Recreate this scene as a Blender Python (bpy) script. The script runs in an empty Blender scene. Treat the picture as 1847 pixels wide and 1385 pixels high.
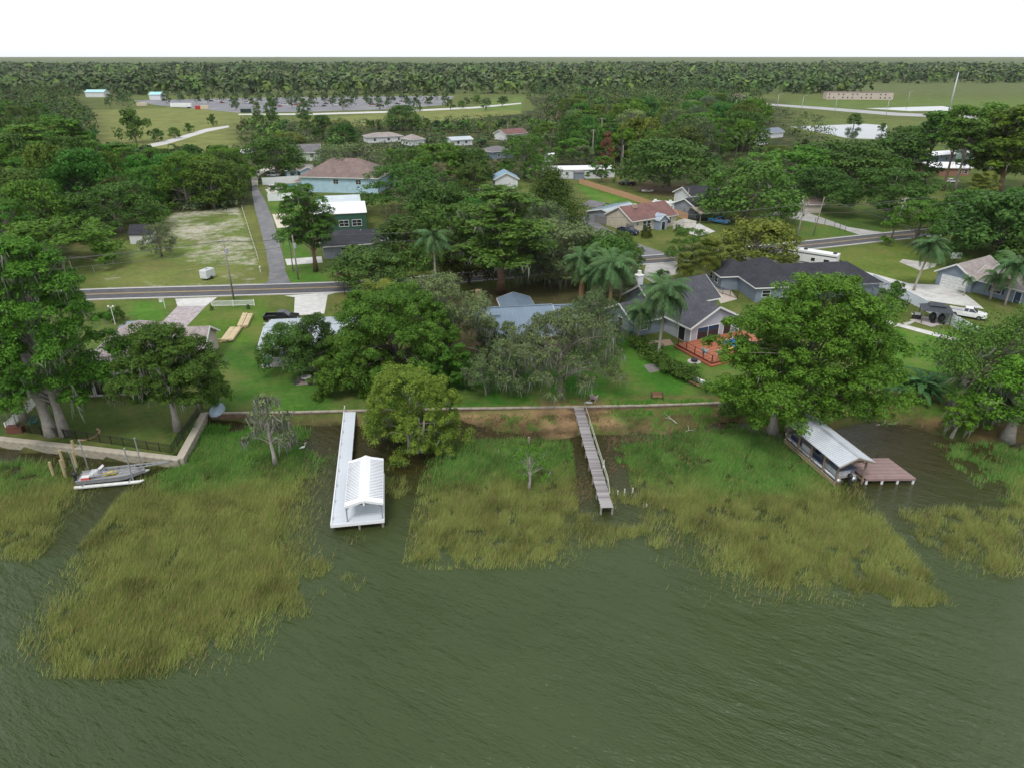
import bpy, bmesh, math, random
import numpy as np
from mathutils import Vector, Matrix
S = bpy.context.scene
COL = S.collection
R = math.radians
# ------------------------------------------------------------------ camera, sky, sun, exposure
CAM_H, PITCH, FOC = 43.0, R(25.5), 1250.0
cam = bpy.data.objects.new('camera', bpy.data.cameras.new('camera')); COL.objects.link(cam)
cam.location = (0, 0, CAM_H); cam.rotation_euler = (math.pi/2-PITCH, 0, 0)
cam.data.sensor_width = 36; cam.data.lens = FOC/1847*36
cam.data.clip_start = .5; cam.data.clip_end = 20000
S.camera = cam
W = bpy.data.worlds.new('World'); S.world = W; W.use_nodes = True
nt = W.node_tree; nt.nodes.clear()
sky = nt.nodes.new('ShaderNodeTexSky'); sky.sky_type = 'NISHITA'; sky.sun_disc = False
SUN_EL, SUN_AZ = R(58), R(200)
sky.sun_elevation = SUN_EL; sky.sun_rotation = SUN_AZ
mixn = nt.nodes.new('ShaderNodeMix'); mixn.data_type = 'RGBA'; mixn.inputs[0].default_value = .86
nt.links.new(sky.outputs[0], mixn.inputs[6])
mixn.inputs[7].default_value = (8.6, 8.9, 9.3, 1)     # even cloud layer over the clear sky
bg = nt.nodes.new('ShaderNodeBackground'); bg.inputs[1].default_value = .098
nt.links.new(mixn.outputs[2], bg.inputs[0])
wo = nt.nodes.new('ShaderNodeOutputWorld'); nt.links.new(bg.outputs[0], wo.inputs[0])
sun = bpy.data.objects.new('sun', bpy.data.lights.new('sun', 'SUN')); COL.objects.link(sun)
sun.data.energy = 1.5; sun.data.angle = R(16); sun.data.color = (1, .97, .92)
sun.rotation_euler = (math.pi/2-SUN_EL, 0, math.pi-SUN_AZ)
S.view_settings.view_transform = 'Standard'; S.view_settings.look = 'None'
S.view_settings.exposure = .50; S.view_settings.gamma = 1; S.view_settings.use_curve_mapping = False
try:
    S.cycles.max_bounces = 6; S.cycles.diffuse_bounces = 3; S.cycles.transparent_max_bounces = 6
    S.cycles.use_denoising = True
except Exception: pass
rng = np.random.default_rng(7); random.seed(7)
LZ = 1.0                                               # height of the lots above the lake
cp, sp = math.cos(PITCH), math.sin(PITCH)
def P(px, py, z=LZ):
    """place on the level z that a surveyed bearing (px, py) of the photograph meets"""
    u, v = (px-923.5)/FOC, (692.5-py)/FOC
    dy, dz = cp+v*sp, -sp+v*cp
    t = (z-CAM_H)/dz
    return (u*t, dy*t)
def P3(px, py, z=LZ):
    x, y = P(px, py, z); return Vector((x, y, z))
def PV(px, py, z=LZ):
    u, v = (px-923.5)/FOC, (692.5-py)/FOC
    t = (z-CAM_H)/(-sp+v*cp)
    return u*t, (cp+v*sp)*t
def to_px(x, y, z):
    d = y*cp-(z-CAM_H)*sp
    return 923.5+FOC*x/d, 692.5-FOC*(y*sp+(z-CAM_H)*cp)/d
def H(bx, by, ty, z0=LZ):
    """height of a thing whose foot is at (bx, by) and whose top shows at row ty"""
    x, y = P(bx, by, z0)
    v = (692.5-ty)/FOC
    return CAM_H+(-sp+v*cp)/(cp+v*sp)*y-z0
def W_(bx, by, w, z0=LZ):
    x, y = P(bx, by, z0); return w*(y*cp-(z0-CAM_H)*sp)/FOC
# ------------------------------------------------------------------ object helpers
def tag(o, label=None, cat=None, group=None, kind=None):
    if label: o['label'] = label
    if cat: o['category'] = cat
    if group: o['group'] = group
    if kind: o['kind'] = kind
    return o
def empty(name, loc=(0,0,0), rz=0, label=None, cat=None, group=None, parent=None):
    o = bpy.data.objects.new(name, None); COL.objects.link(o); o.location = loc; o.rotation_euler = (0,0,rz)
    o.empty_display_size = .3
    if parent: o.parent = parent
    return tag(o, label, cat, group)
def link(name, me, parent=None, loc=(0,0,0), rz=0):
    o = bpy.data.objects.new(name, me); COL.objects.link(o)
    if parent: o.parent = parent
    o.location = loc; o.rotation_euler = (0,0,rz)
    return o
def copy_tree(o, parent=None):
    c = o.copy(); COL.objects.link(c); c.parent = parent
    for ch in KIDS.get(o.name, []) or [k for k in o.children]:
        copy_tree(ch, c)
    return c
KIDS = {}
class MB:
    def __init__(s): s.v = []; s.f = []
    def add(s, vs, fs):
        n = len(s.v); s.v += [tuple(p) for p in vs]; s.f += [tuple(i+n for i in f) for f in fs]; return s
    def box(s, x0, y0, z0, x1, y1, z1):
        return s.add([(x0,y0,z0),(x1,y0,z0),(x1,y1,z0),(x0,y1,z0),(x0,y0,z1),(x1,y0,z1),(x1,y1,z1),(x0,y1,z1)],
                     [(0,3,2,1),(4,5,6,7),(0,1,5,4),(1,2,6,5),(2,3,7,6),(3,0,4,7)])
    def bar(s, a, b, w, h=None, up=(0,0,1)):
        a, b = Vector(a), Vector(b); h = h or w
        d = (b-a).normalized(); u = Vector(up)
        if abs(d.dot(u)) > .98: u = Vector((1,0,0))
        r = d.cross(u).normalized(); q = r.cross(d).normalized()
        vs = [p+r*sx*w/2+q*sz*h/2 for p in (a,b) for sx, sz in ((-1,-1),(1,-1),(1,1),(-1,1))]
        return s.add(vs, [(0,1,2,3),(7,6,5,4),(0,4,5,1),(1,5,6,2),(2,6,7,3),(3,7,4,0)])
    def tube(s, pts, rad, n=6, cap=True):
        pts = [Vector(p) for p in pts]; rings = []
        if not hasattr(rad, '__len__'): rad = [rad]*len(pts)
        for i, p in enumerate(pts):
            d = (pts[min(i+1,len(pts)-1)]-pts[max(i-1,0)])
            d = d.normalized() if d.length > 1e-9 else Vector((0,0,1))
            u = Vector((1,0,0)) if abs(d.x) < .8 else Vector((0,1,0))
            r = d.cross(u).normalized(); q = d.cross(r)
            rings.append([p+(r*math.cos(2*math.pi*k/n)+q*math.sin(2*math.pi*k/n))*rad[i] for k in range(n)])
        vs = [p for r_ in rings for p in r_]; fs = []
        for i in range(len(pts)-1):
            for k in range(n):
                a, b = i*n+k, i*n+(k+1) % n
                fs.append((a, b, b+n, a+n))
        if cap: fs.append(tuple(range(n))[::-1]); fs.append(tuple(range((len(pts)-1)*n, len(pts)*n)))
        return s.add(vs, fs)
    def prism(s, poly, axis, a, b):
        """extrude a 2-D outline (u, z) along x ('x') or y ('y'), or (x, y) along z ('z')"""
        n = len(poly)
        def m(p, t): return (t,p[0],p[1]) if axis=='x' else (p[0],t,p[1]) if axis=='y' else (p[0],p[1],t)
        vs = [m(p,a) for p in poly]+[m(p,b) for p in poly]
        fs = [tuple(range(n))[::-1], tuple(range(n,2*n))]+[(i,(i+1)%n,(i+1)%n+n,i+n) for i in range(n)]
        return s.add(vs, fs)
    def ball(s, c, r, n=8, m=5):
        r = r if hasattr(r,'__len__') else (r,r,r)
        vs = [(c[0],c[1],c[2]-r[2])]; fs = []
        for i in range(1, m):
            t = -math.pi/2+math.pi*i/m
            for k in range(n):
                a = 2*math.pi*k/n; vs.append((c[0]+r[0]*math.cos(t)*math.cos(a), c[1]+r[1]*math.cos(t)*math.sin(a), c[2]+r[2]*math.sin(t)))
        vs.append((c[0],c[1],c[2]+r[2])); L = len(vs)-1
        for k in range(n):
            fs.append((0, 1+(k+1)%n, 1+k)); fs.append((L, L-n+k, L-n+(k+1)%n))
            for i in range(m-2):
                a, b = 1+i*n+k, 1+i*n+(k+1)%n; fs.append((a,b,b+n,a+n))
        return s.add(vs, fs)
    def mesh(s, name, mat, smooth=False, bevel=0):
        me = bpy.data.meshes.new(name); me.from_pydata(s.v, [], s.f)
        bm = bmesh.new(); bm.from_mesh(me)
        bmesh.ops.recalc_face_normals(bm, faces=bm.faces)
        if bevel: bmesh.ops.bevel(bm, geom=bm.edges[:], offset=bevel, segments=2, affect='EDGES', profile=.6)
        bm.to_mesh(me); bm.free()
        if mat: me.materials.append(mat)
        if smooth: me.polygons.foreach_set('use_smooth', [True]*len(me.polygons))
        return me
    def build(s, name, mat, parent=None, loc=(0,0,0), rz=0, smooth=False, bevel=0):
        return link(name, s.mesh(name, mat, smooth, bevel), parent, loc, rz)
def np_mesh(name, verts, faces, mat, attrs=None, smooth=False):
    """faces: (n,k) int array of equal-sided faces"""
    me = bpy.data.meshes.new(name); n, k = faces.shape
    me.vertices.add(len(verts)); me.vertices.foreach_set('co', np.ascontiguousarray(verts, dtype=np.float32).ravel())
    me.loops.add(n*k); me.loops.foreach_set('vertex_index', np.ascontiguousarray(faces, dtype=np.int32).ravel())
    me.polygons.add(n); me.polygons.foreach_set('loop_start', np.arange(0, n*k, k, dtype=np.int32))
    me.polygons.foreach_set('loop_total', np.full(n, k, dtype=np.int32))
    for nm, (typ, arr) in (attrs or {}).items():
        a = me.attributes.new(nm, typ, 'POINT')
        a.data.foreach_set('color' if 'COLOR' in typ else 'value', np.ascontiguousarray(arr, dtype=np.float32).ravel())
    if smooth: me.polygons.foreach_set('use_smooth', [True]*n)
    me.update(calc_edges=True); me.validate()
    if mat: me.materials.append(mat)
    return me
# ------------------------------------------------------------------ materials
def new_mat(name):
    m = bpy.data.materials.new(name); m.use_nodes = True
    n = m.node_tree.nodes; b = n['Principled BSDF']
    return m, m.node_tree, b
def N(nt, t, **kw):
    n = nt.nodes.new(t)
    for k, v in kw.items(): setattr(n, k, v)
    return n
def noise(nt, scale, detail=4, rough=.55, coord=None, stretch=None, rot=None):
    tc = N(nt, 'ShaderNodeTexCoord'); out = tc.outputs[coord or 'Object']
    if stretch or rot:
        mp = N(nt, 'ShaderNodeMapping'); nt.links.new(out, mp.inputs[0]); out = mp.outputs[0]
        if rot:
            mp.inputs['Rotation'].default_value = rot
            if stretch: m2 = N(nt, 'ShaderNodeMapping'); nt.links.new(out, m2.inputs[0]); m2.inputs['Scale'].default_value = stretch; out = m2.outputs[0]
        elif stretch: mp.inputs['Scale'].default_value = stretch
    t = N(nt, 'ShaderNodeTexNoise'); nt.links.new(out, t.inputs['Vector'])
    t.inputs['Scale'].default_value = scale; t.inputs['Detail'].default_value = detail; t.inputs['Roughness'].default_value = rough
    return t
def ramp(nt, inp, a, b):
    r = N(nt, 'ShaderNodeMapRange'); r.inputs['From Min'].default_value = a; r.inputs['From Max'].default_value = b
    nt.links.new(inp, r.inputs[0]); return r.outputs[0]
def mixc(nt, fac, a, b, mode='MIX'):
    m = N(nt, 'ShaderNodeMix', data_type='RGBA', blend_type=mode)
    for i, x in ((0,fac),(6,a),(7,b)):
        if isinstance(x, (int,float)): m.inputs[i].default_value = x
        elif isinstance(x, tuple): m.inputs[i].default_value = (*x[:3], 1)
        else: nt.links.new(x, m.inputs[i])
    return m.outputs[2]
MATS = {}
def mat(col, rough=.7, metal=0, var=.25, scale=2, bump=0, bscale=20, spec=.4, stain=None, stretch=None, name=None):
    key = (tuple(col), rough, metal, var, scale, bump, bscale, spec, stain, stretch)
    if key in MATS: return MATS[key]
    m, t, b = new_mat(name or 'surface')
    b.inputs['Roughness'].default_value = rough; b.inputs['Metallic'].default_value = metal
    b.inputs['Specular IOR Level'].default_value = spec
    n1 = noise(t, scale, 6, .6, stretch=stretch); f = ramp(t, n1.outputs[0], .3, .7)
    c = mixc(t, f, tuple(x*(1-var) for x in col), tuple(min(1,x*(1+var*.6)) for x in col))
    if stain:
        n2 = noise(t, stain[1], 5, .65); c = mixc(t, ramp(t, n2.outputs[0], .5, .72), c, stain[0])
    t.links.new(c, b.inputs['Base Color'])
    if bump:
        n3 = noise(t, bscale, 3); bp = N(t, 'ShaderNodeBump'); bp.inputs['Strength'].default_value = bump; bp.inputs['Distance'].default_value = .03
        t.links.new(n3.outputs[0], bp.inputs['Height']); t.links.new(bp.outputs[0], b.inputs['Normal'])
    MATS[key] = m; return m
def leaf_mat(name, lo, hi, trans=.25):
    m, t, b = new_mat(name)
    at = N(t, 'ShaderNodeAttribute', attribute_name='v')
    oi = N(t, 'ShaderNodeObjectInfo')
    c = mixc(t, at.outputs['Fac'], lo, hi)
    hsv = N(t, 'ShaderNodeHueSaturation')
    mr = N(t, 'ShaderNodeMapRange'); mr.inputs['To Min'].default_value = .486; mr.inputs['To Max'].default_value = .512
    t.links.new(oi.outputs['Random'], mr.inputs[0]); t.links.new(mr.outputs[0], hsv.inputs['Hue'])
    mr2 = N(t, 'ShaderNodeMapRange'); mr2.inputs['To Min'].default_value = .82; mr2.inputs['To Max'].default_value = 1.15
    mm = N(t, 'ShaderNodeMath', operation='FRACT'); mm2 = N(t, 'ShaderNodeMath', operation='MULTIPLY'); mm2.inputs[1].default_value = 7.31
    t.links.new(oi.outputs['Random'], mm2.inputs[0]); t.links.new(mm2.outputs[0], mm.inputs[0]); t.links.new(mm.outputs[0], mr2.inputs[0])
    t.links.new(mr2.outputs[0], hsv.inputs['Value'])
    c2 = mixc(t, 1., c, oi.outputs['Color'], 'MULTIPLY')
    t.links.new(c2, hsv.inputs['Color'])
    b.inputs['Roughness'].default_value = .55; b.inputs['Specular IOR Level'].default_value = .10
    t.links.new(hsv.outputs[0], b.inputs['Base Color'])
    tr = N(t, 'ShaderNodeBsdfTranslucent'); t.links.new(hsv.outputs[0], tr.inputs[0])
    mx = N(t, 'ShaderNodeMixShader'); mx.inputs[0].default_value = trans
    t.links.new(b.outputs[0], mx.inputs[1]); t.links.new(tr.outputs[0], mx.inputs[2])
    t.links.new(mx.outputs[0], t.nodes['Material Output'].inputs[0])
    return m
# simple numpy value noise
_T = rng.random((256,256))
def vnoise(x, y, s):
    x = np.asarray(x)/s+1000.; y = np.asarray(y)/s+1000.
    xi, yi = np.floor(x).astype(int), np.floor(y).astype(int); fx, fy = x-xi, y-yi
    fx, fy = fx*fx*(3-2*fx), fy*fy*(3-2*fy); g = lambda a,b: _T[a%256, b%256]
    return (g(xi,yi)*(1-fx)+g(xi+1,yi)*fx)*(1-fy)+(g(xi,yi+1)*(1-fx)+g(xi+1,yi+1)*fx)*fy
def fbm(x, y, s): return vnoise(x,y,s)*.5+vnoise(x,y,s/2.1)*.28+vnoise(x,y,s/4.3)*.22
def inpoly(px, py, poly):
    ins = np.zeros(px.shape, bool); n = len(poly)
    for i in range(n):
        x0,y0 = poly[i]; x1,y1 = poly[(i+1)%n]
        if y0 == y1: continue
        c = ((y0 > py) != (y1 > py)) & (px < (x1-x0)*(py-y0)/(y1-y0)+x0)
        ins ^= c
    return ins
def wpoly(poly, z=LZ): return [P(a,b,z) for a,b in poly]
# ------------------------------------------------------------------ terrain
LOTF = [P(-700,700), P(-60,785), P(318,826)]          # lake wall in front of the left lot
SIDE_X = -39.3
BACKW = [P(368,745), P(500,744), P(625,741), P(820,737), P(1030,734), P(1200,730), P(1345,725)]
BANKR = [P(1345,725), P(1450,742), P(1575,735), P(1640,740), P(1720,748), P(1850,752), P(2600,760)]
WATER_L = [P(368,752,0), P(480,765,0), P(560,768,0), P(625,766,0), P(700,768,0), P(830,758,0), P(900,778,0), P(1000,792,0), P(1060,786,0),
           P(1200,782,0), P(1300,764,0), P(1345,765,0), P(1450,792,0), P(1570,757,0), P(1640,766,0), P(1710,792,0), P(1780,800,0), P(1850,800,0), P(2600,820,0)]
def pl(x, pts):
    pts = sorted(pts); return np.interp(x, [p[0] for p in pts], [p[1] for p in pts])
def ground_z(X, Y):
    X = np.asarray(X, float); Y = np.asarray(Y, float)
    yw = np.where(X < SIDE_X, pl(X, LOTF), np.where(X < BACKW[-1][0], pl(X, BACKW), pl(X, BANKR)))
    yl = np.where(X < SIDE_X, yw-.3, pl(X, WATER_L))
    d = yw-Y; w = np.maximum(yw-yl, .4)
    top = np.where(X < SIDE_X, -.6, np.where(X < BACKW[-1][0], .38, 1.0))
    bank = top*(1-np.clip(d/w,0,1)**.8)
    under = -.06*(Y-yl)*-1
    z = np.where(d <= 0, LZ, np.where(Y > yl, bank, -.04-.07*(yl-Y)))
    z = np.where((d > 0) & (X > SIDE_X), z+(fbm(X,Y,1.6)-.5)*.22, z)
    return np.maximum(z, -2.5)
GRASS=(.070,.172,.024); LUSH=(.040,.135,.016); DRY=(.125,.145,.045); OLIVE=(.085,.120,.032); SHADE=(.038,.085,.022)
MUD=(.15,.105,.065); DIRT=(.17,.12,.075); DARKMUD=(.045,.038,.022); STRAW=(.30,.205,.125); FIELD=(.155,.185,.06); MARSH=(.045,.11,.02)
WOODS=(.03,.045,.016); LITTER=(.085,.085,.04); CONC=(.5,.48,.44)
ZONES = [ # (outline, colour, sand amount, edge wobble) later ones lie over earlier ones
 ([(-3000,1500),(-3000,160),(5000,160),(5000,1500)], OLIVE, 0, 0),
 ([(-9000,172),(-9000,50),(9000,50),(9000,172)], (.085,.12,.045), 0, 0),
 ([(-600,480),(-600,185),(150,185),(190,250),(280,275),(455,300),(460,385),(300,400),(120,470)], WOODS, 0, 4),
 ([(160,200),(430,190),(445,250),(400,300),(180,270)], FIELD, .1, 3),
 ([(430,225),(960,200),(1180,250),(1240,330),(1100,310),(700,330),(440,330)], WOODS, 0, 4),
 ([(560,215),(760,200),(940,188),(940,206),(760,224),(560,232)], FIELD, .08, 2),
 ([(880,180),(945,176),(940,200),(850,200)], (.1,.17,.04), 0, 1),
 ([(950,176),(1400,180),(1480,260),(1500,330),(1430,380),(1240,345),(1050,300)], WOODS, 0, 4),
 ([(1420,182),(2400,172),(2400,205),(1420,196)], (.09,.15,.035), 0, 1),
 ([(1430,214),(2400,222),(2400,250),(1430,240)], (.10,.14,.04), 0, 1),
 ([(1480,300),(1700,250),(1847,330),(2100,420),(2000,520),(1700,480),(1500,400)], (.075,.12,.03), .05, 3),
 ([(195,525),(165,470),(230,430),(310,385),(455,372),(470,440),(492,518)], (.115,.168,.045), .40, 2),
 ([(225,470),(200,525),(490,518),(480,480)], (.13,.165,.05), .28, 2),
 ([(480,345),(560,330),(540,440),(600,515),(520,515)], GRASS, .03, 1),
 ([(430,372),(455,372),(512,515),(480,520),(455,440)], DRY, .15, 1),
 ([(1040,335),(1075,335),(1235,385),(1150,400),(1090,380)], GRASS, .12, 1.5),
 ([(1085,320),(1240,335),(1320,380),(1180,352)], (.14,.12,.065), .2, 2),
 ([(1060,385),(1150,415),(1255,400),(1320,430),(1190,465),(1130,440)], (.10,.135,.035), .08, 2),
 ([(1370,395),(1480,375),(1640,390),(1600,430),(1430,440)], (.07,.13,.028), 0, 2),
 ([(1470,455),(1600,436),(1700,460),(1690,480),(1720,510),(1620,510)], (.10,.15,.03), 0, 2),
 ([(1620,370),(1760,355),(1847,380),(1847,340),(1700,340)], (.10,.14,.035), .04, 2),
 ([(1560,590),(1847,600),(1847,700),(1560,720)], (.065,.17,.02), 0, 1),
 ([(-80,540),(-80,800),(345,835),(370,745),(230,560)], (.075,.12,.03), 0, 2),
 ([(230,546),(310,542),(288,585),(240,590)], GRASS, 0, 1),
 ([(375,548),(480,540),(500,600),(470,665),(400,665),(330,600)], (.085,.165,.025), .02, 2),
 ([(400,620),(480,620),(480,660),(680,690),(690,742),(370,745),(390,690)], (.06,.145,.025), 0, 2),
 ([(590,530),(780,530),(720,600),(600,580)], DRY, .05, 2),
 ([(780,530),(1010,510),(1120,560),(1100,600),(800,640)], (.10,.09,.05), .03, 3),
 ([(900,525),(1010,505),(1110,530),(1080,570),(960,560)], LITTER, .05, 3),
 ([(690,660),(860,640),(1020,630),(1100,600),(1345,700),(1345,726),(820,738),(680,742)], (.036,.125,.016), 0, 2),
 ([(1020,650),(1110,610),(1240,690),(1290,725),(1060,733)], (.055,.165,.022), 0, 3),
 ([(1110,600),(1330,640),(1360,730),(1280,700)], (.062,.170,.022), 0, 2),
 ([(960,722),(1345,710),(1345,729),(960,738)], (.14,.13,.05), .05, 3),
 ([(1560,700),(1850,735),(1850,810),(1700,800),(1560,762),(1340,775),(1340,728)], (.19,.125,.07), 0, 3),
 ([(368,746),(625,741),(625,790),(560,770),(335,840)], MARSH, 0, 3),
 ([(360,750),(480,748),(420,790),(350,800)], (.07,.12,.03), 0, 2),
 ([(490,746),(640,743),(640,775),(520,770)], (.11,.085,.045), 0, 2),
 ([(640,741),(1345,726),(1345,790),(640,800)], STRAW, .12, 3),
 ([(860,745),(960,742),(960,770),(880,775)], (.17,.12,.07), .1, 2),
 ([(1085,742),(1290,732),(1290,752),(1140,756)], (.05,.14,.02), 0, 3),
 ([(1560,705),(1850,735),(1850,760),(1560,745)], (.06,.13,.02), 0, 2),
]
xs = np.concatenate([-np.geomspace(6000,96,70)[:-1], np.arange(-96,96.1,1.0), np.geomspace(96,6000,70)[1:]])
ys = np.concatenate([np.arange(48,60,2), np.arange(60,250,1.0), np.arange(250,700,4), np.geomspace(700,9000,50)])
X, Y = np.meshgrid(xs, ys); Z = ground_z(X, Y)
Z = Z+np.clip((Y-1500)/6000,0,1)*0
px_, py_ = to_px(X, Y, LZ)
nz1 = (fbm(X,Y,9)-.5); nz2 = (fbm(X+77,Y-31,9)-.5)
colr = np.zeros(X.shape+(4,)); colr[...,3] = 1; sand = np.zeros(X.shape)
wsc = np.clip(FOC/np.maximum(Y,30)*.55,1,9)
for poly, c, s_, wob in ZONES:
    m = inpoly(px_+nz1*wob*wsc, py_+nz2*wob*wsc*.4, poly)
    colr[m,:3] = c; sand[m] = s_*(.45+1.1*vnoise(X,Y,14))[m]
gb = (fbm(X*1.0,Y*1.6,3.2) > .56) & (Y < 96) & (X > -20) & (X < 75) & (Z < .6) & (Z > .02)
colr[gb,:3] = (.06,.12,.022)
db = (fbm(X+40,Y*1.4,2.6) > .60) & (Y < 96) & (X > -20) & (X < 75) & (Z < .35) & (Z > .0)
colr[db,:3] = (.05,.04,.022)
# dark wet ground close to and under the lake
yl_ = np.where(X < SIDE_X, 0, pl(X, WATER_L))
wet = (Z < .05) & (Y < 95)
colr[wet,:3] = (.035,.035,.018); sand[wet] = 0
# soften
for _ in range(1):
    colr[1:-1,1:-1] = (colr[1:-1,1:-1]*2+colr[:-2,1:-1]+colr[2:,1:-1]+colr[1:-1,:-2]+colr[1:-1,2:])/6
ny, nx = X.shape
idx = np.arange(nx*ny).reshape(ny,nx)
F = np.stack([idx[:-1,:-1],idx[:-1,1:],idx[1:,1:],idx[1:,:-1]],-1).reshape(-1,4)
GM, t, b = new_mat('ground')
at = N(t,'ShaderNodeAttribute',attribute_name='col'); sa = N(t,'ShaderNodeAttribute',attribute_name='sand')
n1 = noise(t,.09,6,.6); n2 = noise(t,1.3,6,.65); n3 = noise(t,.35,8,.7); n4 = noise(t,7,4,.7)
c = mixc(t, ramp(t,n1.outputs[0],.3,.7), (.72,.74,.7), (1.25,1.2,1.1)); c = mixc(t,1.,at.outputs['Color'],c,'MULTIPLY')
c2 = mixc(t, ramp(t,n2.outputs[0],.3,.72), (.70,.76,.72), (1.3,1.18,1.2)); c = mixc(t,1.,c,c2,'MULTIPLY')
c2 = mixc(t, ramp(t,n4.outputs[0],.3,.72), (.75,.78,.72), (1.25,1.2,1.2)); c = mixc(t,1.,c,c2,'MULTIPLY')
dn = noise(t,.16,5,.6); c = mixc(t, ramp(t,dn.outputs[0],.46,.70), c, mixc(t,.55,c,(.17,.15,.055)))   # worn, drier turf
sm = N(t,'ShaderNodeMath',operation='ADD'); t.links.new(n3.outputs[0],sm.inputs[0]); t.links.new(sa.outputs['Fac'],sm.inputs[1])
sm2 = N(t,'ShaderNodeMath',operation='GREATER_THAN'); sm2.inputs[1].default_value=.0
sandf = N(t,'ShaderNodeMath',operation='MULTIPLY'); t.links.new(ramp(t,sm.outputs[0],.86,1.12),sandf.inputs[0]); t.links.new(sm2.outputs[0],sandf.inputs[1])
t.links.new(sa.outputs['Fac'],sm2.inputs[0])
sp_n = noise(t,2.5,6,.75)
c = mixc(t, sandf.outputs[0], c, mixc(t, ramp(t,sp_n.outputs[0],.4,.62),(.26,.24,.16),(.54,.50,.44)))
t.links.new(c, b.inputs['Base Color']); b.inputs['Roughness'].default_value=.95; b.inputs['Specular IOR Level'].default_value=.1
bp = N(t,'ShaderNodeBump'); bp.inputs['Strength'].default_value=.6; bp.inputs['Distance'].default_value=.12
t.links.new(n4.outputs[0],bp.inputs['Height']); t.links.new(bp.outputs[0],b.inputs['Normal'])
me = np_mesh('ground', np.stack([X,Y,Z],-1).reshape(-1,3), F, GM, {'col':('FLOAT_COLOR',colr.reshape(-1,4)),'sand':('FLOAT',sand.ravel())}, smooth=True)
tag(link('ground', me), 'lawns, sandy lots, fields and woodland floor running back from the lake', kind='structure')
# ------------------------------------------------------------------ water
WM, t, b = new_mat('lake_water')
n1 = noise(t,.05,4,.6); 
c = mixc(t, ramp(t,n1.outputs[0],.3,.7), (.035,.051,.015), (.044,.064,.021))
tc = N(t,'ShaderNodeTexCoord'); sx = N(t,'ShaderNodeSeparateXYZ'); t.links.new(tc.outputs['Object'],sx.inputs[0])
nz = noise(t,.12,4,.6); ad = N(t,'ShaderNodeMath',operation='MULTIPLY_ADD'); t.links.new(nz.outputs[0],ad.inputs[0]); ad.inputs[1].default_value=16; t.links.new(sx.outputs['Y'],ad.inputs[2])
c = mixc(t, ramp(t,ad.outputs[0],60,78), c, (.030,.026,.006)); t.links.new(c,b.inputs['Base Color'])   # brown shallows over mud
b.inputs['Roughness'].default_value=.06; b.inputs['IOR'].default_value=1.33; b.inputs['Specular IOR Level'].default_value=.5
w1 = noise(t,1.0,5,.62,stretch=(.36,1.1,1),rot=(0,0,R(30))); w2 = noise(t,.16,3,.5,stretch=(.35,1,1),rot=(0,0,R(38)))
w3 = noise(t,3.5,3,.6,stretch=(.4,1.2,1),rot=(0,0,R(20)))
wp = noise(t,.035,3,.6,stretch=(.5,1,1),rot=(0,0,R(32))); mrw = N(t,'ShaderNodeMapRange'); mrw.inputs['From Min'].default_value=.38; mrw.inputs['From Max'].default_value=.62; mrw.inputs['To Min'].default_value=.35; mrw.inputs['To Max'].default_value=1.; t.links.new(wp.outputs[0],mrw.inputs[0])
b1 = N(t,'ShaderNodeBump'); t.links.new(mrw.outputs[0],b1.inputs['Strength']); b1.inputs['Distance'].default_value=.6; t.links.new(w1.outputs[0],b1.inputs['Height'])
b2 = N(t,'ShaderNodeBump'); b2.inputs['Strength'].default_value=1; b2.inputs['Distance'].default_value=.8; t.links.new(w2.outputs[0],b2.inputs['Height']); t.links.new(b1.outputs[0],b2.inputs['Normal'])
b3 = N(t,'ShaderNodeBump'); b3.inputs['Strength'].default_value=1; b3.inputs['Distance'].default_value=.10; t.links.new(w3.outputs[0],b3.inputs['Height']); t.links.new(b2.outputs[0],b3.inputs['Normal'])
t.links.new(b3.outputs[0],b.inputs['Normal'])
mb = MB(); mb.add([(-3000,-2500,0),(3000,-2500,0),(3000,110,0),(-3000,110,0)],[(0,1,2,3)])
tag(mb.build('lake_water',WM),'dark green rippled lake along the lots',kind='structure')
SPM, t, b = new_mat('pond_water'); b.inputs['Base Color'].default_value=(.05,.06,.05,1); b.inputs['Roughness'].default_value=.05
n1 = noise(t,.8,3); bp = N(t,'ShaderNodeBump'); bp.inputs['Strength'].default_value=.3; bp.inputs['Distance'].default_value=.03
t.links.new(n1.outputs[0],bp.inputs['Height']); t.links.new(bp.outputs[0],b.inputs['Normal'])
# ------------------------------------------------------------------ flat sheets
LEV = [LZ+.012]
def sheet(name, poly, m, label, cat=None, z=None, kind='structure', world=False, parent=None):
    z = z if z is not None else LZ+.012
    pts = poly if world else wpoly(poly, LZ)
    bm = bmesh.new(); vs = [bm.verts.new((p[0],p[1],z)) for p in pts]; f = bm.faces.new(vs)
    if f.normal.z < 0: f.normal_flip()
    bmesh.ops.triangulate(bm, faces=bm.faces[:]); bmesh.ops.recalc_face_normals(bm, faces=bm.faces)
    if sum(f.normal.z for f in bm.faces) < 0: bmesh.ops.reverse_faces(bm, faces=bm.faces)
    me = bpy.data.meshes.new(name); bm.to_mesh(me); bm.free(); me.materials.append(m)
    o = link(name, me, parent); return tag(o, label, cat, kind=kind)
def spline(pts, n=8):
    out = []; q = [np.array(p[:2],float) for p in pts]; q = [2*q[0]-q[1]]+q+[2*q[-1]-q[-2]]
    for i in range(1,len(q)-2):
        for k in range(n):
            u = k/n; out.append(.5*((2*q[i])+(-q[i-1]+q[i+1])*u+(2*q[i-1]-5*q[i]+4*q[i+1]-q[i+2])*u*u+(-q[i-1]+3*q[i]-3*q[i+1]+q[i+2])*u**3))
    out.append(q[-2]); return np.array(out)
def offs(c, o):
    d = np.gradient(c, axis=0); d /= np.linalg.norm(d,axis=1)[:,None]; return c+np.stack([-d[:,1],d[:,0]],1)*o
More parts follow.
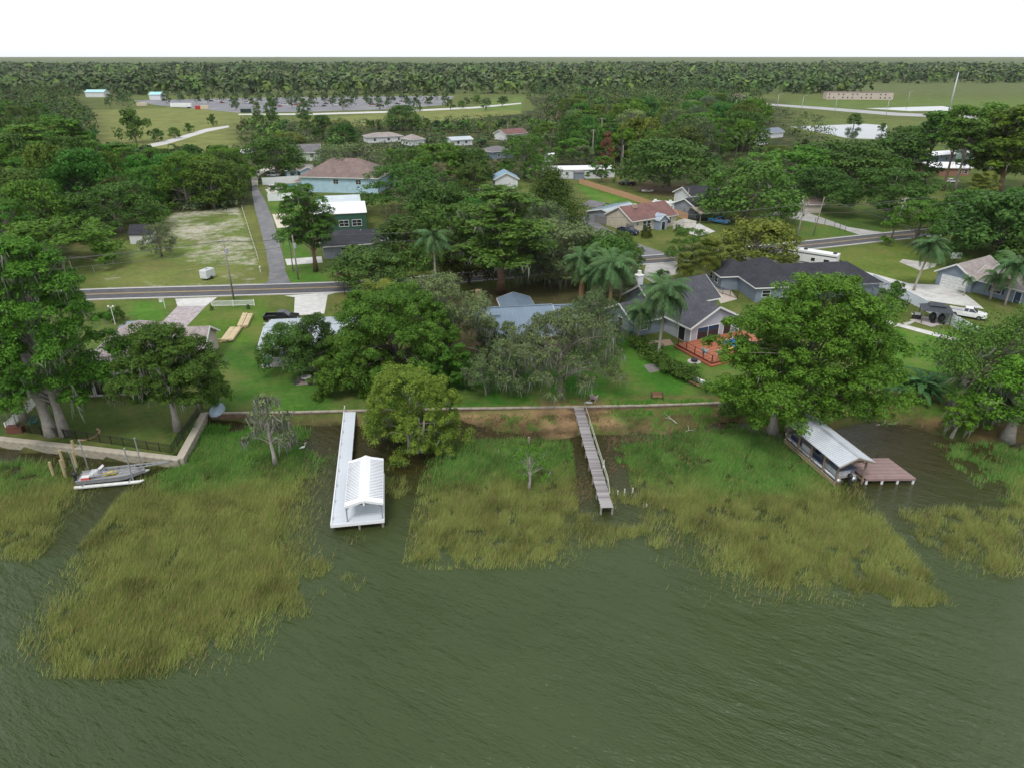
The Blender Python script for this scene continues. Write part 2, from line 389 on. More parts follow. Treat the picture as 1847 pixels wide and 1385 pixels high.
def strip(name, c, o0, o1, z, m, label=None, kind='structure', parent=None, dash=None):
    a, b_ = offs(c,o0), offs(c,o1); n = len(c)
    v = np.concatenate([np.c_[a,np.full(n,z)], np.c_[b_,np.full(n,z)]])
    f = np.array([(i+n,i+n+1,i+1,i) if o1 > o0 else (i,i+1,i+1+n,i+n) for i in range(n-1)])
    f = f[:, ::-1] if False else f
    me = np_mesh(name, v, f, m); bm = bmesh.new(); bm.from_mesh(me)
    if sum(q.normal.z for q in bm.faces) < 0: bmesh.ops.reverse_faces(bm, faces=bm.faces)
    bm.to_mesh(me); bm.free()
    return tag(link(name, me, parent), label, kind=kind)
asph = mat((.080,.078,.082),.85,var=.25,scale=.8,bump=.2,bscale=8,stain=((.09,.09,.09),.3))
asph2 = mat((.15,.15,.158),.9,var=.25,scale=.6,bump=.3,bscale=6,stain=((.21,.2,.19),.5))
white = mat((.74,.74,.73),.6,var=.1,scale=1)
yel = mat((.52,.36,.12),.7,var=.2); conc = mat((.42,.40,.37),.85,var=.22,scale=.9,bump=.2,stain=((.27,.25,.22),.35))
concg = mat((.36,.35,.33),.88,var=.2,scale=.5,bump=.2,stain=((.24,.23,.21),.4)); concw = mat((.52,.51,.485),.8,var=.18,scale=.9,stain=((.36,.34,.31),.3))
MR = spline([P(-400,560),P(-100,544),P(60,536),P(200,530),P(420,524),P(655,516),P(820,502),P(960,489),P(1060,476),P(1180,468),P(1330,455),P(1480,440),P(1600,427),P(1760,412),P(2100,380)],10)
def on(o, d): return offs(MR, o)
strip('road', MR, -3.5, 3.5, LZ+.02, asph, 'two lane asphalt road with yellow centre line crossing behind the lake lots')
for o in (-.14,.14): strip('centre_line', MR, o-.07, o+.07, LZ+.028, yel)
for o in (-3.25,3.25): strip('edge_line', MR, o-.13, o+.13, LZ+.028, white)
strip('verge', MR, -3.9,-3.52, LZ+.014, mat((.30,.27,.22),.95,var=.3))
strip('verge', MR, 3.52,3.9, LZ+.014, mat((.30,.27,.22),.95,var=.3))
# side street running back between the sandy lot and the houses
SR = [(484,518),(514,516),(548,519),(540,516),(519,495),(506,460),(492,410),(480,375),(470,352),(464,338),(455,334),(455,352),(459,380),(470,430),(483,470),(487,500),(478,514),(462,519)]
sheet('side_street', [(462,519.5),(484,508),(486,490),(480,455),(470,415),(460,378),(455,350),(455,336),(463,334),(468,345),(478,362),(492,395),(500,425),(510,460),(515,490),(524,510),(548,518)], asph2, 'worn grey side street leading back from the main road', z=LZ+.016)
sheet('sand_track', [(455,337),(452,318),(458,310),(478,304),(500,301),(500,305),(480,309),(466,318),(465,336)], mat((.42,.39,.35),.95,var=.2,scale=.3), 'pale sandy track curving behind the side street', z=LZ+.016)
sheet('side_street', [(1045,395),(1060,388),(1090,410),(1150,440),(1215,462),(1180,470),(1130,455),(1080,425)], asph2, 'grey back street running past the wooden fence', z=LZ+.016)
def ground_sheet(name, pts, m, label, dz=.012): return sheet(name, pts, m, label, z=LZ+dz)
ground_sheet('driveway_apron', [(316,539.5),(392,536.5),(372,552),(320,553)], concw, 'white concrete apron of the paver driveway')
# paver driveway: courses of pavers as single stones would be under 3 px; laid in tinted blocks
pv, t, b = new_mat('pavers'); bt = N(t,'ShaderNodeTexBrick'); tc = N(t,'ShaderNodeTexCoord'); t.links.new(tc.outputs['Object'],bt.inputs['Vector'])
bt.inputs['Scale'].default_value=1.6; bt.inputs['Color1'].default_value=(.42,.37,.36,1); bt.inputs['Color2'].default_value=(.29,.26,.27,1); bt.inputs['Mortar'].default_value=(.2,.18,.17,1)
n1 = noise(t,1.1,5,.7); c = mixc(t,ramp(t,n1.outputs[0],.35,.65),(.75,.75,.78),(1.3,1.25,1.25)); t.links.new(mixc(t,1.,bt.outputs[0],c,'MULTIPLY'),b.inputs['Base Color']); b.inputs['Roughness'].default_value=.85
ground_sheet('driveway', [(320,553),(372,552),(334,592),(284,590)], pv, 'mottled paver driveway beside the left house')
ground_sheet('driveway', [(532,533),(592,528),(585,566),(530,570)], concw, 'pale concrete driveway of the metal roofed house', .016)
ground_sheet('driveway_apron', [(513,534),(612,527),(590,533),(533,537)], concw, 'flared concrete apron by the flag', .02)
ground_sheet('parking_pad', [(473,583),(530,575),(560,590),(500,594)], conc, 'concrete pad under the dark pickup')
ground_sheet('driveway', [(514,468),(580,463),(582,474),(518,479)], concw, 'concrete driveway of the small grey house')
ground_sheet('driveway', [(491,387),(540,384),(540,408),(500,412)], mat((.55,.48,.40),.85,var=.15), 'tan concrete driveway by the green building')
ground_sheet('driveway', [(478,342),(505,340),(508,347),(484,350)], mat((.5,.47,.42),.85,var=.15), 'short pale driveway by the white fence')
ground_sheet('driveway', [(1215,412),(1262,404),(1290,418),(1262,427),(1235,420)], concw, 'white concrete driveway of the beige house')
ground_sheet('driveway', [(1470,452),(1500,470),(1540,492),(1620,522),(1655,540),(1775,558),(1760,545),(1740,530),(1705,515),(1640,512),(1560,490),(1490,462),(1482,455)], concw, 'long pale driveway behind the white privacy fence')
ground_sheet('driveway', [(1628,468),(1690,476),(1686,482),(1660,489),(1622,473)], conc, 'concrete basketball pad beside the palm', .008)
ground_sheet('driveway', [(1385,385),(1440,378),(1530,410),(1600,421),(1560,427),(1500,408),(1430,395)], concg, 'grey driveway of the back lot', .012)
ground_sheet('driveway', [(1165,478),(1215,470),(1240,490),(1200,500),(1250,520),(1195,520),(1160,500)], concg, 'grey driveway in front of the grey house')
ground_sheet('driveway', [(1310,455),(1340,452),(1430,480),(1410,492)], conc, 'concrete driveway beside the yellow green oak')
ground_sheet('driveway', [(1275,505),(1300,500),(1330,540),(1300,548)], mat((.42,.36,.30),.9,var=.2), 'tan side yard between the grey and dark roofed houses')
ground_sheet('footpath', [(1585,579),(1598,577),(1728,611),(1727,617),(1660,600)], concw, 'narrow pale footpath across the right lawn')
ground_sheet('footpath', [(1630,583),(1660,576),(1640,586),(1610,590)], conc, 'short path to the gazebo', .016)
ground_sheet('patio', [(1640,578),(1660,570),(1720,580),(1722,586),(1700,586),(1680,590)], mat((.42,.38,.36),.9,var=.2), 'stone patio under the black gazebo', .02)
ground_sheet('footpath', [(1735,377),(1622,370),(1621,373),(1733,380)], concw, 'thin white path beyond the big oak', .02)
ground_sheet('patio', [(527,655),(572,650),(574,668),(528,671)], conc, 'concrete back patio of the metal roofed house')
ground_sheet('patio', [(472,657),(522,655),(526,661),(470,664)], conc, 'concrete strip with the wheeled bins')
ground_sheet('fire_pit_pad', [(536,680),(574,678),(573,692),(533,695)], mat((.24,.20,.17),.95,var=.3,scale=2), 'square stone pad around the fire pit')
ground_sheet('patio', [(1160,659),(1180,656),(1196,668),(1172,673)], mat((.20,.19,.17),.95,var=.3,scale=1.5), 'old grey slab in the lawn beside the hedge')
ground_sheet('patio', [(1165,617),(1208,612),(1215,622),(1170,630)], mat((.42,.28,.2),.9,var=.2), 'brick patio behind the hedge')
ground_sheet('patio', [(195,706),(240,704),(240,712),(150,716)], conc, 'pale edge of the porch slab')
# far roads, parking lot, trail, highway, ponds
ground_sheet('trail', [(262,262),(290,256),(320,248),(370,233),(412,227),(414,230),(375,238),(330,252),(300,261),(268,267)], mat((.46,.45,.43),.9,var=.12), 'pale paved trail curving through the far field')
park = mat((.17,.17,.185),.9,var=.2,scale=.08,stain=((.25,.24,.23),.03))
ground_sheet('parking_lot', [(240,182),(460,177),(760,174),(820,174),(800,190),(700,198),(560,202),(430,204),(280,190)], park, 'wide grey parking lot with rows of small trees')
ground_sheet('footpath', [(430,206),(560,205),(700,201),(860,193),(940,186),(940,188),(860,196),(700,204),(560,208),(430,208)], concw, 'pale path along the edge of the parking lot', .02)
ground_sheet('road', [(1380,187),(1500,195),(1620,204),(1860,214),(2600,236),(2600,244),(1860,219),(1610,209),(1490,199),(1380,190)], mat((.33,.33,.33),.9,var=.15,scale=.1), 'far highway crossing the wetland')
for pts, lb in (([(1425,229),(1560,224),(1600,227),(1600,252),(1530,250)],'bright pond between the trees and the highway'),
                ([(1700,232),(1800,230),(1847,240),(1847,268),(1740,262)],'bright pond behind the white roofed houses'),
                ([(1560,196),(1700,192),(1740,200),(1640,201)],'shallow marsh water beyond the highway')):
    sheet('pond', pts, SPM, lb, z=LZ+.02)
for pts in ([(1085,790),(1160,786),(1150,802),(1075,806)],[(1222,785),(1235,768),(1290,768),(1300,790),(1240,798)]): pass
# ------------------------------------------------------------------ vegetation builders
bark_g = mat((.20,.175,.15),.95,var=.35,scale=3,bump=.6,bscale=9,stretch=(1,1,.3)); bark_d = mat((.10,.085,.07),.95,var=.35,scale=3,bump=.6)
bark_r = mat((.22,.14,.095),.95,var=.3,scale=2,bump=.6); bark_w = mat((.36,.33,.29),.95,var=.3,scale=2,bump=.5)
L_OAK = leaf_mat('oak_leaves',(.034,.082,.014),(.120,.228,.040)); L_DARK = leaf_mat('dark_leaves',(.030,.070,.016),(.100,.188,.037))
L_BRIGHT = leaf_mat('bright_leaves',(.045,.115,.016),(.125,.265,.034)); L_CYP = leaf_mat('cypress_needles',(.034,.094,.012),(.135,.270,.034))
L_GREY = leaf_mat('grey_green_leaves',(.070,.108,.042),(.190,.255,.100)); L_FALL = leaf_mat('turning_leaves',(.070,.140,.020),(.25,.34,.050))
L_YEL = leaf_mat('yellow_green_leaves',(.055,.090,.016),(.205,.230,.038)); L_PALM = leaf_mat('palm_leaves',(.045,.10,.035),(.12,.215,.08),.15)
L_RED = leaf_mat('rust_leaves',(.10,.055,.03),(.22,.11,.06))
MOSS = leaf_mat('hanging_moss',(.13,.145,.105),(.27,.285,.22),.3); DEADF = leaf_mat('dry_fronds',(.2,.14,.07),(.40,.30,.16),.1)
def leaf_quads(rg, c, r, per, size, up=.35, hollow=.55, flat=0.):
    """rhombic leaf sprays through the outer shells of ellipsoid clumps; c (n,3), r (n,3)"""
    per = max(6,int(per*.72)); size = size*1.1; n = len(c); M = n*per; ci = np.repeat(np.arange(n), per)
    d = rg.normal(size=(M,3)); d /= np.linalg.norm(d,axis=1)[:,None]
    fl = (d[:,2] < -.1)&(rg.random(M) < .6); d[fl,2] *= -1
    rad = hollow+(1.08-hollow)*rg.random(M)**.6
    p = c[ci]+d*r[ci]*rad[:,None]
    nm = d*1.15+rg.normal(size=(M,3))*.42+np.array([0,0,up]); nm /= np.linalg.norm(nm,axis=1)[:,None]
    h = rg.normal(size=(M,3)); a = np.cross(nm,h); a /= np.linalg.norm(a,axis=1)[:,None]; b_ = np.cross(nm,a)
    s = size*(.55+.9*rg.random(M))[:,None]
    V = np.stack([p-a*s,p-b_*s*.55,p+a*s,p+b_*s*.55],1).reshape(-1,3)
    v = np.clip(.5+.5*(rg.random(n)-.5)[ci]+.55*(rg.random(M)-.5),0,1)
    return V, np.arange(M*4).reshape(-1,4), np.repeat(v,4)
def join(parts):
    V, Fs, A, k = [], [], [], 0
    for v, f, a in parts: V.append(v); Fs.append(f+k); A.append(a); k += len(v)
    return np.concatenate(V), np.concatenate(Fs), np.concatenate(A)
def strands(rg, pts, lmin, lmax, w):
    n = len(pts); a = rg.random(n)*math.pi; d = np.stack([np.cos(a),np.sin(a),0*a],1)*(w*(.5+rg.random(n)))[:,None]
    L = (lmin+(lmax-lmin)*rg.random(n)**2)[:,None]*np.array([0,0,-1.]); j = rg.normal(size=(n,3))*.12*np.array([1,1,0])
    V = np.stack([pts-d,pts+d,pts+L*.55+d*.55+j,pts+L+j*1.6],1).reshape(-1,3)
    f = np.arange(n*4).reshape(-1,4)
    return V, f, np.repeat(rg.random(n),4)
def branches(rg, base, tips, r0, trunk_top, lean=(0,0), fork=.35, nside=5, main=None, wob=.5):
    mb = MB(); bx = Vector(base); top = Vector(trunk_top); Ht = top.z
    k = 7; spine = []
    for i in range(k):
        u = i/(k-1); spine.append(Vector((top.x*u**1.3+(rg.random()-.5)*wob*.3*(0<i), top.y*u**1.3+(rg.random()-.5)*wob*.3*(0<i), Ht*u)))
    rad = [r0*(1.45 if i==0 else 1)*(1-.72*i/(k-1)) for i in range(k)]
    spine[0].z -= .4
    mb.tube(spine, rad, 8)
    for tp in tips:
        tp = Vector(tp); u = max(fork, min(.97, (tp.z/Ht)*.62+.05*rg.random()))
        i = min(int(u*(k-1)), k-2); s = spine[i].lerp(spine[i+1], u*(k-1)-i)
        md = s.lerp(tp,.5)+Vector(((rg.random()-.5)*wob,(rg.random()-.5)*wob,.12*(tp-s).length+(rg.random()-.3)*wob))
        r = r0*.34*(1-u*.5)
        q1 = s.lerp(md,.5)+Vector((0,0,.04*(tp-s).length))
        mb.tube([s,q1,md,md.lerp(tp,.55)+Vector((0,0,.1)),tp], [r,r*.8,r*.55,r*.35,r*.12], nside, cap=False)
    return mb
class TreeKind: pass
def make_tree(seed, H_, Wd, shape='oak', nclump=80, per=110, leaf=.3, lm=None, bark=None, trunk=.45, ysq=1, mass=0, twins=0, moss=0, moss_len=(.5,2.2), gaps=0., base=.28, clump=.13, flatc=.75, tips=22, extra=None):
    rg = np.random.default_rng(seed); R0 = Wd/2; C = []; RR = []
    ph = rg.random(4)*6.28
    def env(a): return 1+.16*math.sin(2*a+ph[0])+.11*math.sin(3*a+ph[1])+.08*math.sin(5*a+ph[2])
    tries = 0
    while len(C) < nclump and tries < nclump*40:
        tries += 1
        a = rg.random()*6.283; u = rg.random()
        if shape == 'oak':      # broad dome
            th = math.acos(1-rg.random()*1.12); rr = 1. if rg.random() < .78 else .35+.5*rg.random()
            x = math.sin(th)*rr*env(a); z = base+(1-base)*max(-.12,math.cos(th))*(rr*.5+.5)*(1+.07*math.sin(4*a+ph[3]))
        elif shape == 'tall':   # ovoid forest tree
            z = base+(1-base)*u; w = math.sin(math.pi*min(1,(.12+.88*(1-u))**.8)*.62)*1.05; rr = (.55+.5*rg.random()**.5); x = w*rr*env(a)
        elif shape == 'cypress': # tiers of flattened masses on a rounded cone
            tiers = 9; i = rg.integers(0,tiers); z = base+(1-base)*((i+.45+.35*rg.random())/tiers); q = (z-base)/(1-base)
            w = (1-q**1.9)**.62*(.72+.28*min(1,q*3.2)); rr = (.30+.72*rg.random()**.55); x = w*rr*env(a+i*1.7)
        elif shape == 'pine':
            z = base+(1-base)*u; w = (1-((z-base)/(1-base))**2)**.5*(.7+.3*rg.random()); rr = rg.random()**.5; x = w*rr*env(a)
        elif shape == 'cone':
            z = base+(1-base)*u**1.3; x = (1-((z-base)/(1-base)))**.75*(.6+.45*rg.random())*env(a)
        p = np.array([math.cos(a)*x*R0, math.sin(a)*x*R0*ysq, z*H_])
        cr = Wd*clump*(.65+.7*rg.random())
        if gaps and any(np.linalg.norm((p-c)*[1,1,1.35]) < gaps*cr for c in C): continue
        C.append(p); RR.append([cr,cr,cr*flatc*(.8+.4*rg.random())])
    if mass:                 # each clump becomes a billow of smaller ones heaped over its top
        C2, R2 = [], []
        for c_, r_ in zip(C, RR):
            for _ in range(mass):
                d = rg.normal(size=3); d /= np.linalg.norm(d); d[2] = abs(d[2]) if rg.random() < .78 else -abs(d[2])*.5
                C2.append(c_+d*np.array(r_)*.72); q = r_[0]*(.30+.2*rg.random()); R2.append([q,q,q*.8])
        C, RR = C2, R2
    C, RR = np.array(C), np.array(RR)
    C[:,2] = np.minimum(C[:,2], H_-RR[:,2]*.8)
    parts = [leaf_quads(rg, C, RR, per, leaf)]
    # stray sprays that fray the outline
    k = max(8,nclump//2); i = rg.integers(0,len(C),k); o = rg.normal(size=(k,3)); o /= np.linalg.norm(o,axis=1)[:,None]; o[:,2] = abs(o[:,2])*.7
    parts.append(leaf_quads(rg, C[i]+o*RR[i]*1.15, RR[i]*.35, max(8,per//7), leaf*.8))
    V, Fq, A = join(parts)
    K = TreeKind(); K.h = float(np.percentile(V[:,2],99.8)); K.w = 2*float(np.percentile(abs(V[:,0]),98.2))
    K.crown = np_mesh('crown', V, Fq, lm or L_OAK, {'v':('FLOAT',A)})
    tsel = rg.permutation(len(C))[:tips]
    tz = H_*(base+.62*(1-base)) if shape in ('oak',) else H_*.93
    tb = branches(rg,(0,0,0),[C[j]-np.array([0,0,RR[j][2]*.3]) for j in tsel], trunk, ((rg.random()-.5)*Wd*.08,(rg.random()-.5)*Wd*.08,tz), fork=max(.2,base*.75))
    K.trunk = tb.mesh('trunk', bark or bark_g, smooth=True); K.moss = None
    if moss:
        i = rg.integers(0,len(C),moss); d = rg.normal(size=(moss,3)); d /= np.linalg.norm(d,axis=1)[:,None]; d[:,2] = -abs(d[:,2])*.6
        # hang in bunches
        pts = C[i]+d*RR[i]*.95; pts = np.repeat(pts,5,0)+rg.normal(size=(moss*5,3))*[.22,.22,.1]
        v,f,a_ = strands(rg, pts, *moss_len, .055); K.moss = np_mesh('hanging_moss', v, f, MOSS, {'v':('FLOAT',a_)})
    K.tint = (1,1,1,1)
    return K
KI = {}
def kinds():
    mk = make_tree
    KI['oak'] = [mk(11,13,17,'oak',52,46,.22,L_OAK,mass=8,gaps=.75,clump=.125,trunk=.5), mk(12,12,15,'oak',85,120,.30,L_OAK,trunk=.5,moss=60,gaps=.55), mk(13,14,16,'oak',56,44,.22,L_OAK,mass=8,gaps=.75,clump=.125,trunk=.5)]
    KI['dark'] = [mk(21,13,15,'oak',100,110,.30,L_DARK,bark=bark_d), mk(22,15,12,'tall',95,110,.30,L_DARK,bark=bark_d,base=.15,clump=.15)]
    KI['tall'] = [mk(31,16,10,'tall',80,110,.30,L_OAK,base=.2,clump=.15,moss=40), mk(32,17,11,'tall',44,46,.22,L_BRIGHT,mass=8,base=.22,clump=.16,gaps=.8), mk(33,15,11,'tall',85,100,.30,L_CYP,base=.15,clump=.15)]
    KI['bright'] = [mk(41,12,14,'oak',42,48,.22,L_BRIGHT,mass=8,gaps=.8,clump=.13), mk(42,12,11,'oak',36,44,.22,L_BRIGHT,mass=8,gaps=.8,clump=.15,base=.2)]
    KI['yellow'] = [mk(45,9,12,'oak',80,120,.26,L_YEL,gaps=.6,clump=.12,base=.2)]
    KI['mossy'] = [mk(51,13,14,'oak',70,90,.26,L_GREY,gaps=.6,clump=.12,moss=260,moss_len=(.8,3.5),tips=34), mk(52,15,13,'tall',65,90,.26,L_GREY,gaps=.6,moss=220,moss_len=(.8,3.5),base=.25,tips=30)]
    KI['pine'] = [mk(61,22,9,'pine',46,130,.30,L_CYP,bark=bark_r,trunk=.34,base=.55,clump=.16,gaps=.8,flatc=.6,moss=70,tips=26), mk(62,21,8,'pine',34,130,.30,L_OAK,bark=bark_g,trunk=.32,base=.62,clump=.17,gaps=.8,flatc=.6,tips=22)]
    KI['cypress'] = [mk(71,16,9,'cypress',70,110,.26,L_CYP,clump=.13,flatc=.6,base=.2,moss=80), mk(72,18,8,'cone',80,100,.28,L_DARK,clump=.16,base=.06,trunk=.35)]
    KI['small'] = [mk(81,6,6,'oak',38,90,.22,L_OAK,trunk=.2,clump=.16,base=.25), mk(82,5,5,'tall',34,90,.22,L_CYP,trunk=.15,clump=.17,base=.2)]
    KI['shrub'] = [mk(91,3,4,'oak',26,80,.18,L_OAK,trunk=.08,clump=.18,base=.15)]
    KI['grey'] = [mk(95,10,8,'tall',30,25,.2,L_GREY,trunk=.22,clump=.12,base=.25,moss=150,moss_len=(.8,3),tips=30,bark=bark_w)]
    KI['rust'] = [mk(97,12,6,'cone',40,90,.24,L_RED,clump=.16,base=.2,trunk=.2)]
kinds()
TREES = []
def tree(kind, px, py, top, wpx=None, label=None, v=0, group=None, tint=None, z0=None, name='tree', cat='tree', dens=None, rz=None, wm=None, h=None):
    x, y = P(px, py, LZ if z0 is None else z0); zz = float(ground_z(x, y)) if z0 is None else z0
    K = KI[kind][v % len(KI[kind])] if isinstance(kind,str) else kind
    hh = h or H(px, py, top, zz); ww = wm or (W_(px, py, wpx) if wpx else hh*K.w/K.h)
    return plant(K, x, y, zz, hh, ww, label, group, tint, name, cat, rz)
def plant(K, x, y, z, hh, ww, label, group=None, tint=None, name='tree', cat='tree', rz=None):
    rz = random.random()*6.28 if rz is None else rz
    e = empty(name, (x,y,z), rz, label, cat, group); e.scale = (ww/K.w, ww/K.w, hh/K.h)
    for nm, me in (('trunk',K.trunk),('crown',K.crown),('hanging_moss',K.moss)):
        if me is None: continue
        o = link(nm, me, e)
        if nm == 'hanging_moss': o['kind'] = 'stuff'
        if nm == 'crown' and tint: o.color = (*tint,1)
    TREES.append((x,y,ww/2))
    return e
# ---- palms
def frond_mesh(L=3.6, n=34, droop=1.0, w=1.05, lm=None, name='frond', seed=0):
    rg = np.random.default_rng(seed); mb = MB(); att = []
    pts = []
    for i in range(9):
        u = i/8; pts.append(Vector((L*(.95*u-.22*droop*u**3), 0, L*(.50*u-.92*droop*u**2.1))))
    mb.tube(pts, [.045-.035*i/8 for i in range(9)], 4, cap=False)
    n0 = len(mb.v)
    for i in range(n):
        u = .12+.88*i/(n-1); f = u*8; k = min(int(f),7); p = pts[k].lerp(pts[k+1], f-k); d = (pts[k+1]-pts[k]).normalized()
        ll = w*(math.sin(math.pi*(.1+.86*u))**.7)*(.85+.3*rg.random())
        for s in (-1,1):
            side = Vector((d.x*.45, s*.85, -.35-.5*droop*rg.random())).normalized()
            tip = p+side*ll+Vector((0,0,-.28*droop*ll)); wd = d*.06
            mb.add([p-wd,p+wd,tip],[(0,1,2)])
    me = mb.mesh(name, lm or L_PALM)
    a = me.attributes.new('v','FLOAT','POINT'); a.data.foreach_set('value', (np.clip(.5+.4*rg.normal(size=len(me.vertices)),0,1)).astype(np.float32))
    return me
FROND = [frond_mesh(seed=1), frond_mesh(L=3.3,droop=1.35,seed=2), frond_mesh(L=3.8,droop=.7,seed=3)]
DRYF = frond_mesh(L=2.8,n=20,droop=1.5,w=.6,lm=DEADF,seed=4,name='dry_frond')
def fan_mesh(seed=0):
    rg = np.random.default_rng(seed); mb = MB(); mb.bar((0,0,0),(1.0,0,.25),.04)
    for i in range(15):
        a = R(-105+15*i); d = Vector((math.cos(a),math.sin(a),.1)); c = Vector((1.0,0,.25)); s = Vector((-d.y,d.x,0))*.075
        m = c+d*.55+Vector((0,0,.05)); mb.add([c,m-s,c+d*1.0+Vector((0,0,-.28)),m+s],[(0,1,2,3)])
    me = mb.mesh('frond', L_YEL); a = me.attributes.new('v','FLOAT','POINT'); a.data.foreach_set('value', rg.random(len(me.vertices)).astype(np.float32)*.9)
    return me
FAN = fan_mesh()
def palm(px, py, top, label, wpx=None, nf=20, dry=3, group=None, lean=(0,0), tr=.16, fan=False, z0=None, h=None, sc=None, tint=None, barkm=None):
    x, y = P(px,py); hh = h or H(px,py,top); s = sc or (W_(px,py,wpx)/6.4 if wpx else 1)
    ch = max(.8, hh-1.9*s)
    e = empty('palm_tree',(x,y,LZ if z0 is None else z0),0,label,'palm tree',group)
    mb = MB(); k = 7
    mb.tube([(lean[0]*(i/(k-1))**1.4, lean[1]*(i/(k-1))**1.4, ch*i/(k-1)-.2*(i==0)) for i in range(k)], [tr*(1.5 if i==0 else 1.05 if i<4 else .85) for i in range(k)], 8)
    mb.build('trunk', barkm or mat((.34,.31,.27),.9,var=.2,scale=3,stretch=(1,1,4)), e, smooth=True)
    if not fan: MB().tube([(lean[0],lean[1],ch-.1),(lean[0],lean[1],ch+.9*s)],[.17*s,.1*s],7).build('crown_shaft', mat((.10,.16,.05),.6), e, smooth=True)
    for i in range(nf):
        t = i/nf; a = i*2.399; o = link('frond', FAN if fan else FROND[i%3], e, (lean[0],lean[1],ch+(.35+.4*t)*s))
        o.rotation_euler = (random.uniform(-.15,.15), (R(28)-R(78)*t**.9) if not fan else R(70)-R(130)*t, a); q = s*(1.25 if fan else 1)*random.uniform(.85,1.1); o.scale = (q,q,q)
        if tint: o.color = (*tint,1)
    for i in range(dry):
        o = link('dry_frond', DRYF, e, (lean[0],lean[1],ch+.15*s)); o.rotation_euler = (0,R(62)+random.uniform(-.1,.2),i*2.1+random.random()); o.scale = (s*.85,)*3
    TREES.append((x,y,2)); return e
# ---- low scattered blades, one mesh per bed
def blades(name, label, px_poly, dens, hgt, colfn, wd=.027, lean=(.28,.22), zf=None, thin=None, seed=0, world=None, zmax=None):
    rg = np.random.default_rng(seed); A, C = [], []
    polys = [[P(a,b,0) for a,b in q] for q in px_poly]
    out = []
    for q in polys:
        q = np.array(q); lo, hi = q.min(0), q.max(0); n = int((hi-lo).prod()*dens)
        p = lo+(hi-lo)*rg.random((n,2)); w = (fbm(p[:,0],p[:,1],3)-.5)*3.6+rg.normal(size=n)*.7+rg.normal(size=n)**3*.4; w2 = (fbm(p[:,0]+50,p[:,1]+9,3)-.5)*3.6+rg.normal(size=n)*.7+rg.normal(size=n)**3*.4
        m = inpoly(p[:,0]+w, p[:,1]+w2, [tuple(t_) for t_ in q]); out.append(p[m])
    p = np.concatenate(out)
    if thin is not None: p = p[rg.random(len(p)) < thin(p[:,0],p[:,1])]
    n = len(p); z0 = np.minimum(np.maximum(ground_z(p[:,0],p[:,1]),-.05), 2); 
    h = hgt(p[:,0],p[:,1])*(.6+.6*rg.random(n)); a = rg.random(n)*math.pi
    d = np.stack([np.cos(a),np.sin(a)*.4,0*a],1)*wd*(.7+.6*rg.random(n))[:,None]
    b0 = np.c_[p,z0-.02]; ln = np.stack([lean[0]+rg.normal(size=n)*.26, lean[1]+rg.normal(size=n)*.26, np.ones(n)],1)
    mid = b0+ln*[[.42,.42,.6]]*h[:,None]; tip = b0+ln*[[1.15,1.15,1.]]*h[:,None]
    V = np.stack([b0-d,b0+d,tip],1).reshape(-1,3)
    i = np.arange(n)[:,None]*3
    # all as triangles
    F = i+np.array([[0,1,2]])
    col = colfn(p[:,0],p[:,1],rg.random(n)); col = np.c_[col,np.ones(n)]; col = np.repeat(col,3,0)
    return tag(link(name, np_mesh(name, V, F, REED, {'col':('FLOAT_COLOR',col)})), label, kind='stuff')
REED, t, b = new_mat('reed_blades'); at = N(t,'ShaderNodeAttribute',attribute_name='col'); t.links.new(at.outputs['Color'],b.inputs['Base Color']); b.inputs['Roughness'].default_value=.6; b.inputs['Specular IOR Level'].default_value=.08
tr_ = N(t,'ShaderNodeBsdfTranslucent'); t.links.new(at.outputs['Color'],tr_.inputs[0]); mx_ = N(t,'ShaderNodeMixShader'); mx_.inputs[0].default_value=.25
t.links.new(b.outputs[0],mx_.inputs[1]); t.links.new(tr_.outputs[0],mx_.inputs[2]); t.links.new(mx_.outputs[0],t.nodes['Material Output'].inputs[0])
# ------------------------------------------------------------------ reed beds and marsh plants
def lerp3(a, b_, t_): return np.array(a)[None]*(1-t_[:,None])+np.array(b_)[None]*t_[:,None]
def reedcol(x, y, r):
    """greener towards the shore, olive and straw further out, in drifting patches"""
    g = np.clip((y-62.5)/5+(fbm(x,y,9)-.5)*2.6+.1, 0, 1)
    o = lerp3((.232,.278,.076),(.115,.270,.052),g); k = fbm(x+31,y+7,3.2); o = o*(1-.36*np.clip((k-.5)*5,0,1))[:,None]
    k2 = vnoise(x+11,y+3,1.3); o = o*(.8+.4*k2)[:,None]
    s = (r > .87)[:,None]; o = np.where(s, np.array([[.32,.25,.11]])*(.8+.4*r)[:,None], o*(.62+.75*r)[:,None])
    return o
def rthin(a, sc=1.6, k=5): return lambda x,y: np.clip((fbm(x,y,sc)-(a+(vnoise(x+5,y,9)-.5)*.22))*k,0,1)
rh = lambda x,y: .50+.40*vnoise(x,y,3)
R1 = [(-20,880),(60,960),(150,1000),(200,890),(262,882),(330,850),(368,790),(440,800),(520,815),(548,830),(530,880),(508,940),(500,985),(520,1020),(525,1060),(490,1100),(430,1130),(340,1180),(270,1205),(180,1215),(105,1215),(120,1090),(150,1030)]
R1 = [(160,1005),(182,940),(216,900),(270,884),(330,850),(368,790),(440,800),(520,815),(552,825),(530,880),(508,940),(500,985),(520,1020),(535,1060),(490,1100),(430,1130),(340,1180),(270,1205),(180,1225),(95,1225),(100,1130),(190,1060),(150,1030)]
R2 = [(-60,830),(95,856),(128,872),(106,912),(76,958),(64,1014),(20,1010),(-60,1000)]
blades('reed_bed','wide olive green reed bed below the left seawall',[R1],330,rh,reedcol,seed=1,thin=rthin(.25))
blades('reed_bed','smaller reed bed at the left edge beyond the mooring poles',[R2],310,rh,reedcol,seed=2,thin=rthin(.28))
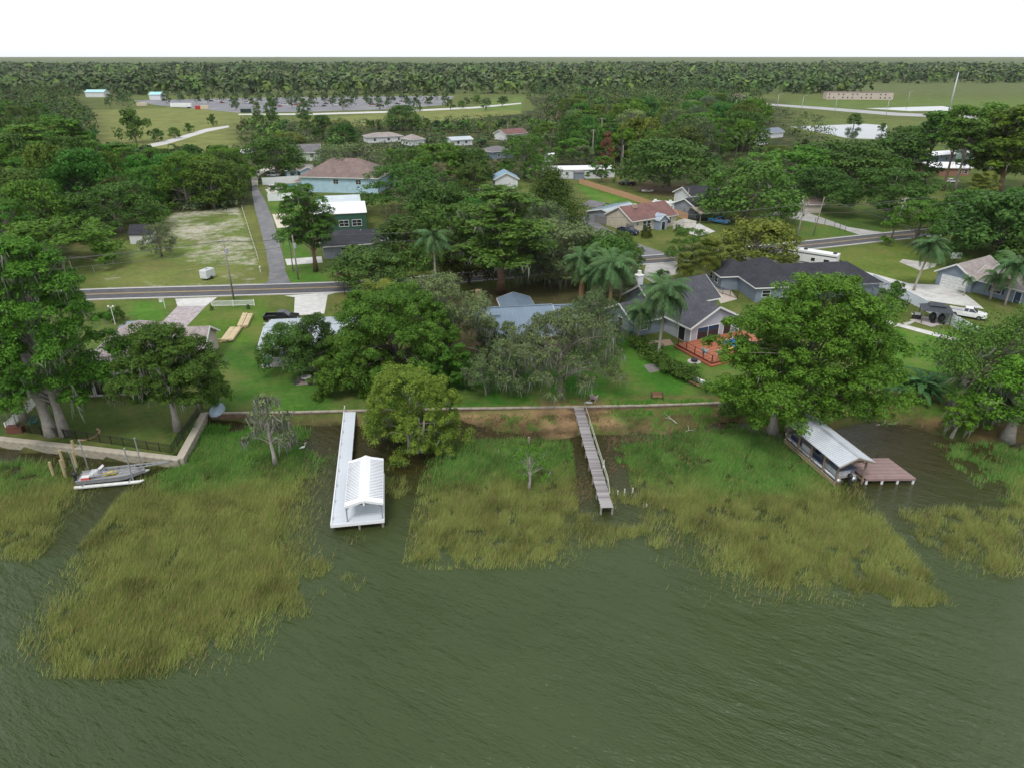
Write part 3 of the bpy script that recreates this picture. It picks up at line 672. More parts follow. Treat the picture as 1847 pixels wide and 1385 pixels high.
blades('reed_fringe','sparse reeds fraying out into the lake below the white boathouse',[[(520,985),(640,1000),(720,960),(760,985),(700,1030),(620,1055),(560,1075),(520,1050)],[(60,1120),(110,1050),(200,1020),(260,1120),(190,1240),(60,1240)],[(480,1080),(560,1060),(560,1110),(500,1120)]],150,rh,reedcol,seed=3,thin=rthin(.5,2.2,6))
R4 = [(735,1015),(762,985),(738,950),(775,915),(762,880),(812,862),(800,835),(850,800),(905,795),(1000,800),(1030,830),(1040,900),(1000,945),(990,1000),(960,1012),(900,1008),(860,1000),(800,1010),(745,1028)]
blades('reed_bed','bright reed bed between the white boathouse and the plank dock',[R4],330,rh,reedcol,seed=4,thin=rthin(.27))
blades('reed_fringe','thin broken reeds around the end of the plank dock',[[(1000,930),(1080,905),(1110,900),(1180,880),(1230,930),(1290,965),(1200,985),(1110,990),(1040,985)],[(700,800),(800,790),(790,850),(740,900),(690,880)]],130,rh,reedcol,seed=5,thin=rthin(.45,1.8,6))
R6 = [(1118,812),(1180,800),(1290,776),(1370,778),(1425,820),(1490,872),(1555,925),(1620,975),(1670,1030),(1690,1075),(1640,1095),(1560,1085),(1480,1062),(1390,1045),(1320,1020),(1290,995),(1310,970),(1230,945),(1180,905),(1135,860)]
blades('reed_bed','large reed bed sweeping out beside the covered pontoon boat',[R6],330,rh,reedcol,seed=6,thin=rthin(.24))
R7 = [(1635,940),(1700,922),(1790,918),(1830,960),(1825,1010),(1800,1045),(1760,1010),(1700,1000),(1655,975)]
blades('reed_bed','small reed island off the right dock',[R7],290,rh,reedcol,seed=7,thin=rthin(.33))
R8 = [(1700,805),(1760,800),(1860,815),(1860,905),(1800,890),(1740,850),(1700,825)]
blades('reed_bed','reeds under the mossy cypresses at the right shore',[R8,[(1790,900),(1860,905),(1860,960),(1820,950)]],290,rh,reedcol,seed=8,thin=rthin(.40))
def greencol(x,y,r): return lerp3((.080,.215,.032),(.140,.310,.052),r)*(.8+.5*fbm(x,y,3))[:,None]
def browncol(x,y,r): return lerp3((.16,.10,.055),(.28,.20,.12),r)*(.6+.8*fbm(x,y,2))[:,None]
mh = lambda x,y: .35+.35*vnoise(x,y,3)
blades('marsh_plants','bright green marsh plants filling the corner beside the left seawall',[[(345,835),(376,768),(470,775),(560,785),(545,812),(520,830),(440,850),(380,870),(330,880),(280,860)]],140,mh,greencol,wd=.05,lean=(.1,.1),seed=9,thin=rthin(.30))
blades('marsh_plants','bright green marsh plants in front of the plank dock',[[(890,805),(950,800),(1030,800),(1030,850),(960,880),(900,850)],[(1105,808),(1215,795),(1210,825),(1130,850)],[(1210,820),(1300,775),(1370,780),(1400,830),(1300,850)],[(1090,742),(1290,734),(1290,748),(1140,754)]],130,mh,greencol,wd=.05,lean=(.15,.1),seed=10,thin=rthin(.36))
blades('dead_reeds','flattened brown dead reeds on the muddy bank',[[(820,752),(1030,748),(1040,790),(960,790),(870,775)],[(1055,748),(1340,742),(1340,762),(1240,768),(1200,780),(1070,780)],[(990,860),(1060,840),(1065,905),(1000,935)],[(1092,830),(1125,825),(1145,880),(1110,900)]],70,lambda x,y:.25+.2*vnoise(x,y,2),browncol,wd=.04,lean=(.5,0),seed=11,thin=rthin(.42,1.5,6))
blades('dead_reeds','brown dead reeds and roots on the right bank',[[(1560,735),(1640,742),(1730,750),(1720,785),(1650,765),(1570,756)]],60,lambda x,y:.25+.2*vnoise(x,y,2),browncol,wd=.04,lean=(.5,0),seed=12,thin=rthin(.45,1.5,6))
blades('bank_grass','ragged green grass and weeds along the muddy bank under the bulkhead',[[(640,746),(1345,730),(1345,768),(1200,782),(1060,784),(900,776),(820,758),(700,766)],[(490,748),(620,745),(620,766),(540,768)],[(1345,728),(1560,745),(1560,760),(1450,785),(1345,768)]],70,lambda x,y:.25+.35*vnoise(x,y,2),greencol,wd=.04,lean=(.1,.1),seed=21,thin=lambda x,y: np.clip((fbm(x,y,2.4)-.50)*9,0,1))
blades('marsh_fringe','thin weeds standing in the dark pools beside the plank dock',[[(830,762),(1030,790),(1030,830),(860,810)],[(1060,784),(1220,780),(1300,768),(1240,800),(1090,815)]],30,lambda x,y:.3+.3*vnoise(x,y,2),browncol,wd=.03,lean=(.2,.1),seed=22,thin=lambda x,y: np.clip((fbm(x,y,2)-.48)*7,0,1))
# ------------------------------------------------------------------ buildings
glass = mat((.018,.022,.028),.08,var=.3,scale=.5,spec=.8); trimw = mat((.72,.72,.70),.5,var=.06)
def shingle(col): 
    m, t, b = new_mat('shingles'); bt = N(t,'ShaderNodeTexBrick'); tc = N(t,'ShaderNodeTexCoord'); t.links.new(tc.outputs['Object'],bt.inputs['Vector'])
    bt.inputs['Scale'].default_value=2.2; bt.inputs['Color1'].default_value=(*[x*1.2 for x in col],1); bt.inputs['Color2'].default_value=(*[x*.75 for x in col],1); bt.inputs['Mortar'].default_value=(*[x*.55 for x in col],1)
    n1 = noise(t,.5,6,.7); c = mixc(t,1.,bt.outputs[0],mixc(t,ramp(t,n1.outputs[0],.3,.7),(.78,.78,.8),(1.25,1.22,1.2)),'MULTIPLY')
    t.links.new(c,b.inputs['Base Color']); b.inputs['Roughness'].default_value=.92; b.inputs['Specular IOR Level'].default_value=.2; return m
def siding(col, vert=False):
    m, t, b = new_mat('siding'); wv = N(t,'ShaderNodeTexWave',wave_profile='SAW',bands_direction='X' if vert else 'Z'); tc = N(t,'ShaderNodeTexCoord'); t.links.new(tc.outputs['Object'],wv.inputs[0]); wv.inputs['Scale'].default_value=1.6
    n1 = noise(t,.8,5,.6); c = mixc(t,ramp(t,n1.outputs[0],.3,.7),tuple(x*.86 for x in col),tuple(x*1.06 for x in col)); t.links.new(c,b.inputs['Base Color'])
    bp = N(t,'ShaderNodeBump'); bp.inputs['Strength'].default_value=.6; bp.inputs['Distance'].default_value=.03; t.links.new(wv.outputs[0],bp.inputs['Height']); t.links.new(bp.outputs[0],b.inputs['Normal']); b.inputs['Roughness'].default_value=.7; return m
def frame(A, B, z=LZ):
    a, b_ = P(*A, z), P(*B, z); d = (b_[0]-a[0], b_[1]-a[1]); return a, math.atan2(d[1],d[0]), math.hypot(*d)
def house_root(A, B, label, name='house', cat='house', z=LZ):
    a, rz, L = frame(A,B,z); return empty(name,(a[0],a[1],z),rz,label,cat), L
def slab_gable(mb, x0,y0,x1,y1,z,h,axis='x',ov=.5,t=.16,gov=None):
    gov = ov if gov is None else gov
    if axis == 'x':
        ym=(y0+y1)/2; k=h/((y1-y0)/2); mb.prism([(y0-ov,z-k*ov),(ym,z+h),(y1+ov,z-k*ov),(y1+ov,z-k*ov+t),(ym,z+h+t),(y0-ov,z-k*ov+t)],'x',x0-gov,x1+gov)
    else:
        xm=(x0+x1)/2; k=h/((x1-x0)/2); mb.prism([(x0-ov,z-k*ov),(xm,z+h),(x1+ov,z-k*ov),(x1+ov,z-k*ov+t),(xm,z+h+t),(x0-ov,z-k*ov+t)],'y',y0-gov,y1+gov)
def slab_hip(mb,x0,y0,x1,y1,z,h,ov=.5,t=.16):
    x0-=ov;y0-=ov;x1+=ov;y1+=ov; w,d=x1-x0,y1-y0
    if w>=d: r=[(x0+d/2,(y0+y1)/2),(x1-d/2,(y0+y1)/2)]
    else: r=[((x0+x1)/2,y0+w/2),((x0+x1)/2,y1-w/2)]
    zt=z+t; v=[(x0,y0,zt),(x1,y0,zt),(x1,y1,zt),(x0,y1,zt),(*r[0],z+h+t),(*r[1],z+h+t),(x0,y0,z),(x1,y0,z),(x1,y1,z),(x0,y1,z)]
    f=[(0,1,5,4),(1,2,5),(2,3,4,5),(3,0,4)] if w>=d else [(0,1,4),(1,2,5,4),(2,3,5),(3,0,4,5)]
    mb.add(v,f+[(9,8,7,6),(6,7,1,0),(7,8,2,1),(8,9,3,2),(9,6,0,3)])
def wing(root,x0,y0,x1,y1,hw,hr,typ,wall,roof,ov=.5,z0=0,seams=None,fascia=True,wname='wall',gov=None):
    """a wall body with its roof; typ: gx / gy (gable, ridge along x / y), hip, flat, shedx"""
    m = MB()
    if typ=='gx': m.prism([(y0,z0),(y1,z0),(y1,hw),((y0+y1)/2,hw+hr),(y0,hw)],'x',x0,x1)
    elif typ=='gy': m.prism([(x0,z0),(x1,z0),(x1,hw),((x0+x1)/2,hw+hr),(x0,hw)],'y',y0,y1)
    else: m.box(x0,y0,z0,x1,y1,hw)
    w = m.build(wname,wall,root) if wall else None
    r = MB()
    if typ in('gx','gy'): slab_gable(r,x0,y0,x1,y1,hw+.02,hr,typ[1],ov,gov=gov)
    elif typ=='hip': slab_hip(r,x0,y0,x1,y1,hw+.01,hr,ov)
    elif typ=='flat': r.box(x0-ov,y0-ov,hw+.005,x1+ov,y1+ov,hw+.2)
    elif typ=='shed': r.prism([(y0-ov,hw-.1),(y1+ov,hw+hr),(y1+ov,hw+hr+.14),(y0-ov,hw+.04)],'x',x0-ov,x1+ov)
    rf = r.build('roof',roof,root)
    if fascia and typ in('gx','gy','hip'):
        f = MB(); k = hr/(((y1-y0) if typ=='gx' else (x1-x0))/2); zl = hw-k*ov if typ!='hip' else hw; q=.05
        if typ=='gx':
            for yy in(y0-ov,y1+ov): f.box(x0-ov,yy-.03+(.03 if yy>y0 else -.03),zl-.10,x1+ov,yy+.03+(.03 if yy>y0 else -.03),zl+.14)
            for xx in(x0-(gov if gov is not None else ov)-q/2,x1+(gov if gov is not None else ov)+q/2):
                f.bar((xx,y0-ov,zl+.03),(xx,(y0+y1)/2,hw+hr+.05),q,.3,up=(0,0,1)); f.bar((xx,(y0+y1)/2,hw+hr+.05),(xx,y1+ov,zl+.03),q,.3)
        elif typ=='gy':
            for xx in(x0-ov,x1+ov): f.box(xx-.06 if xx<x0 else xx,y0-ov,zl-.10,xx if xx<x0 else xx+.06,y1+ov,zl+.14)
            for yy in(y0-(gov if gov is not None else ov)-q/2,y1+(gov if gov is not None else ov)+q/2):
                f.bar((x0-ov,yy,zl+.03),((x0+x1)/2,yy,hw+hr+.05),q,.3); f.bar(((x0+x1)/2,yy,hw+hr+.05),(x1+ov,yy,zl+.03),q,.3)
        else:
            a,b_,c,d=x0-ov,y0-ov,x1+ov,y1+ov; f.box(a-.05,b_-.05,hw-.06,c+.05,b_-.002,hw+.14); f.box(a-.05,d+.002,hw-.06,c+.05,d+.05,hw+.14); f.box(a-.05,b_,hw-.06,a-.002,d,hw+.14); f.box(c+.002,b_,hw-.06,c+.05,d,hw+.14)
        f.build('fascia',trimw,rf)
    if seams:
        s = MB(); sp, sm = seams; hz=.2
        if typ=='gx':
            ym=(y0+y1)/2; k=hr/((y1-y0)/2); x=x0-ov+.1
            while x<x1+ov-.05:
                s.bar((x,y0-ov,hw-k*ov+hz),(x,ym,hw+hr+hz),.06,.06); s.bar((x,ym,hw+hr+hz),(x,y1+ov,hw-k*ov+hz),.06,.06); x+=sp
            s.bar((x0-ov,ym,hw+hr+hz+.02),(x1+ov,ym,hw+hr+hz+.02),.35,.08)
        elif typ=='gy':
            xm=(x0+x1)/2; k=hr/((x1-x0)/2); y=y0-ov+.1
            while y<y1+ov-.05:
                s.bar((x0-ov,y,hw-k*ov+hz),(xm,y,hw+hr+hz),.06,.06); s.bar((xm,y,hw+hr+hz),(x1+ov,y,hw-k*ov+hz),.06,.06); y+=sp
            s.bar((xm,y0-ov,hw+hr+hz+.02),(xm,y1+ov,hw+hr+hz+.02),.35,.08)
        elif typ=='shed':
            x=x0-ov+.1
            while x<x1+ov: s.bar((x,y0-ov,hw+.08),(x,y1+ov,hw+hr+.18),.06,.06); x+=sp
        o=s.build('roof_seams',sm,rf); o['kind']='stuff'
    return w, rf
def win(root,side,u,w,sill,h,x0,y0,x1,y1,name='window',fr=None,panes=1,shut=None,gl=None):
    """opening on side f(ront)/b/l/r of a body; u along that side from its left/front end"""
    if side in 'fb': c=(x0+u,(y0 if side=='f' else y1)); dx,dy=(1,0); n=(0,-1) if side=='f' else (0,1)
    else: c=((x0 if side=='l' else x1),y0+u); dx,dy=(0,1); n=(-1,0) if side=='l' else (1,0)
    def q(mb,a0,a1,z0,z1,t0,t1):
        X=[c[0]+dx*a0+n[0]*t0,c[0]+dx*a1+n[0]*t1]; Y=[c[1]+dy*a0+n[1]*t0,c[1]+dy*a1+n[1]*t1]
        mb.box(min(X),min(Y),z0,max(X),max(Y),z1)
    m=MB(); g=.09
    q(m,-w/2-g,w/2+g,sill-g,sill,.003,.07); q(m,-w/2-g,w/2+g,sill+h,sill+h+g,.003,.07); q(m,-w/2-g,-w/2,sill,sill+h,.003,.07); q(m,w/2,w/2+g,sill,sill+h,.003,.07)
    for i in range(1,panes): a=-w/2+w*i/panes; q(m,a-.03,a+.03,sill,sill+h,.003,.06)
    if h<1.9 and h>.9: q(m,-w/2,w/2,sill+h/2-.025,sill+h/2+.025,.004,.055)
    f=m.build(name,fr or trimw,root)
    p=MB(); q(p,-w/2,w/2,sill,sill+h,.006,.03); p.build('pane',gl or glass,f)
    if shut:
        for s_ in(-1,1):
            k=MB(); a=s_*(w/2+.32); q(k,a-.2,a+.2,sill,sill+h,.004,.05); k.build('shutter',shut,root)
    return f
def door(root,side,u,w,h,x0,y0,x1,y1,m_,name='door'):
    if side in 'fb': c=(x0+u,(y0 if side=='f' else y1)); dx,dy=(1,0); n=(0,-1) if side=='f' else (0,1)
    else: c=((x0 if side=='l' else x1),y0+u); dx,dy=(0,1); n=(-1,0) if side=='l' else (1,0)
    def q(mb,a0,a1,z0,z1,t0,t1):
        X=[c[0]+dx*a0+n[0]*t0,c[0]+dx*a1+n[0]*t1]; Y=[c[1]+dy*a0+n[1]*t0,c[1]+dy*a1+n[1]*t1]; mb.box(min(X),min(Y),z0,max(X),max(Y),z1)
    d=MB(); k=4 if name=='garage_door' else 1
    for i in range(k): q(d,-w/2,w/2,.02+h*i/k,h*(i+1)/k-(.03 if k>1 else 0),.003,.05)
    o=d.build(name,m_,root); f=MB(); q(f,-w/2-.1,w/2+.1,h,h+.1,.003,.08); q(f,-w/2-.1,-w/2,0,h,.003,.08); q(f,w/2,w/2+.1,0,h,.003,.08); f.build('frame',trimw,o)
    return o
# ------------------------------------------------------------------ fences
def fence(name,label,pts,h,m,kind='board',z=LZ,world=False,cat='fence',post=2.4,pw=.12,postm=None,bw=.45,zf=None):
    """kind: board (boards one by one), picket (thin bars), vinyl (solid panels), rail"""
    w=[p if world else P(*p,z) for p in pts]; a0=w[0]; e=empty(name,(a0[0],a0[1],z),0,label,cat); postm=postm or m
    pk=MB(); shared=MB().box(-pw/2,-pw/2,-.2,pw/2,pw/2,h+.06).mesh('post',postm)
    for (xa,ya),(xb,yb) in zip(w,w[1:]):
        L=math.hypot(xb-xa,yb-ya); rz=math.atan2(yb-ya,xb-xa); n=max(1,round(L/post)); ux,uy=(xb-xa)/L,(yb-ya)/L
        for i in range(n+1):
            t=L*i/n; link('post',shared,e,(xa-a0[0]+ux*t,ya-a0[1]+uy*t,0),rz)
        def bx(mb,t0,t1,z0,z1,th):
            p0=Vector((xa-a0[0]+ux*t0,ya-a0[1]+uy*t0,(z0+z1)/2)); p1=Vector((xa-a0[0]+ux*t1,ya-a0[1]+uy*t1,(z0+z1)/2)); mb.bar(p0,p1,th,z1-z0)
        for i in range(n):
            t0,t1=L*i/n+pw/2,L*(i+1)/n-pw/2
            if kind=='vinyl':
                p=MB(); bx(p,t0,t1,.08,h-.08,.04); p.build('panel',m,e)
                p=MB(); bx(p,t0,t1,h-.079,h,.07); p.build('rail',m,e)
            elif kind=='board':
                p=MB(); nb=max(1,int((t1-t0)/bw)); s_=(t1-t0)/nb
                for j in range(nb):
                    q=MB(); hh=h-.05*random.random(); bx(q,t0+j*s_+.01,t0+(j+1)*s_-.01,.05,hh,.03+.012*(j%2)); q.build('plank',m,e)
            elif kind=='picket':
                for zz in(.15,h-.22,h-.03): p=MB(); bx(p,t0,t1,zz,zz+.035,.035); p.build('rail',m,e)
                t=t0+.06
                while t<t1: pk.box(xa-a0[0]+ux*t-.01,ya-a0[1]+uy*t-.01,.1,xa-a0[0]+ux*t+.01,ya-a0[1]+uy*t+.01,h-.02); t+=.13
            elif kind=='pvcpicket':
                for zz in(.2,h-.12): p=MB(); bx(p,t0,t1,zz,zz+.09,.05); p.build('rail',m,e)
                t=t0+.1
                while t<t1: pk.box(xa-a0[0]+ux*t-.04,ya-a0[1]+uy*t-.02,.1,xa-a0[0]+ux*t+.04,ya-a0[1]+uy*t+.02,h-.02); t+=.2
            elif kind=='wire':
                for zz in(.5,1.,h-.05): bx(pk,t0,t1,zz,zz+.02,.02)
    if pk.v: o=pk.build('pickets' if 'picket' in kind else 'wires',m,e); o['kind']='stuff'
    return e
# ------------------------------------------------------------------ vehicles
tyre=mat((.02,.02,.02),.85,var=.2); rimm=mat((.35,.35,.36),.35,.8,var=.1); chrome=mat((.5,.5,.5),.25,.9,var=.1); lampw=mat((.75,.75,.72),.15,var=.05); lampr=mat((.35,.02,.02),.3,var=.1); blackp=mat((.02,.02,.022),.5,var=.2)
def paint(c,r=.22): return mat(c,r,0,var=.04,scale=.3,spec=.6)
CARN=[0]
def prof(mb,pts,y0,y1,inset=0,zt=None):
    """side outline (x,z) given depth; points above zt drawn in by inset"""
    n=len(pts); zt=zt or 1e9
    vs=[(x,y0+(inset if z>zt else 0),z) for x,z in pts]+[(x,y1-(inset if z>zt else 0),z) for x,z in pts]
    mb.add(vs,[tuple(range(n))[::-1],tuple(range(n,2*n))]+[(i,(i+1)%n,(i+1)%n+n,i+n) for i in range(n)])
def vehicle(kind,A,yaw,col,label,cat='car',name=None,z=LZ,world=None,sc=1.):
    x,y=world or P(*A,z); nm=name or {'pickup':'pickup_truck','suv':'parked_car','sedan':'parked_car','van':'van'}[kind]
    e=empty(nm,(x,y,z+.02),yaw,label,cat); e.scale=(sc,sc,sc); pm=paint(col); w=.98
    if kind=='pickup':
        body=[(-2.9,.55),(-2.85,1.12),(.55,1.14),(.7,1.16),(1.6,1.14),(2.75,1.02),(2.9,.85),(2.9,.42),(2.2,.38),(-2.7,.42)]
        m=MB(); prof(m,[(-2.9,.45),(-2.9,.78),(2.9,.8),(2.92,.42),(2.2,.36),(-2.7,.36)],-w,w); prof(m,[(-.75,.78),(-.75,1.2),(1.45,1.18),(2.8,1.02),(2.9,.78)],-w,w,.06,1.)
        m.box(-2.9,-w,.78,-.75,-w+.1,1.22); m.box(-2.9,w-.1,.78,-.75,w,1.22); m.box(-2.92,-w+.101,.78,-2.8,w-.101,1.2); m.build('body',pm,e,bevel=.03)
        MB().box(-2.79,-w+.11,.782,-.77,w-.11,.80).build('bed_liner',blackp,e)
        g=MB(); prof(g,[(-.7,1.19),(-.55,1.72),(.75,1.74),(1.45,1.18)],-w+.08,w-.08,.16,1.3); g.build('windows',glass,e)
        r=MB(); r.prism([(-.5,-.74),(.72,-.74),(.72,.74),(-.5,.74)],'z',1.70,1.78); r.build('roof',pm,e,bevel=.02)
        pl_=MB()
        for s in(-1,1):
            for a,b_ in(((-.7,1.19),(-.52,1.72)),((.1,1.19),(.15,1.73)),((1.43,1.19),(.74,1.73))): pl_.bar((a[0],s*(w-.09),a[1]),(b_[0],s*(w-.235),b_[1]),.09,.04)
        pl_.build('pillar',pm,e); wx=(-1.85,1.85); rr=.40; fx=2.9; rx=-2.92
    else:
        L,Ht,c0,c1,c2,c3={'suv':(2.35,1.74,-2.25,-1.95,.55,1.25),'sedan':(2.35,1.42,-1.7,-1.0,.35,1.15),'van':(2.5,1.85,-2.4,-2.2,.9,1.5)}[kind]; bz=.98 if kind!='sedan' else .88
        m=MB(); prof(m,[(-L,.40),(-L,bz-.12),(-L+.12,bz),(c3,bz),(L-.25,bz-.16),(L,bz-.38),(L+.02,.40),(L-.5,.30),(-L+.5,.30)],-.92,.92,.05,bz-.1); m.build('body',pm,e,bevel=.03)
        g=MB(); prof(g,[(c0,bz),(c1,Ht-.06),(c2,Ht-.06),(c3,bz)],-.84,.84,.14,bz+.1); g.build('windows',glass,e)
        r=MB(); r.box(c1-.02,-.7,Ht-.07,c2+.02,.7,Ht); r.build('roof',pm,e,bevel=.02)
        pl_=MB()
        for s in(-1,1):
            for a,b_ in(((c0,bz),(c1,Ht-.05)),(((c0+c3)/2-.1,bz),((c1+c2)/2,Ht-.05)),((c3,bz),(c2,Ht-.05))): pl_.bar((a[0],s*.835,a[1]),(b_[0],s*.70,b_[1]),.09,.04)
        pl_.build('pillar',pm,e); wx=(-L*.6,L*.62); rr=.34; w=.92; fx=L; rx=-L
    wm=None
    for xx in wx:
        for s in(-1,1):
            wm=wm or MB().tube([(0,-.12,0),(0,.12,0)],[rr,rr],16).mesh('wheel',tyre); o=link('wheel',wm,e,(xx,s*(w-.1),rr))
            link('rim',RIM,o,(0,s*.125,0))
    for s in(-1,1):
        MB().box(fx-.04,s*.72-.16,.68,fx+.035,s*.72+.16,.86).build('headlight',lampw,e); MB().box(rx-.03,s*.8-.08,.7,rx+.05,s*.8+.08,.98).build('tail_light',lampr,e)
        MB().box(.95,s*(w+.0)-.02+(.06*s),1.02,1.1,s*w+.02+(.16*s),1.18).build('mirror',pm,e)
    MB().box(fx-.02,-w+.06,.4,fx+.1,w-.06,.56).build('bumper',chrome if kind=='pickup' else blackp,e)
    return e
RIM=MB().tube([(0,-.02,0),(0,.02,0)],[.22,.2],12).mesh('rim',rimm)
def camper(A,yaw,L,label,Ht=2.6,W=2.4,fifth=False,z=LZ,name='camper_trailer'):
    x,y=P(*A,z); e=empty(name,(x,y,z),yaw,label,'camper'); wh=mat((.68,.68,.67),.4,var=.06)
    if fifth: pr=[(-L/2,.7),(-L/2,.7+Ht),(L/2-.9,.7+Ht+.15),(L/2,.7+Ht-.5),(L/2-.1,1.75),(L/2-2.2,1.6),(L/2-2.4,.7)]
    else: pr=[(-L/2,.6),(-L/2+.08,.5+Ht),(L/2-.5,.55+Ht),(L/2,.5+Ht-.7),(L/2-.15,.6)]
    m=MB(); prof(m,pr,-W/2,W/2); m.build('body',wh,e,bevel=.06)
    m=MB(); m.box(-L/2+.5,-.35,.7+Ht+.02,-L/2+1.2,.35,.7+Ht+.3); m.build('roof_unit',blackp if fifth else wh,e,bevel=.03)
    m=MB(); m.box(.8,-.35,.7+Ht+.08,1.5,.35,.7+Ht+.36); m.build('roof_unit',blackp if fifth else wh,e,bevel=.03)
    for xx,w_ in((-L*.32,1.1),(-L*.08,.8),(L*.2,1.0)):
        for s in(-1,1):
            o=MB().box(xx-w_/2-.05,min(s*W/2,s*(W/2+.03)),1.45,xx+w_/2+.05,max(s*W/2,s*(W/2+.03)),2.25).build('window',trimw,e)
            MB().box(xx-w_/2,min(s*(W/2+.02),s*(W/2+.045)),1.5,xx+w_/2,max(s*(W/2+.02),s*(W/2+.045)),2.2).build('pane',glass,o)
    if fifth:
        for s in(-1,1):
            m=MB(); yy=s*(W/2+.015); m.bar((-L/2+.1,yy,2.9),(L/2-1.2,yy,2.95),.03,.22); m.bar((L/2-2.3,yy,1.75),(L/2-.4,yy,2.6),.03,.3); m.bar((-L/2+.1,yy,1.0),(L/2-2.6,yy,1.0),.03,.2); m.build('stripe',mat((.05,.055,.07),.4,var=.1),e)
    for xx in(-.75,.15):
        for s in(-1,1): o=MB().tube([(0,-.1,0),(0,.1,0)],.36,14).build('wheel',tyre,e,(xx-.4,s*(W/2-.12),.36)); link('rim',RIM,o,(0,s*.11,0))
    if not fifth: MB().bar((L/2,0,.5),(L/2+1.1,0,.45),.1).build('hitch',blackp,e)
    return e
# ------------------------------------------------------------------ poles and wires
wood=mat((.26,.23,.20),.95,var=.3,scale=2,stretch=(1,1,.2)); ins=mat((.6,.6,.6),.4); galv=mat((.42,.44,.46),.5,.3,var=.1)
def pole(A,top,label,arm=None,trans=0,r=.15,h=None,lean=(0,0),m=None,yaw=.3,name='utility_pole',cat='utility pole',z=LZ):
    x,y=P(*A,z); hh=h or H(A[0],A[1],top,z); e=empty(name,(x,y,z),0,label,cat)
    MB().tube([(0,0,-.3),(lean[0]/2,lean[1]/2,hh/2),(lean[0],lean[1],hh)],[r*1.15,r,r*.8],8).build('pole',m or wood,e,smooth=True)
    c,s=math.cos(yaw),math.sin(yaw)
    if arm:
        for k in range(arm):
            zz=hh-.4-k*.9; MB().bar((lean[0]-c*1.2,lean[1]-s*1.2+.12,zz),(lean[0]+c*1.2,lean[1]+s*1.2+.12,zz),.12).build('crossarm',wood,e)
            for q in(-1,-.45,.45,1): MB().tube([(lean[0]+c*1.1*q,lean[1]+s*1.1*q+.12,zz+.06),(lean[0]+c*1.1*q,lean[1]+s*1.1*q+.12,zz+.28)],[.06,.04],6).build('insulator',ins,e)
    for k in range(trans):
        a=k*2.1; MB().tube([(lean[0]*.85+.42*math.cos(a),lean[1]*.85-.42,hh-2.6),(lean[0]*.85+.42*math.cos(a),lean[1]*.85-.42,hh-1.6)],.27,10).build('transformer',galv,e,smooth=False)
    return Vector((x+lean[0],y+lean[1],z+hh))
wirem=mat((.10,.10,.10),.6,var=.1)
def wire(a,b_,sag=.8,r=.03,label='thin overhead line',offs_=((0,0,0),)):
    for k,o in enumerate(offs_):
        o=Vector(o); A_=Vector(a)+o; B_=Vector(b_)+o; pts=[A_.lerp(B_,i/12)-Vector((0,0,sag*4*(i/12)*(1-i/12))) for i in range(13)]
        m=MB(); m.tube([p-A_ for p in pts],r,4); tag(m.build('power_line',wirem,None,A_),('front upper','rear upper','lower','rear lower')[k]+' of the '+label if len(offs_)>1 else label,'power line','power lines')
# ------------------------------------------------------------------ seawalls
blk=mat((.40,.36,.28),.95,var=.3,scale=1.2,bump=.8,bscale=4,stain=((.20,.18,.13),.7)); capm=mat((.43,.385,.31),.9,var=.22,scale=.9,bump=.4,stain=((.34,.30,.22),.6))
def seawall(label,pts,zt,w,zb,m,cm,blocks=True,course=.3,blen=1.1,name='seawall'):
    e=empty(name,(pts[0][0],pts[0][1],0),0,label,'seawall'); o0=Vector((pts[0][0],pts[0][1],0))
    bl={}
    for (xa,ya),(xb,yb) in zip(pts,pts[1:]):
        L=math.hypot(xb-xa,yb-ya); rz=math.atan2(yb-ya,xb-xa); n=max(1,round(L/blen)); ux,uy=(xb-xa)/L,(yb-ya)/L
        MB().box(0,-w/2+.06,zb-.5,L,w/2-.02,zt-.13).build('core',m,e,(xa-o0.x,ya-o0.y,0),rz)
        key=round(L/n,3)
        if key not in bl:
            bl[key]=(MB().box(.01,-w/2-.04,zt-.12,key-.01,w/2+.04,zt+.05).mesh('cap_stone',cm,bevel=.012), MB().box(.012,-w/2,0,key-.012,-w/2+.055,course-.02).mesh('block',m))
        for i in range(n):
            t=L*i/n; link('cap_stone',bl[key][0],e,(xa-o0.x+ux*t,ya-o0.y+uy*t,random.uniform(-.008,.008)),rz)
            if blocks:
                k=0; z=zt-.13-course
                while z>zb-.1:
                    tt=t-(key/2 if k%2 and i else 0); o=link('block',bl[key][1],e,(xa-o0.x+ux*tt+uy*random.uniform(-.02,.02),ya-o0.y+uy*tt-ux*random.uniform(-.02,.02),z),rz); z-=course; k+=1
    return e
LF=[(-110,P(-300,735)[1]),P(-60,785),P(12,793.5),P(160,809),P(322,828)]
seawall('stone block seawall round the left lot, pale capped, turning a corner by the lift boat',[P(-260,765),P(-60,785),P(160,809),P(324,828),P(369,745)],LZ+.08,.8,-.3,blk,capm)
seawall('low concrete capped bulkhead along the middle lawns, either side of the docks',[P(369,745),P(500,744),P(625,741),P(820,737),P(1030,734),P(1200,730),P(1345,725)],LZ+.06,.3,.1,mat((.20,.13,.085),.95,var=.35,scale=1.5,bump=.6),mat((.36,.32,.26),.9,var=.3,scale=1.2,bump=.4,stain=((.22,.19,.14),.8)),blocks=False,blen=2.2)
blackm=mat((.012,.012,.013),.45,var=.1)
fence('metal_fence','black metal fence along the stone seawall round the left lawn',[(35,779),(160,795),(311,818),(366,739)],1.2,blackm,'picket',post=1.8,pw=.06)
fence('picket_fence','white picket fence at the left edge by the brown box',[(14,779),(70,727),(96,700)],1.3,trimw,'pvcpicket',post=2.2,pw=.14)
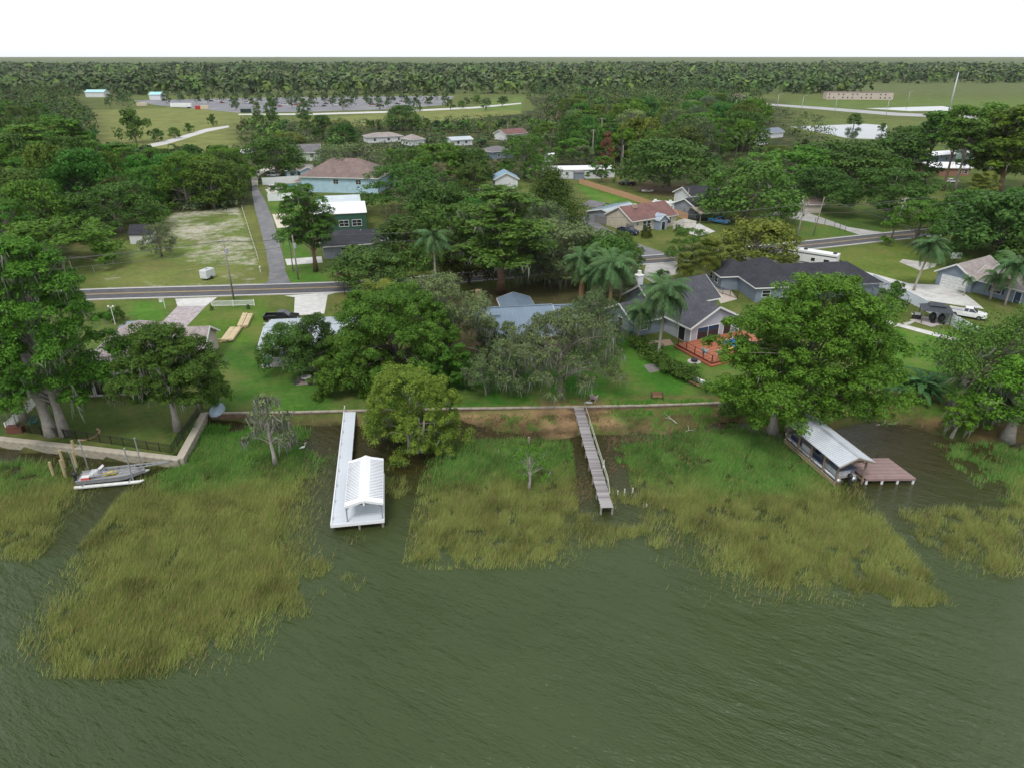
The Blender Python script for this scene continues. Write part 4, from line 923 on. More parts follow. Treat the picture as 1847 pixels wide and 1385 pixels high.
# mooring piles
pilem=mat((.42,.34,.18),.9,var=.25,scale=2,stretch=(1,1,.3))
for bx,by,tx,ty,lb in ((98,861,88,833,'front left wooden mooring pile beside the lift boat, shortest of the group'),(117,842,108,812,'back left wooden mooring pile near the seawall'),(119,861,108,829,'wooden mooring pile next to the outboard engine, at the front'),(138,822,128,794,'wooden mooring pile closest to the black fence'),(139,842,130,814,'wooden mooring pile just behind the outboard engine')):
    x,y=P(bx,by,0); h=H(bx,by,ty,0); e=tag(MB().tube([(0,0,-1.2),(0,0,h)],[.17,.16],10).build('mooring_pile',pilem,None,(x,y,0),smooth=False),lb,'mooring pile','wooden mooring piles')
# boat lift posts
alu=mat((.50,.51,.53),.35,.6,var=.12,scale=2)
for bx,by,ty,lb in ((161,850,794,'tall metal lift post between the engine and the seawall'),(141,862,815,'short metal lift post beside the black outboard engine'),(242,871,808,'front metal lift post at the bow of the grey boat'),(257,843,790,'rear metal lift post between the boat bow and seawall')):
    x,y=P(bx,by,0); h=H(bx,by,ty,0); tag(MB().tube([(0,0,-1.2),(-.05,0,h)],[.07,.07],8).add([],[]).box(-.12,-.12,h-.05,.08,.12,h+.02).build('lift_post',alu,None,(x,y,0)),lb,'boat lift post','boat lift posts')
# grey work boat on its lift
A=P(136,880,.3); B=P(262,868,.3); yaw=math.atan2(B[1]-A[1],B[0]-A[0]); Lb=math.hypot(B[0]-A[0],B[1]-A[1])
bt=empty('lift_boat',(A[0],A[1],0),yaw,'grey open boat raised on a lift, with long pointed aluminium bow rails','boat')
greyh=mat((.30,.30,.31),.5,var=.15); deckg=mat((.36,.36,.37),.6,var=.2,scale=2)
m=MB(); nS=9
sec=[]
for i in range(nS):
    u=i/(nS-1); x=.1+u*(Lb-.3); hw=1.05*(1-max(0,(u-.62)/.38)**1.8*.93); zb=.55+max(0,u-.7)*1.1; sec.append([(x,1.15-hw,1.05+.15*u),(x,1.15-hw*.82,zb),(x,1.15+hw*.82,zb),(x,1.15+hw,1.05+.15*u)])
vs=[p for s in sec for p in s]; fs=[]
for i in range(nS-1):
    for k in range(3): fs.append((i*4+k,i*4+k+1,i*4+k+5,i*4+k+4))
fs+= [(0,1,2,3)]; m.add(vs,fs); m.build('hull',greyh,bt)
m=MB(); vs=[];fs=[]
for i,s in enumerate(sec): vs+=[(s[0][0],s[0][1]+.08,.88),(s[3][0],s[3][1]-.08,.88)]
fs=[(2*i,2*i+2,2*i+3,2*i+1) for i in range(nS-1)]; m.add(vs,fs); m.build('deck',deckg,bt)
g=MB()
for k in(0,3):
    for i in range(nS-1): g.bar(sec[i][k],sec[i+1][k],.12,.07)
g.build('gunwale',alu,bt)
MB().tube([(-.1,.05,.32),(Lb-.6,.05,.32),(Lb-.1,.05,.5)],[.2,.2,.08],10).build('lift_float',mat((.62,.63,.60),.5,var=.12),bt,smooth=True)
MB().tube([(0,2.2,.32),(Lb-.6,2.2,.32),(Lb-.1,2.2,.5)],[.2,.2,.08],10).build('lift_float',mat((.62,.63,.60),.5,var=.12),bt,smooth=True)
for xx in(.8,Lb-1.6): MB().bar((xx,-.1,.5),(xx,2.35,.5),.12).build('lift_beam',alu,bt)
C=P3(312,836,1.0); cl=Vector((C.x-A[0],C.y-A[1],0)); cy,sy=math.cos(-yaw),math.sin(-yaw); tipx,tipy=cl.x*cy-cl.y*sy,cl.x*sy+cl.y*cy
tip=Vector((tipx,tipy,1.35)); r1=Vector((1.6,.35,1.35)); r2=Vector((2.0,2.0,1.35))
for a_ in(r1,r2): MB().bar(a_,tip,.14,.10).build('bow_rail',alu,bt)
rg=MB()
for i in range(1,12): u=i/12; rg.bar(r1.lerp(tip,u),r2.lerp(tip,u),.07,.05)
rg.build('rungs',alu,bt)['kind']='stuff'
MB().bar((1.5,.4,1.3),(1.5,2.0,1.3),.5,.06).build('seat',mat((.5,.5,.52),.6),bt)
m=MB(); m.prism([(1.75,1.0),(2.3,1.0),(2.2,1.6),(1.9,1.65)],'y',.85,1.5); m.build('console',mat((.55,.55,.56),.5),bt,bevel=.04)
ob=MB(); ob.ball((-.25,1.15,1.35),(.33,.24,.30),10,7); ob.box(-.30,1.05,.3,-.12,1.25,1.15); ob.box(-.36,1.10,.2,-.02,1.2,.42); ob.build('outboard_engine',blackp,bt,smooth=False)
def local(root,x,y,z): 
    c,s=math.cos(root.rotation_euler.z),math.sin(root.rotation_euler.z); return (root.location.x+x*c-y*s,root.location.y+x*s+y*c,root.location.z+z)
redm=mat((.55,.07,.06),.6,var=.1); yelm=mat((.72,.58,.02),.7,var=.1)
o=MB().box(-.4,-.25,0,.4,.25,.42).build('cooler',redm,None,local(bt,1.1,.45,.9),yaw,bevel=.03); tag(o,'red cooler box standing on the grey lift boat','cooler')
MB().box(-.41,-.26,.425,.41,.26,.50).build('lid',mat((.7,.68,.66),.5),o)
o=MB().ball((-.35,0,.14),(.42,.3,.17),9,6).ball((.3,.1,.17),(.45,.33,.2),9,6).ball((0,-.15,.3),(.32,.25,.14),9,6).build('life_jacket',yelm,None,local(bt,3.3,1.2,.9),yaw,smooth=True); tag(o,'bright yellow life jackets heaped in the lift boat','life jacket')
o=MB().box(-.6,-.3,0,.6,.3,.1).bar((-.6,0,.1),(.5,.1,.75),.5,.06).build('folding_seat',mat((.62,.6,.6),.6,stain=((.15,.2,.5),3)),None,local(bt,2.1,1.75,.95),yaw+.5); tag(o,'folded pale seat with coloured cloth on the lift boat','seat')
# left lawn things
x,y=P(30,779); o=empty('dock_box',(x,y,LZ),.1,'red brown wooden box behind the black fence at the left','storage box'); bw=mat((.14,.055,.035),.7,var=.2,scale=3)
MB().box(-.9,-.4,0,.9,.4,.75).build('case',bw,o,bevel=.02); MB().box(-.95,-.45,.755,.95,.45,.84).build('lid',bw,o,bevel=.01)
def lawn_chair(x,y,z,yaw,m,label,cat='chair',name='lawn_chair',s=1.):
    o=empty(name,(x,y,z),yaw,label,cat); o.scale=(s,s,s)
    for sx in(-1,1):
        MB().box(sx*.32-.04,-.35,0,sx*.32+.04,-.25,.58).build('leg',m,o); MB().bar((sx*.32,-.3,.3),(sx*.32,.55,.02),.06,.12).build('leg',m,o); MB().box(sx*.36-.07,-.4,.585,sx*.36+.07,.35,.62).build('armrest',m,o)
    for i in range(4): MB().bar((-.3,-.28+.16*i,.40-.03*i),(.3,-.28+.16*i,.40-.03*i),.14,.03).build('slat',m,o)
    for i in range(5): MB().bar((-.26+.13*i,.3,.32),(-.26+.13*i,.62,1.05-.04*abs(i-2)),.115,.03,up=(1,0,0)).build('slat',m,o)
    return o
lawn_chair(*P(62,765),LZ,.4,mat((.02,.16,.18),.5),'teal plastic lawn chair under the big left cypress')
lawn_chair(*P(1071,722),LZ,2.6,mat((.50,.38,.38),.7,var=.15),'faded pink lawn chair on the bulkhead by the plank dock',s=1.15)
o=MB().ball((0,0,.12),(.35,.22,.14),8,5).box(.2,-.12,0,.6,.12,.16).build('sandals_bag',mat((.6,.6,.58),.7),None,P3(1060,727)); tag(o,'small white bag on the ground beside the pink chair','bag'); o.name='small_bag'
x,y=P(1185,720); o=empty('garden_bench',(x,y,LZ),.03,'red brown wooden bench near the bulkhead, right of the plank dock','bench'); bm_=mat((.24,.11,.075),.75,var=.25,scale=3)
for i in range(4): MB().bar((-.8,-.2+.13*i,.45),(.8,-.2+.13*i,.45),.11,.03).build('slat',bm_,o)
for i in range(3): MB().bar((-.8,.3+.03*i,.6+.15*i),(.8,.3+.03*i,.6+.15*i),.03,.12).build('slat',bm_,o)
for sx in(-.75,.75): MB().box(sx-.04,-.25,0,sx+.04,-.18,.62).box(sx-.04,.26,0,sx+.04,.32,.95).box(sx-.04,-.25,.621,sx+.04,.255,.66).build('leg',blackp,o)
# upturned dinghy
x,y=P(392,741); o=empty('dinghy',(x,y,LZ),.15,'pale blue covered dinghy upturned at the corner of the seawall','boat'); m=MB(); ns=9; vs=[]
for i in range(ns):
    u=i/(ns-1)*2-1; hw=.95*(1-abs(u)**2.5*.65); 
    for k in range(7): a=math.pi*k/6; vs.append((math.cos(a)*hw,u*1.7,.02+math.sin(a)*.75*(1-abs(u)**3*.5)))
fs=[(i*7+k,i*7+k+1,i*7+k+8,i*7+k+7) for i in range(ns-1) for k in range(6)]+[tuple(range(7)),tuple(range((ns-1)*7,ns*7))]; m.add(vs,fs); m.build('hull',mat((.33,.42,.50),.5,var=.12),o,smooth=True)
MB().bar((0,-1.6,.72),(0,1.6,.72),.06,.06).build('keel',mat((.45,.5,.55),.5),o)
# ------------------------------------------------------------------ white dock with boathouse
dw=mat((.55,.585,.63),.7,var=.07,scale=1.2); dwhite=mat((.74,.75,.76),.6,var=.06); DZ=.95
a1,a2=P(621,738,DZ),P(641,738,DZ); b1,b2=P(597,946,DZ),P(692,941,DZ)
yaw=math.atan2(a1[1]-b1[1],a1[0]-b1[0])-math.pi/2
dk=empty('boat_dock',(b1[0],b1[1],0),yaw,'white painted dock running from the bulkhead out to the white roofed boathouse','dock')
Ld=math.hypot(a1[0]-b1[0],a1[1]-b1[1])+.3
def inv(root,p):
    c,s=math.cos(-root.rotation_euler.z),math.sin(-root.rotation_euler.z); x,y=p[0]-root.location.x,p[1]-root.location.y; return x*c-y*s,x*s+y*c
wk=inv(dk,P(641,738,DZ))[0]; wk=max(1.5,min(2.1,inv(dk,a2)[0]-inv(dk,a1)[0])); PW=inv(dk,b2)[0]; bh0=inv(dk,P(691,912,3.0))
PL=inv(dk,P(694,864,DZ))[1]
pln=MB().box(0,0,DZ-.05,wk,.285,DZ).mesh('plank',dw); n=int(Ld/.3)
for i in range(n): link('plank',pln,dk,(random.uniform(-.006,.006),i*.3,random.uniform(-.006,.006)))
bhL=8.6
pln2=MB().box(wk+.012,0,DZ-.05,PW,.285,DZ).mesh('plank',dw)
for i in range(int(3.0/.3)): link('plank',pln2,dk,(0,i*.3,0))
MB().box(PW-.28,3.0,DZ-.05,PW,bhL,DZ-.001).build('side_walk',dw,dk)
MB().box(0,-.07,DZ-.32,PW,-.008,DZ+.02).build('fascia',dwhite,dk); MB().box(-.07,-.07,DZ-.32,-.008,Ld,DZ+.02).build('fascia',dwhite,dk); MB().box(PW+.008,-.07,DZ-.32,PW+.07,bhL,DZ+.02).build('fascia',dwhite,dk)
MB().box(-.06,0,DZ+.021,.06,Ld+.6,DZ+.10).build('kerb_rail',dwhite,dk)
for i in range(9):
    yy=1+i*(Ld-1.5)/8
    for xx in(.12,wk-.12): MB().tube([(xx,yy,-1.8),(xx,yy,DZ-.06)],.12,8).build('piling',wood,dk)
    MB().bar((.18,yy-.25,DZ+.06),(.18,yy+.25,DZ+.06),.06,.05).build('cleat',galv,dk)
for xx in(wk+1.2,PW-.12): MB().tube([(xx,.12,-1.8),(xx,.12,DZ-.06)],.12,8).build('piling',wood,dk)
bh=empty('boathouse',(b1[0],b1[1],0),yaw,'white gabled boathouse roof over the slip at the end of the white dock','boathouse')
rx0,rx1,ry0,ry1=1.48,PW+.12,.02,8.55; zE,zR=2.85,3.35; xm=(rx0+rx1)/2
wr=mat((.74,.75,.77),.35,var=.06,scale=1,stain=((.6,.62,.64),.7)); gp=mat((.27,.29,.32),.5,var=.1)
m=MB(); m.prism([(rx0,zE),(xm,zR),(rx1,zE),(rx1,zE+.05),(xm,zR+.05),(rx0,zE+.05)],'y',ry0,ry1); m.build('roof',wr,bh)
m=MB(); m.prism([(xm-.45,zR-.11),(xm,zR+.065),(xm+.45,zR-.11),(xm+.45,zR-.085),(xm,zR+.12),(xm-.45,zR-.085)],'y',ry0-.05,ry1+.05); m.build('ridge_cap',dwhite,bh)
rib=MB().bar((rx0+.05,0,zE+.075),(xm-.5,0,zR-.11),.10,.055).mesh('rib',gp); rib2=MB().bar((xm+.5,0,zR-.11),(rx1-.05,0,zE+.075),.10,.055).mesh('rib',gp)
yy=ry0+.9
while yy<ry1-.5: link('rib',rib,bh,(0,yy,0)); link('rib',rib2,bh,(0,yy,0)); yy+=.28
for s,x_ in((0,rx0),(1,rx1)):
    e_=MB().bar((x_,ry0-.03,zE-.02),(xm,ry0-.03,zR-.0),.06,.26).build('bargeboard',dwhite,bh)
MB().box(xm-.09,ry0-.12,zR-.45,xm+.09,ry0-.061,zR+.05).build('finial_board',dwhite,bh)
for xx in(wk+.1,PW-.1):
    for yy in(ry0+.25,ry0+3.9,ry1-.5):
        MB().box(xx-.06,yy-.06,-.8 if yy>3.05 else DZ+.001,xx+.06,yy+.06,zE+.1).build('post',gp,bh)
        MB().bar((xx,yy,zE-.5),(xx+(-.6 if xx>2 else .6),yy,zE+.15),.08).build('brace',gp,bh)
MB().box(rx0+.3,ry0+.5,zE-.06,rx1-.3,ry0+.6,zE+.04).build('tie_beam',gp,bh)
# ------------------------------------------------------------------ weathered plank dock
wz=.95; L1,R1_=P(1035,735,wz),P(1052,733,wz); L2,R2_=P(1084,915,wz),P(1104,913,wz)
yaw=math.atan2(L1[1]-L2[1],L1[0]-L2[0])-math.pi/2; pd=empty('plank_dock',(L2[0],L2[1],0),yaw,'long narrow weathered grey plank dock with a pipe rail','dock')
Ln=math.hypot(L1[0]-L2[0],L1[1]-L2[1])+.5; wd_=1.28
wms=[mat(c,.92,var=.3,scale=2.5,stretch=(.4,3,1),bump=.4) for c in((.27,.25,.25),(.21,.19,.19),(.33,.31,.31))]
pm3=[MB().box(0,0,-.045,wd_,.235,0).mesh('plank',w) for w in wms]
i=0; yy=0
while yy<Ln:
    o=link('plank',random.choice(pm3) if yy>.8 else pm3[2],pd,(random.uniform(-.04,.04),yy,wz+random.uniform(-.012,.012)),random.uniform(-.012,.012)); yy+=.25
for xx in(.12,wd_-.12): MB().box(xx-.05,0,wz-.25,xx+.05,Ln,wz-.06).build('stringer',wms[1],pd)
for k in range(9):
    yy=.15+k*(Ln-.5)/8
    for xx in(.05,wd_-.05): MB().tube([(xx,yy,-2),(xx,yy,wz-.06)],.10,8).build('piling',wms[2] if k==0 else wood,pd)
for k in range(6):
    yy=4.2+k*3.3
    if yy<Ln: MB().bar((wd_+.1,yy,wz-.3),(wd_+.1,yy,wz+.95),.06).build('rail_post',galv,pd)
MB().bar((wd_+.1,2.6,wz-.1),(wd_+.1,4.2,wz+.9),.07).build('rail',mat((.36,.37,.27),.6,var=.15),pd); MB().bar((wd_+.1,4.2,wz+.9),(wd_+.1,Ln-.5,wz+.75),.07).build('rail',mat((.36,.37,.27),.6,var=.15),pd)
MB().bar((wd_+.1,4.2,wz+.45),(wd_+.1,Ln-5,wz+.4),.06).build('rail',mat((.36,.37,.27),.6,var=.15),pd)
def stake(px,py,ty,label,m=None,r=.07,grp=None):
    x,y=P(px,py,0); h=H(px,py,ty,0); tag(MB().tube([(0,0,-1),(0,0,h-.02)],r,7).build('stake',m or wood,None,(x,y,0)),label,'stake',grp)
pw_=mat((.6,.58,.53),.7)
stake(1114,892,884,'short pale stake nearest the plank dock end',pw_); stake(1126,893,881,'middle pale stake beyond the plank dock end',pw_); stake(1141,888,879,'pale stake farthest right of the plank dock end',pw_)
stake(954,802,788,'short weathered stump in the mud left of the plank dock',wood,.14); stake(1166,913,908,'tiny yellow marker stake among the reeds',pw_)
# white wading birds
birdm=mat((.8,.79,.76),.6,var=.05)
def egret(px,py,label,yaw=0,z=0.05,s=1.):
    x,y=P(px,py,z); o=empty('egret',(x,y,z),yaw,label,'bird'); o.scale=(s,s,s)
    m=MB(); m.ball((0,0,.45),(.28,.11,.13),10,7); m.tube([(.2,0,.5),(.32,0,.68),(.26,0,.85),(.38,0,.95)],[.06,.035,.03,.035],7); m.ball((.41,0,.96),(.07,.04,.04),8,6); m.tube([(-.2,0,.45),(-.45,0,.36)],[.08,.02],6); m.build('body',birdm,o,smooth=True)
    MB().tube([(.47,0,.96),(.62,0,.94)],[.02,.004],5).build('beak',mat((.6,.4,.05),.5),o)
    for s_ in(-.05,.05): MB().tube([(0,s_,.4),(.03,s_,.2),(0,s_,-.05)],.014,5).build('leg',blackp,o)
egret(547,812,'white egret standing in the shallows left of the white dock',.5,s=1.0); egret(1089,846,'white egret with yellow bill in dead reeds by the plank dock',1.5,.2)
# driftwood
dw_=mat((.42,.39,.35),.9,var=.25)
def drift(px,py,L,yaw,label,z=.2,r=.07):
    x,y=P(px,py,z); m=MB(); m.tube([(-L/2,0,.05),(-L*.1,.1,.18),(L*.25,-.05,.12),(L/2,.12,.3)],[r,r*.9,r*.7,r*.3],6)
    m.tube([(-L*.1,.1,.18),(0,.5,.3),(.1,.9,.5)],[r*.6,r*.4,r*.15],5); m.tube([(L*.2,-.05,.12),(L*.3,-.5,.3)],[r*.5,r*.15],5); tag(m.build('driftwood',dw_,None,(x,y,z),yaw,smooth=True),label,'driftwood')
drift(1210,756,2.6,2.0,'bleached forked branch on the straw bank right of the plank dock'); drift(903,823,1.8,.4,'bleached branch in dark water left of the plank dock',0.02); drift(1600,766,3,.1,'long bleached branch at the foot of the right bank'); drift(1245,778,1.6,.3,'twiggy branch lying in the dark puddle',0.02)
# ------------------------------------------------------------------ right boathouse, deck and pontoon boat
zb=.75
Fl,Fr=P(1505,880,0),P(1559,876,0); Bl=P(1432,816,0)
yaw=math.atan2(Fr[1]-Fl[1],Fr[0]-Fl[0]); rb=empty('boathouse',(Fl[0],Fl[1],0),yaw,'open boathouse with silver metal roof over the pontoon boat','boathouse')
Wb=math.hypot(Fr[0]-Fl[0],Fr[1]-Fl[1]); bx_,by_=inv(rb,Bl); print('boathouse',Wb,bx_,by_)
yaw=math.atan2(Fl[1]-Bl[1],Fl[0]-Bl[0])+math.pi/2; rb.rotation_euler=(0,0,yaw); Wb=inv(rb,Fr)[0]; by_=inv(rb,Bl)[1]; print(Wb,by_,yaw)
Lr=by_+2.6; zE,zR=3.05,3.95; x0,x1=-.45,Wb+.45; xm=(x0+x1)/2
tim=mat((.23,.17,.125),.9,var=.3,scale=2); met=mat((.60,.63,.67),.3,.35,var=.12,scale=.7,stain=((.40,.42,.46),.5))
m=MB(); m.prism([(x0,zE),(xm,zR),(x1,zE),(x1,zE+.05),(xm,zR+.05),(x0,zE+.05)],'y',-.6,Lr); m.build('roof',met,rb)
rib=MB().bar((x0,0,zE+.08),(xm,0,zR+.08),.07,.07).mesh('rib',mat((.72,.75,.78),.3,.3,var=.08)); rib2=MB().bar((xm,0,zR+.08),(x1,0,zE+.08),.07,.07).mesh('rib',mat((.72,.75,.78),.3,.3,var=.08))
yy=-.5
while yy<Lr: link('rib',rib,rb,(0,yy,0)); link('rib',rib2,rb,(0,yy,0)); yy+=.3
MB().bar((xm,-.65,zR+.09),(xm,Lr+.05,zR+.09),.3,.06).build('ridge_cap',met,rb)
for a_,c_ in((x0,xm),(x1,xm)): MB().bar((a_,-.55,zE-.06),(c_,-.55,zR-.06),.06,.22).build('bargeboard',tim,rb)
for k in range(5):
    yy=.1+k*(Lr-.8)/4
    for xx in(.05,Wb-.05):
        MB().tube([(xx,yy,-2),(xx,yy,zE+.1)],.12,8).build('post',tim,rb); 
    MB().bar((0,yy,zE-.05),(Wb,yy,zE-.05),.1,.2).build('tie_beam',tim,rb); MB().bar((Wb-.05,yy,2.5),(Wb-.8,yy,zE),.09).build('brace',tim,rb)
for xx in(-.1,Wb+.1): MB().bar((xx,0,.42),(xx,Lr-.5,.42),.08,.22).build('waler',mat((.36,.28,.18),.9,var=.2),rb); 
MB().bar((-.1,0,.7),(-.1,Lr-.5,.75),.09,.12).build('waler',mat((.36,.28,.18),.9,var=.2),rb)
# deck
dp=empty('boat_deck',(rb.location.x,rb.location.y,0),yaw,'square mauve brown plank deck beside the covered pontoon boat','dock')
comp=[mat(c,.8,var=.15,scale=1.5) for c in((.27,.185,.17),(.24,.165,.155),(.30,.21,.195))]
dR=inv(dp,P(1652,862,zb)); dBR=inv(dp,P(1601,824,zb)); print('deck',dR,dBR)
xa,xb=Wb+.25,Wb+.25+5.0; Y0,Y1=-.2,4.9
# front edge of the deck runs skew to the boathouse: planks follow the front edge
fy=lambda x: (x-xa)/(dR[0]-xa)*dR[1]
xb=dR[0]; D_=math.hypot(dR[0]-dBR[0],dR[1]-dBR[1]); sk=math.atan2(dR[1]+.1,dR[0]-xa)
n=int(D_/.24)
for i in range(n):
    y=i*.24; m=MB(); z=zb
    m.add([(xa,y-.1,z-.05),(xb,y-.1+dR[1]+.1,z-.05),(xb,y+.125+dR[1]+.1,z-.05),(xa,y+.125,z-.05),(xa,y-.1,z),(xb,y-.1+dR[1]+.1,z),(xb,y+.125+dR[1]+.1,z),(xa,y+.125,z)],[(0,3,2,1),(4,5,6,7),(0,1,5,4),(1,2,6,5),(2,3,7,6),(3,0,4,7)])
    m.build('plank',comp[i%3],dp)
MB().bar((xa,-.14,zb-.13),(xb,dR[1]-.04,zb-.13),.06,.24).build('fascia',comp[1],dp)
for i in range(4):
    u=.03+i*.315
    for v in(0,D_-.4): MB().tube([(xa+(xb-xa)*u,(dR[1]+.1)*u+v-.02,-2),(xa+(xb-xa)*u,(dR[1]+.1)*u+v-.02,zb-.06)],.13,8).build('piling',dwhite if v==0 else wood,dp)
for u in(.3,.75): MB().tube([(xa+(xb-xa)*u,D_+(dR[1])*u-.2,zb),(xa+(xb-xa)*u,D_+dR[1]*u-.2,zb+.55)],.05,6).build('cleat_post',blackp,dp)
for i in range(int(Lr/.3)): link('plank',MATS_P if 'MATS_P' in globals() else globals().setdefault('MATS_P',MB().box(Wb+.14,0,zb-.05,Wb+.24,.28,zb).mesh('plank',comp[0])),dp,(0,i*.3,0))
# pontoon boat
pb=empty('pontoon_boat',(rb.location.x,rb.location.y,0),yaw,'silver pontoon boat with navy panels and blue seats moored under the metal roof','boat')
cx=Wb/2; Lp=by_+3.2; silver=mat((.55,.57,.6),.25,.7,var=.1); navy=mat((.03,.045,.10),.4,var=.15)
for xx in(cx-.95,cx+.95): MB().tube([(xx,.4,.45),(xx,Lp-1.2,.45),(xx,Lp-.3,.6),(xx,Lp,.85)],[.33,.33,.24,.06],12).build('pontoon',silver,pb,smooth=True)
MB().box(cx-1.2,.5,.82,cx+1.2,Lp-.4,.9).build('deck',mat((.4,.38,.36),.8),pb)
for s in(-1,1):
    xx=cx+s*1.17
    for k in range(4):
        ya,yb=.9+k*(Lp-2.2)/4,.9+(k+1)*(Lp-2.2)/4-.12
        MB().box(xx-.02,ya,.95,xx+.02,yb,1.55).build('side_panel',navy if k%2 else mat((.5,.52,.55),.4),pb); MB().bar((xx,ya,1.62),(xx,yb,1.62),.05).build('rail',silver,pb); 
        for y_ in(ya,yb): MB().bar((xx,y_,.9),(xx,y_,1.6),.05).build('stanchion',silver,pb)
    MB().box(cx+s*.95-.2,1.1,.905,cx+s*.95+.2,Lp*.45,1.3).build('bench_seat',mat((.20,.25,.33),.6,var=.15),pb,bevel=.04)
MB().box(cx-1.1,.85,.905,cx+.6,1.0,1.5).build('rear_panel',mat((.62,.63,.65),.4),pb); MB().box(cx-.3,Lp*.5,.905,cx+.3,Lp*.5+.5,1.7).build('console',navy,pb,bevel=.05)
ob=MB(); ob.ball((cx,.1,1.25),(.26,.36,.32),10,7); ob.box(cx-.1,.0,.2,cx+.1,.2,1.0); ob.box(cx-.05,-.15,.15,cx+.05,.25,.4); ob.build('outboard_engine',blackp,pb)
MB().box(cx-1.15,.55,1.7,cx+1.15,2.6,1.78).build('bimini_top',mat((.10,.12,.16),.8),pb)
# ------------------------------------------------------------------ houses round the lake lots
sh_tan=shingle((.30,.265,.25)); sh_dark=shingle((.042,.044,.052)); sh_brown=shingle((.20,.15,.135)); sh_grey=shingle((.165,.16,.165)); sh_slate=shingle((.078,.080,.092)); sh_red=shingle((.19,.105,.095))
m_blue=mat((.17,.225,.285),.35,.25,var=.12,scale=.4); m_bluel=mat((.22,.28,.345),.35,.25,var=.1); m_pale=mat((.42,.47,.50),.4,.15,var=.12,scale=.4)
w_grey=siding((.40,.42,.46),True); w_white=siding((.64,.65,.66),True); w_slate=siding((.20,.245,.30)); w_beige=siding((.55,.49,.39)); w_ltblue=siding((.40,.56,.66)); w_sage=siding((.45,.52,.40)); w_gr=siding((.25,.27,.30)); w_brick=mat((.30,.16,.11),.9,var=.35,scale=6); w_tan=siding((.50,.44,.38)); darkin=mat((.012,.012,.014),.6,var=.2)
# left house behind the cypresses
h,L=house_root((168,716),(262,712),'tan shingled house with dark screened porch behind the two left cypresses')
wing(h,-3,0,7.5,9,2.9,2.3,'hip',w_tan,sh_tan); wing(h,-2.5,7,6,19,2.9,2.5,'hip',w_tan,sh_tan); wing(h,4.5,9.5,12,16.5,2.8,1.9,'gx',w_tan,sh_tan)
for u in(1.9,4.9,7.9): win(h,'f',u,2.6,.35,2.2,-3,0,7.5,9,name='porch_screen',gl=darkin,panes=2)
win(h,'r',3.5,1.2,1,1.2,4.5,9.5,12,16.5); win(h,'f',5,1.4,1,1.2,4.5,9.5,12,16.5)
# metal roofed grey house
h,L=house_root((473,657),(600,650),'grey house with pale blue metal roof behind the dark pickup'); print('B',L)
wing(h,.3,0,13.5,11.3,2.7,.9,'gx',siding((.48,.50,.52)),m_pale,seams=(.6,m_pale))
for u in(2,5.5,9): win(h,'f',u,1.4,1,1.2,.3,0,13.5,11.3)
win(h,'l',3,1.2,1,1.2,.3,0,13.5,11.3); wing(h,3.4,-3,8,-.6,2.5,.3,'shed',None,m_pale,ov=.1,fascia=False)
for xx in(3.5,7.9): MB().box(xx-.07,-2.9,0,xx+.07,-2.76,2.5).build('porch_post',trimw,h)
# centre house: standing seam roof
h,L=house_root((868,640),(1000,632),'low brick house with blue grey standing seam metal roof behind mossy oaks'); print('C',L)
wing(h,0,0,12,13.5,2.8,2.2,'gx',w_brick,m_blue,seams=(.55,m_bluel)); wing(h,8.5,5,16,11.5,2.7,1.6,'gx',w_brick,m_blue,seams=(.55,m_bluel)); wing(h,5.5,11.5,10.5,18.5,2.6,.8,'gy',w_brick,m_bluel,seams=(.55,m_blue)); wing(h,11,1,17,8,2.6,1.4,'gy',w_brick,m_blue,seams=(.55,m_bluel))
for u in(1.5,5,8.5): win(h,'f',u,1.5,.9,1.3,0,0,12,13.5)
win(h,'f',3.2,2,.2,2.1,11,1,17,8); MB().box(2.2,4.3,4.2,3.6,5.5,4.75).build('skylight',m_bluel,h)
o=MB().box(-.4,-.4,0,.4,.4,5.6).box(-.5,-.5,5.601,.5,.5,5.75).build('chimney',w_brick,h,(1.2,14.2,0))
# grey white-trimmed house with the red deck
h,L=house_root((1243,621),(1322,604),'grey house with white trim, tall gable and red pool deck'); print('D',L,h.rotation_euler.z)
g0=h
gw=10.2
wing(h,0,0,gw,13,3.0,2.5,'gy',w_grey,sh_slate,ov=.55); wing(h,-6.4,6.5,.2,14,2.7,1.9,'gx',w_slate,sh_slate,ov=.4); wing(h,.5,10,14.3,18.5,2.9,2.7,'gx',w_gr,sh_slate,ov=.5)
win(h,'f',3.6,4.4,.45,2.0,0,0,gw,13,panes=2); win(h,'f',7.6,1.5,.45,2.0,0,0,gw,13); win(h,'l',2,1.5,.05,2.2,0,0,gw,13,gl=darkin)
win(h,'f',2.2,1.3,1,1.3,-6.4,6.5,.2,14); win(h,'l',3.5,1.3,1,1.3,-6.4,6.5,.2,14); win(h,'r',3,1.4,1,1.2,.5,10,14.3,18.5)
for xx in(.08,gw-.08): MB().box(xx-.12,-.06,0,xx+.12,-.003,3).build('corner_board',trimw,h)
o=MB().box(-.55,-.5,0,.55,.5,6.4).build('chimney',w_white,h,(2.2,17.2,0)); MB().box(-.65,-.6,6.401,.65,.6,6.6).box(-.25,-.25,6.601,.25,.25,7.3).build('cap',trimw,o)
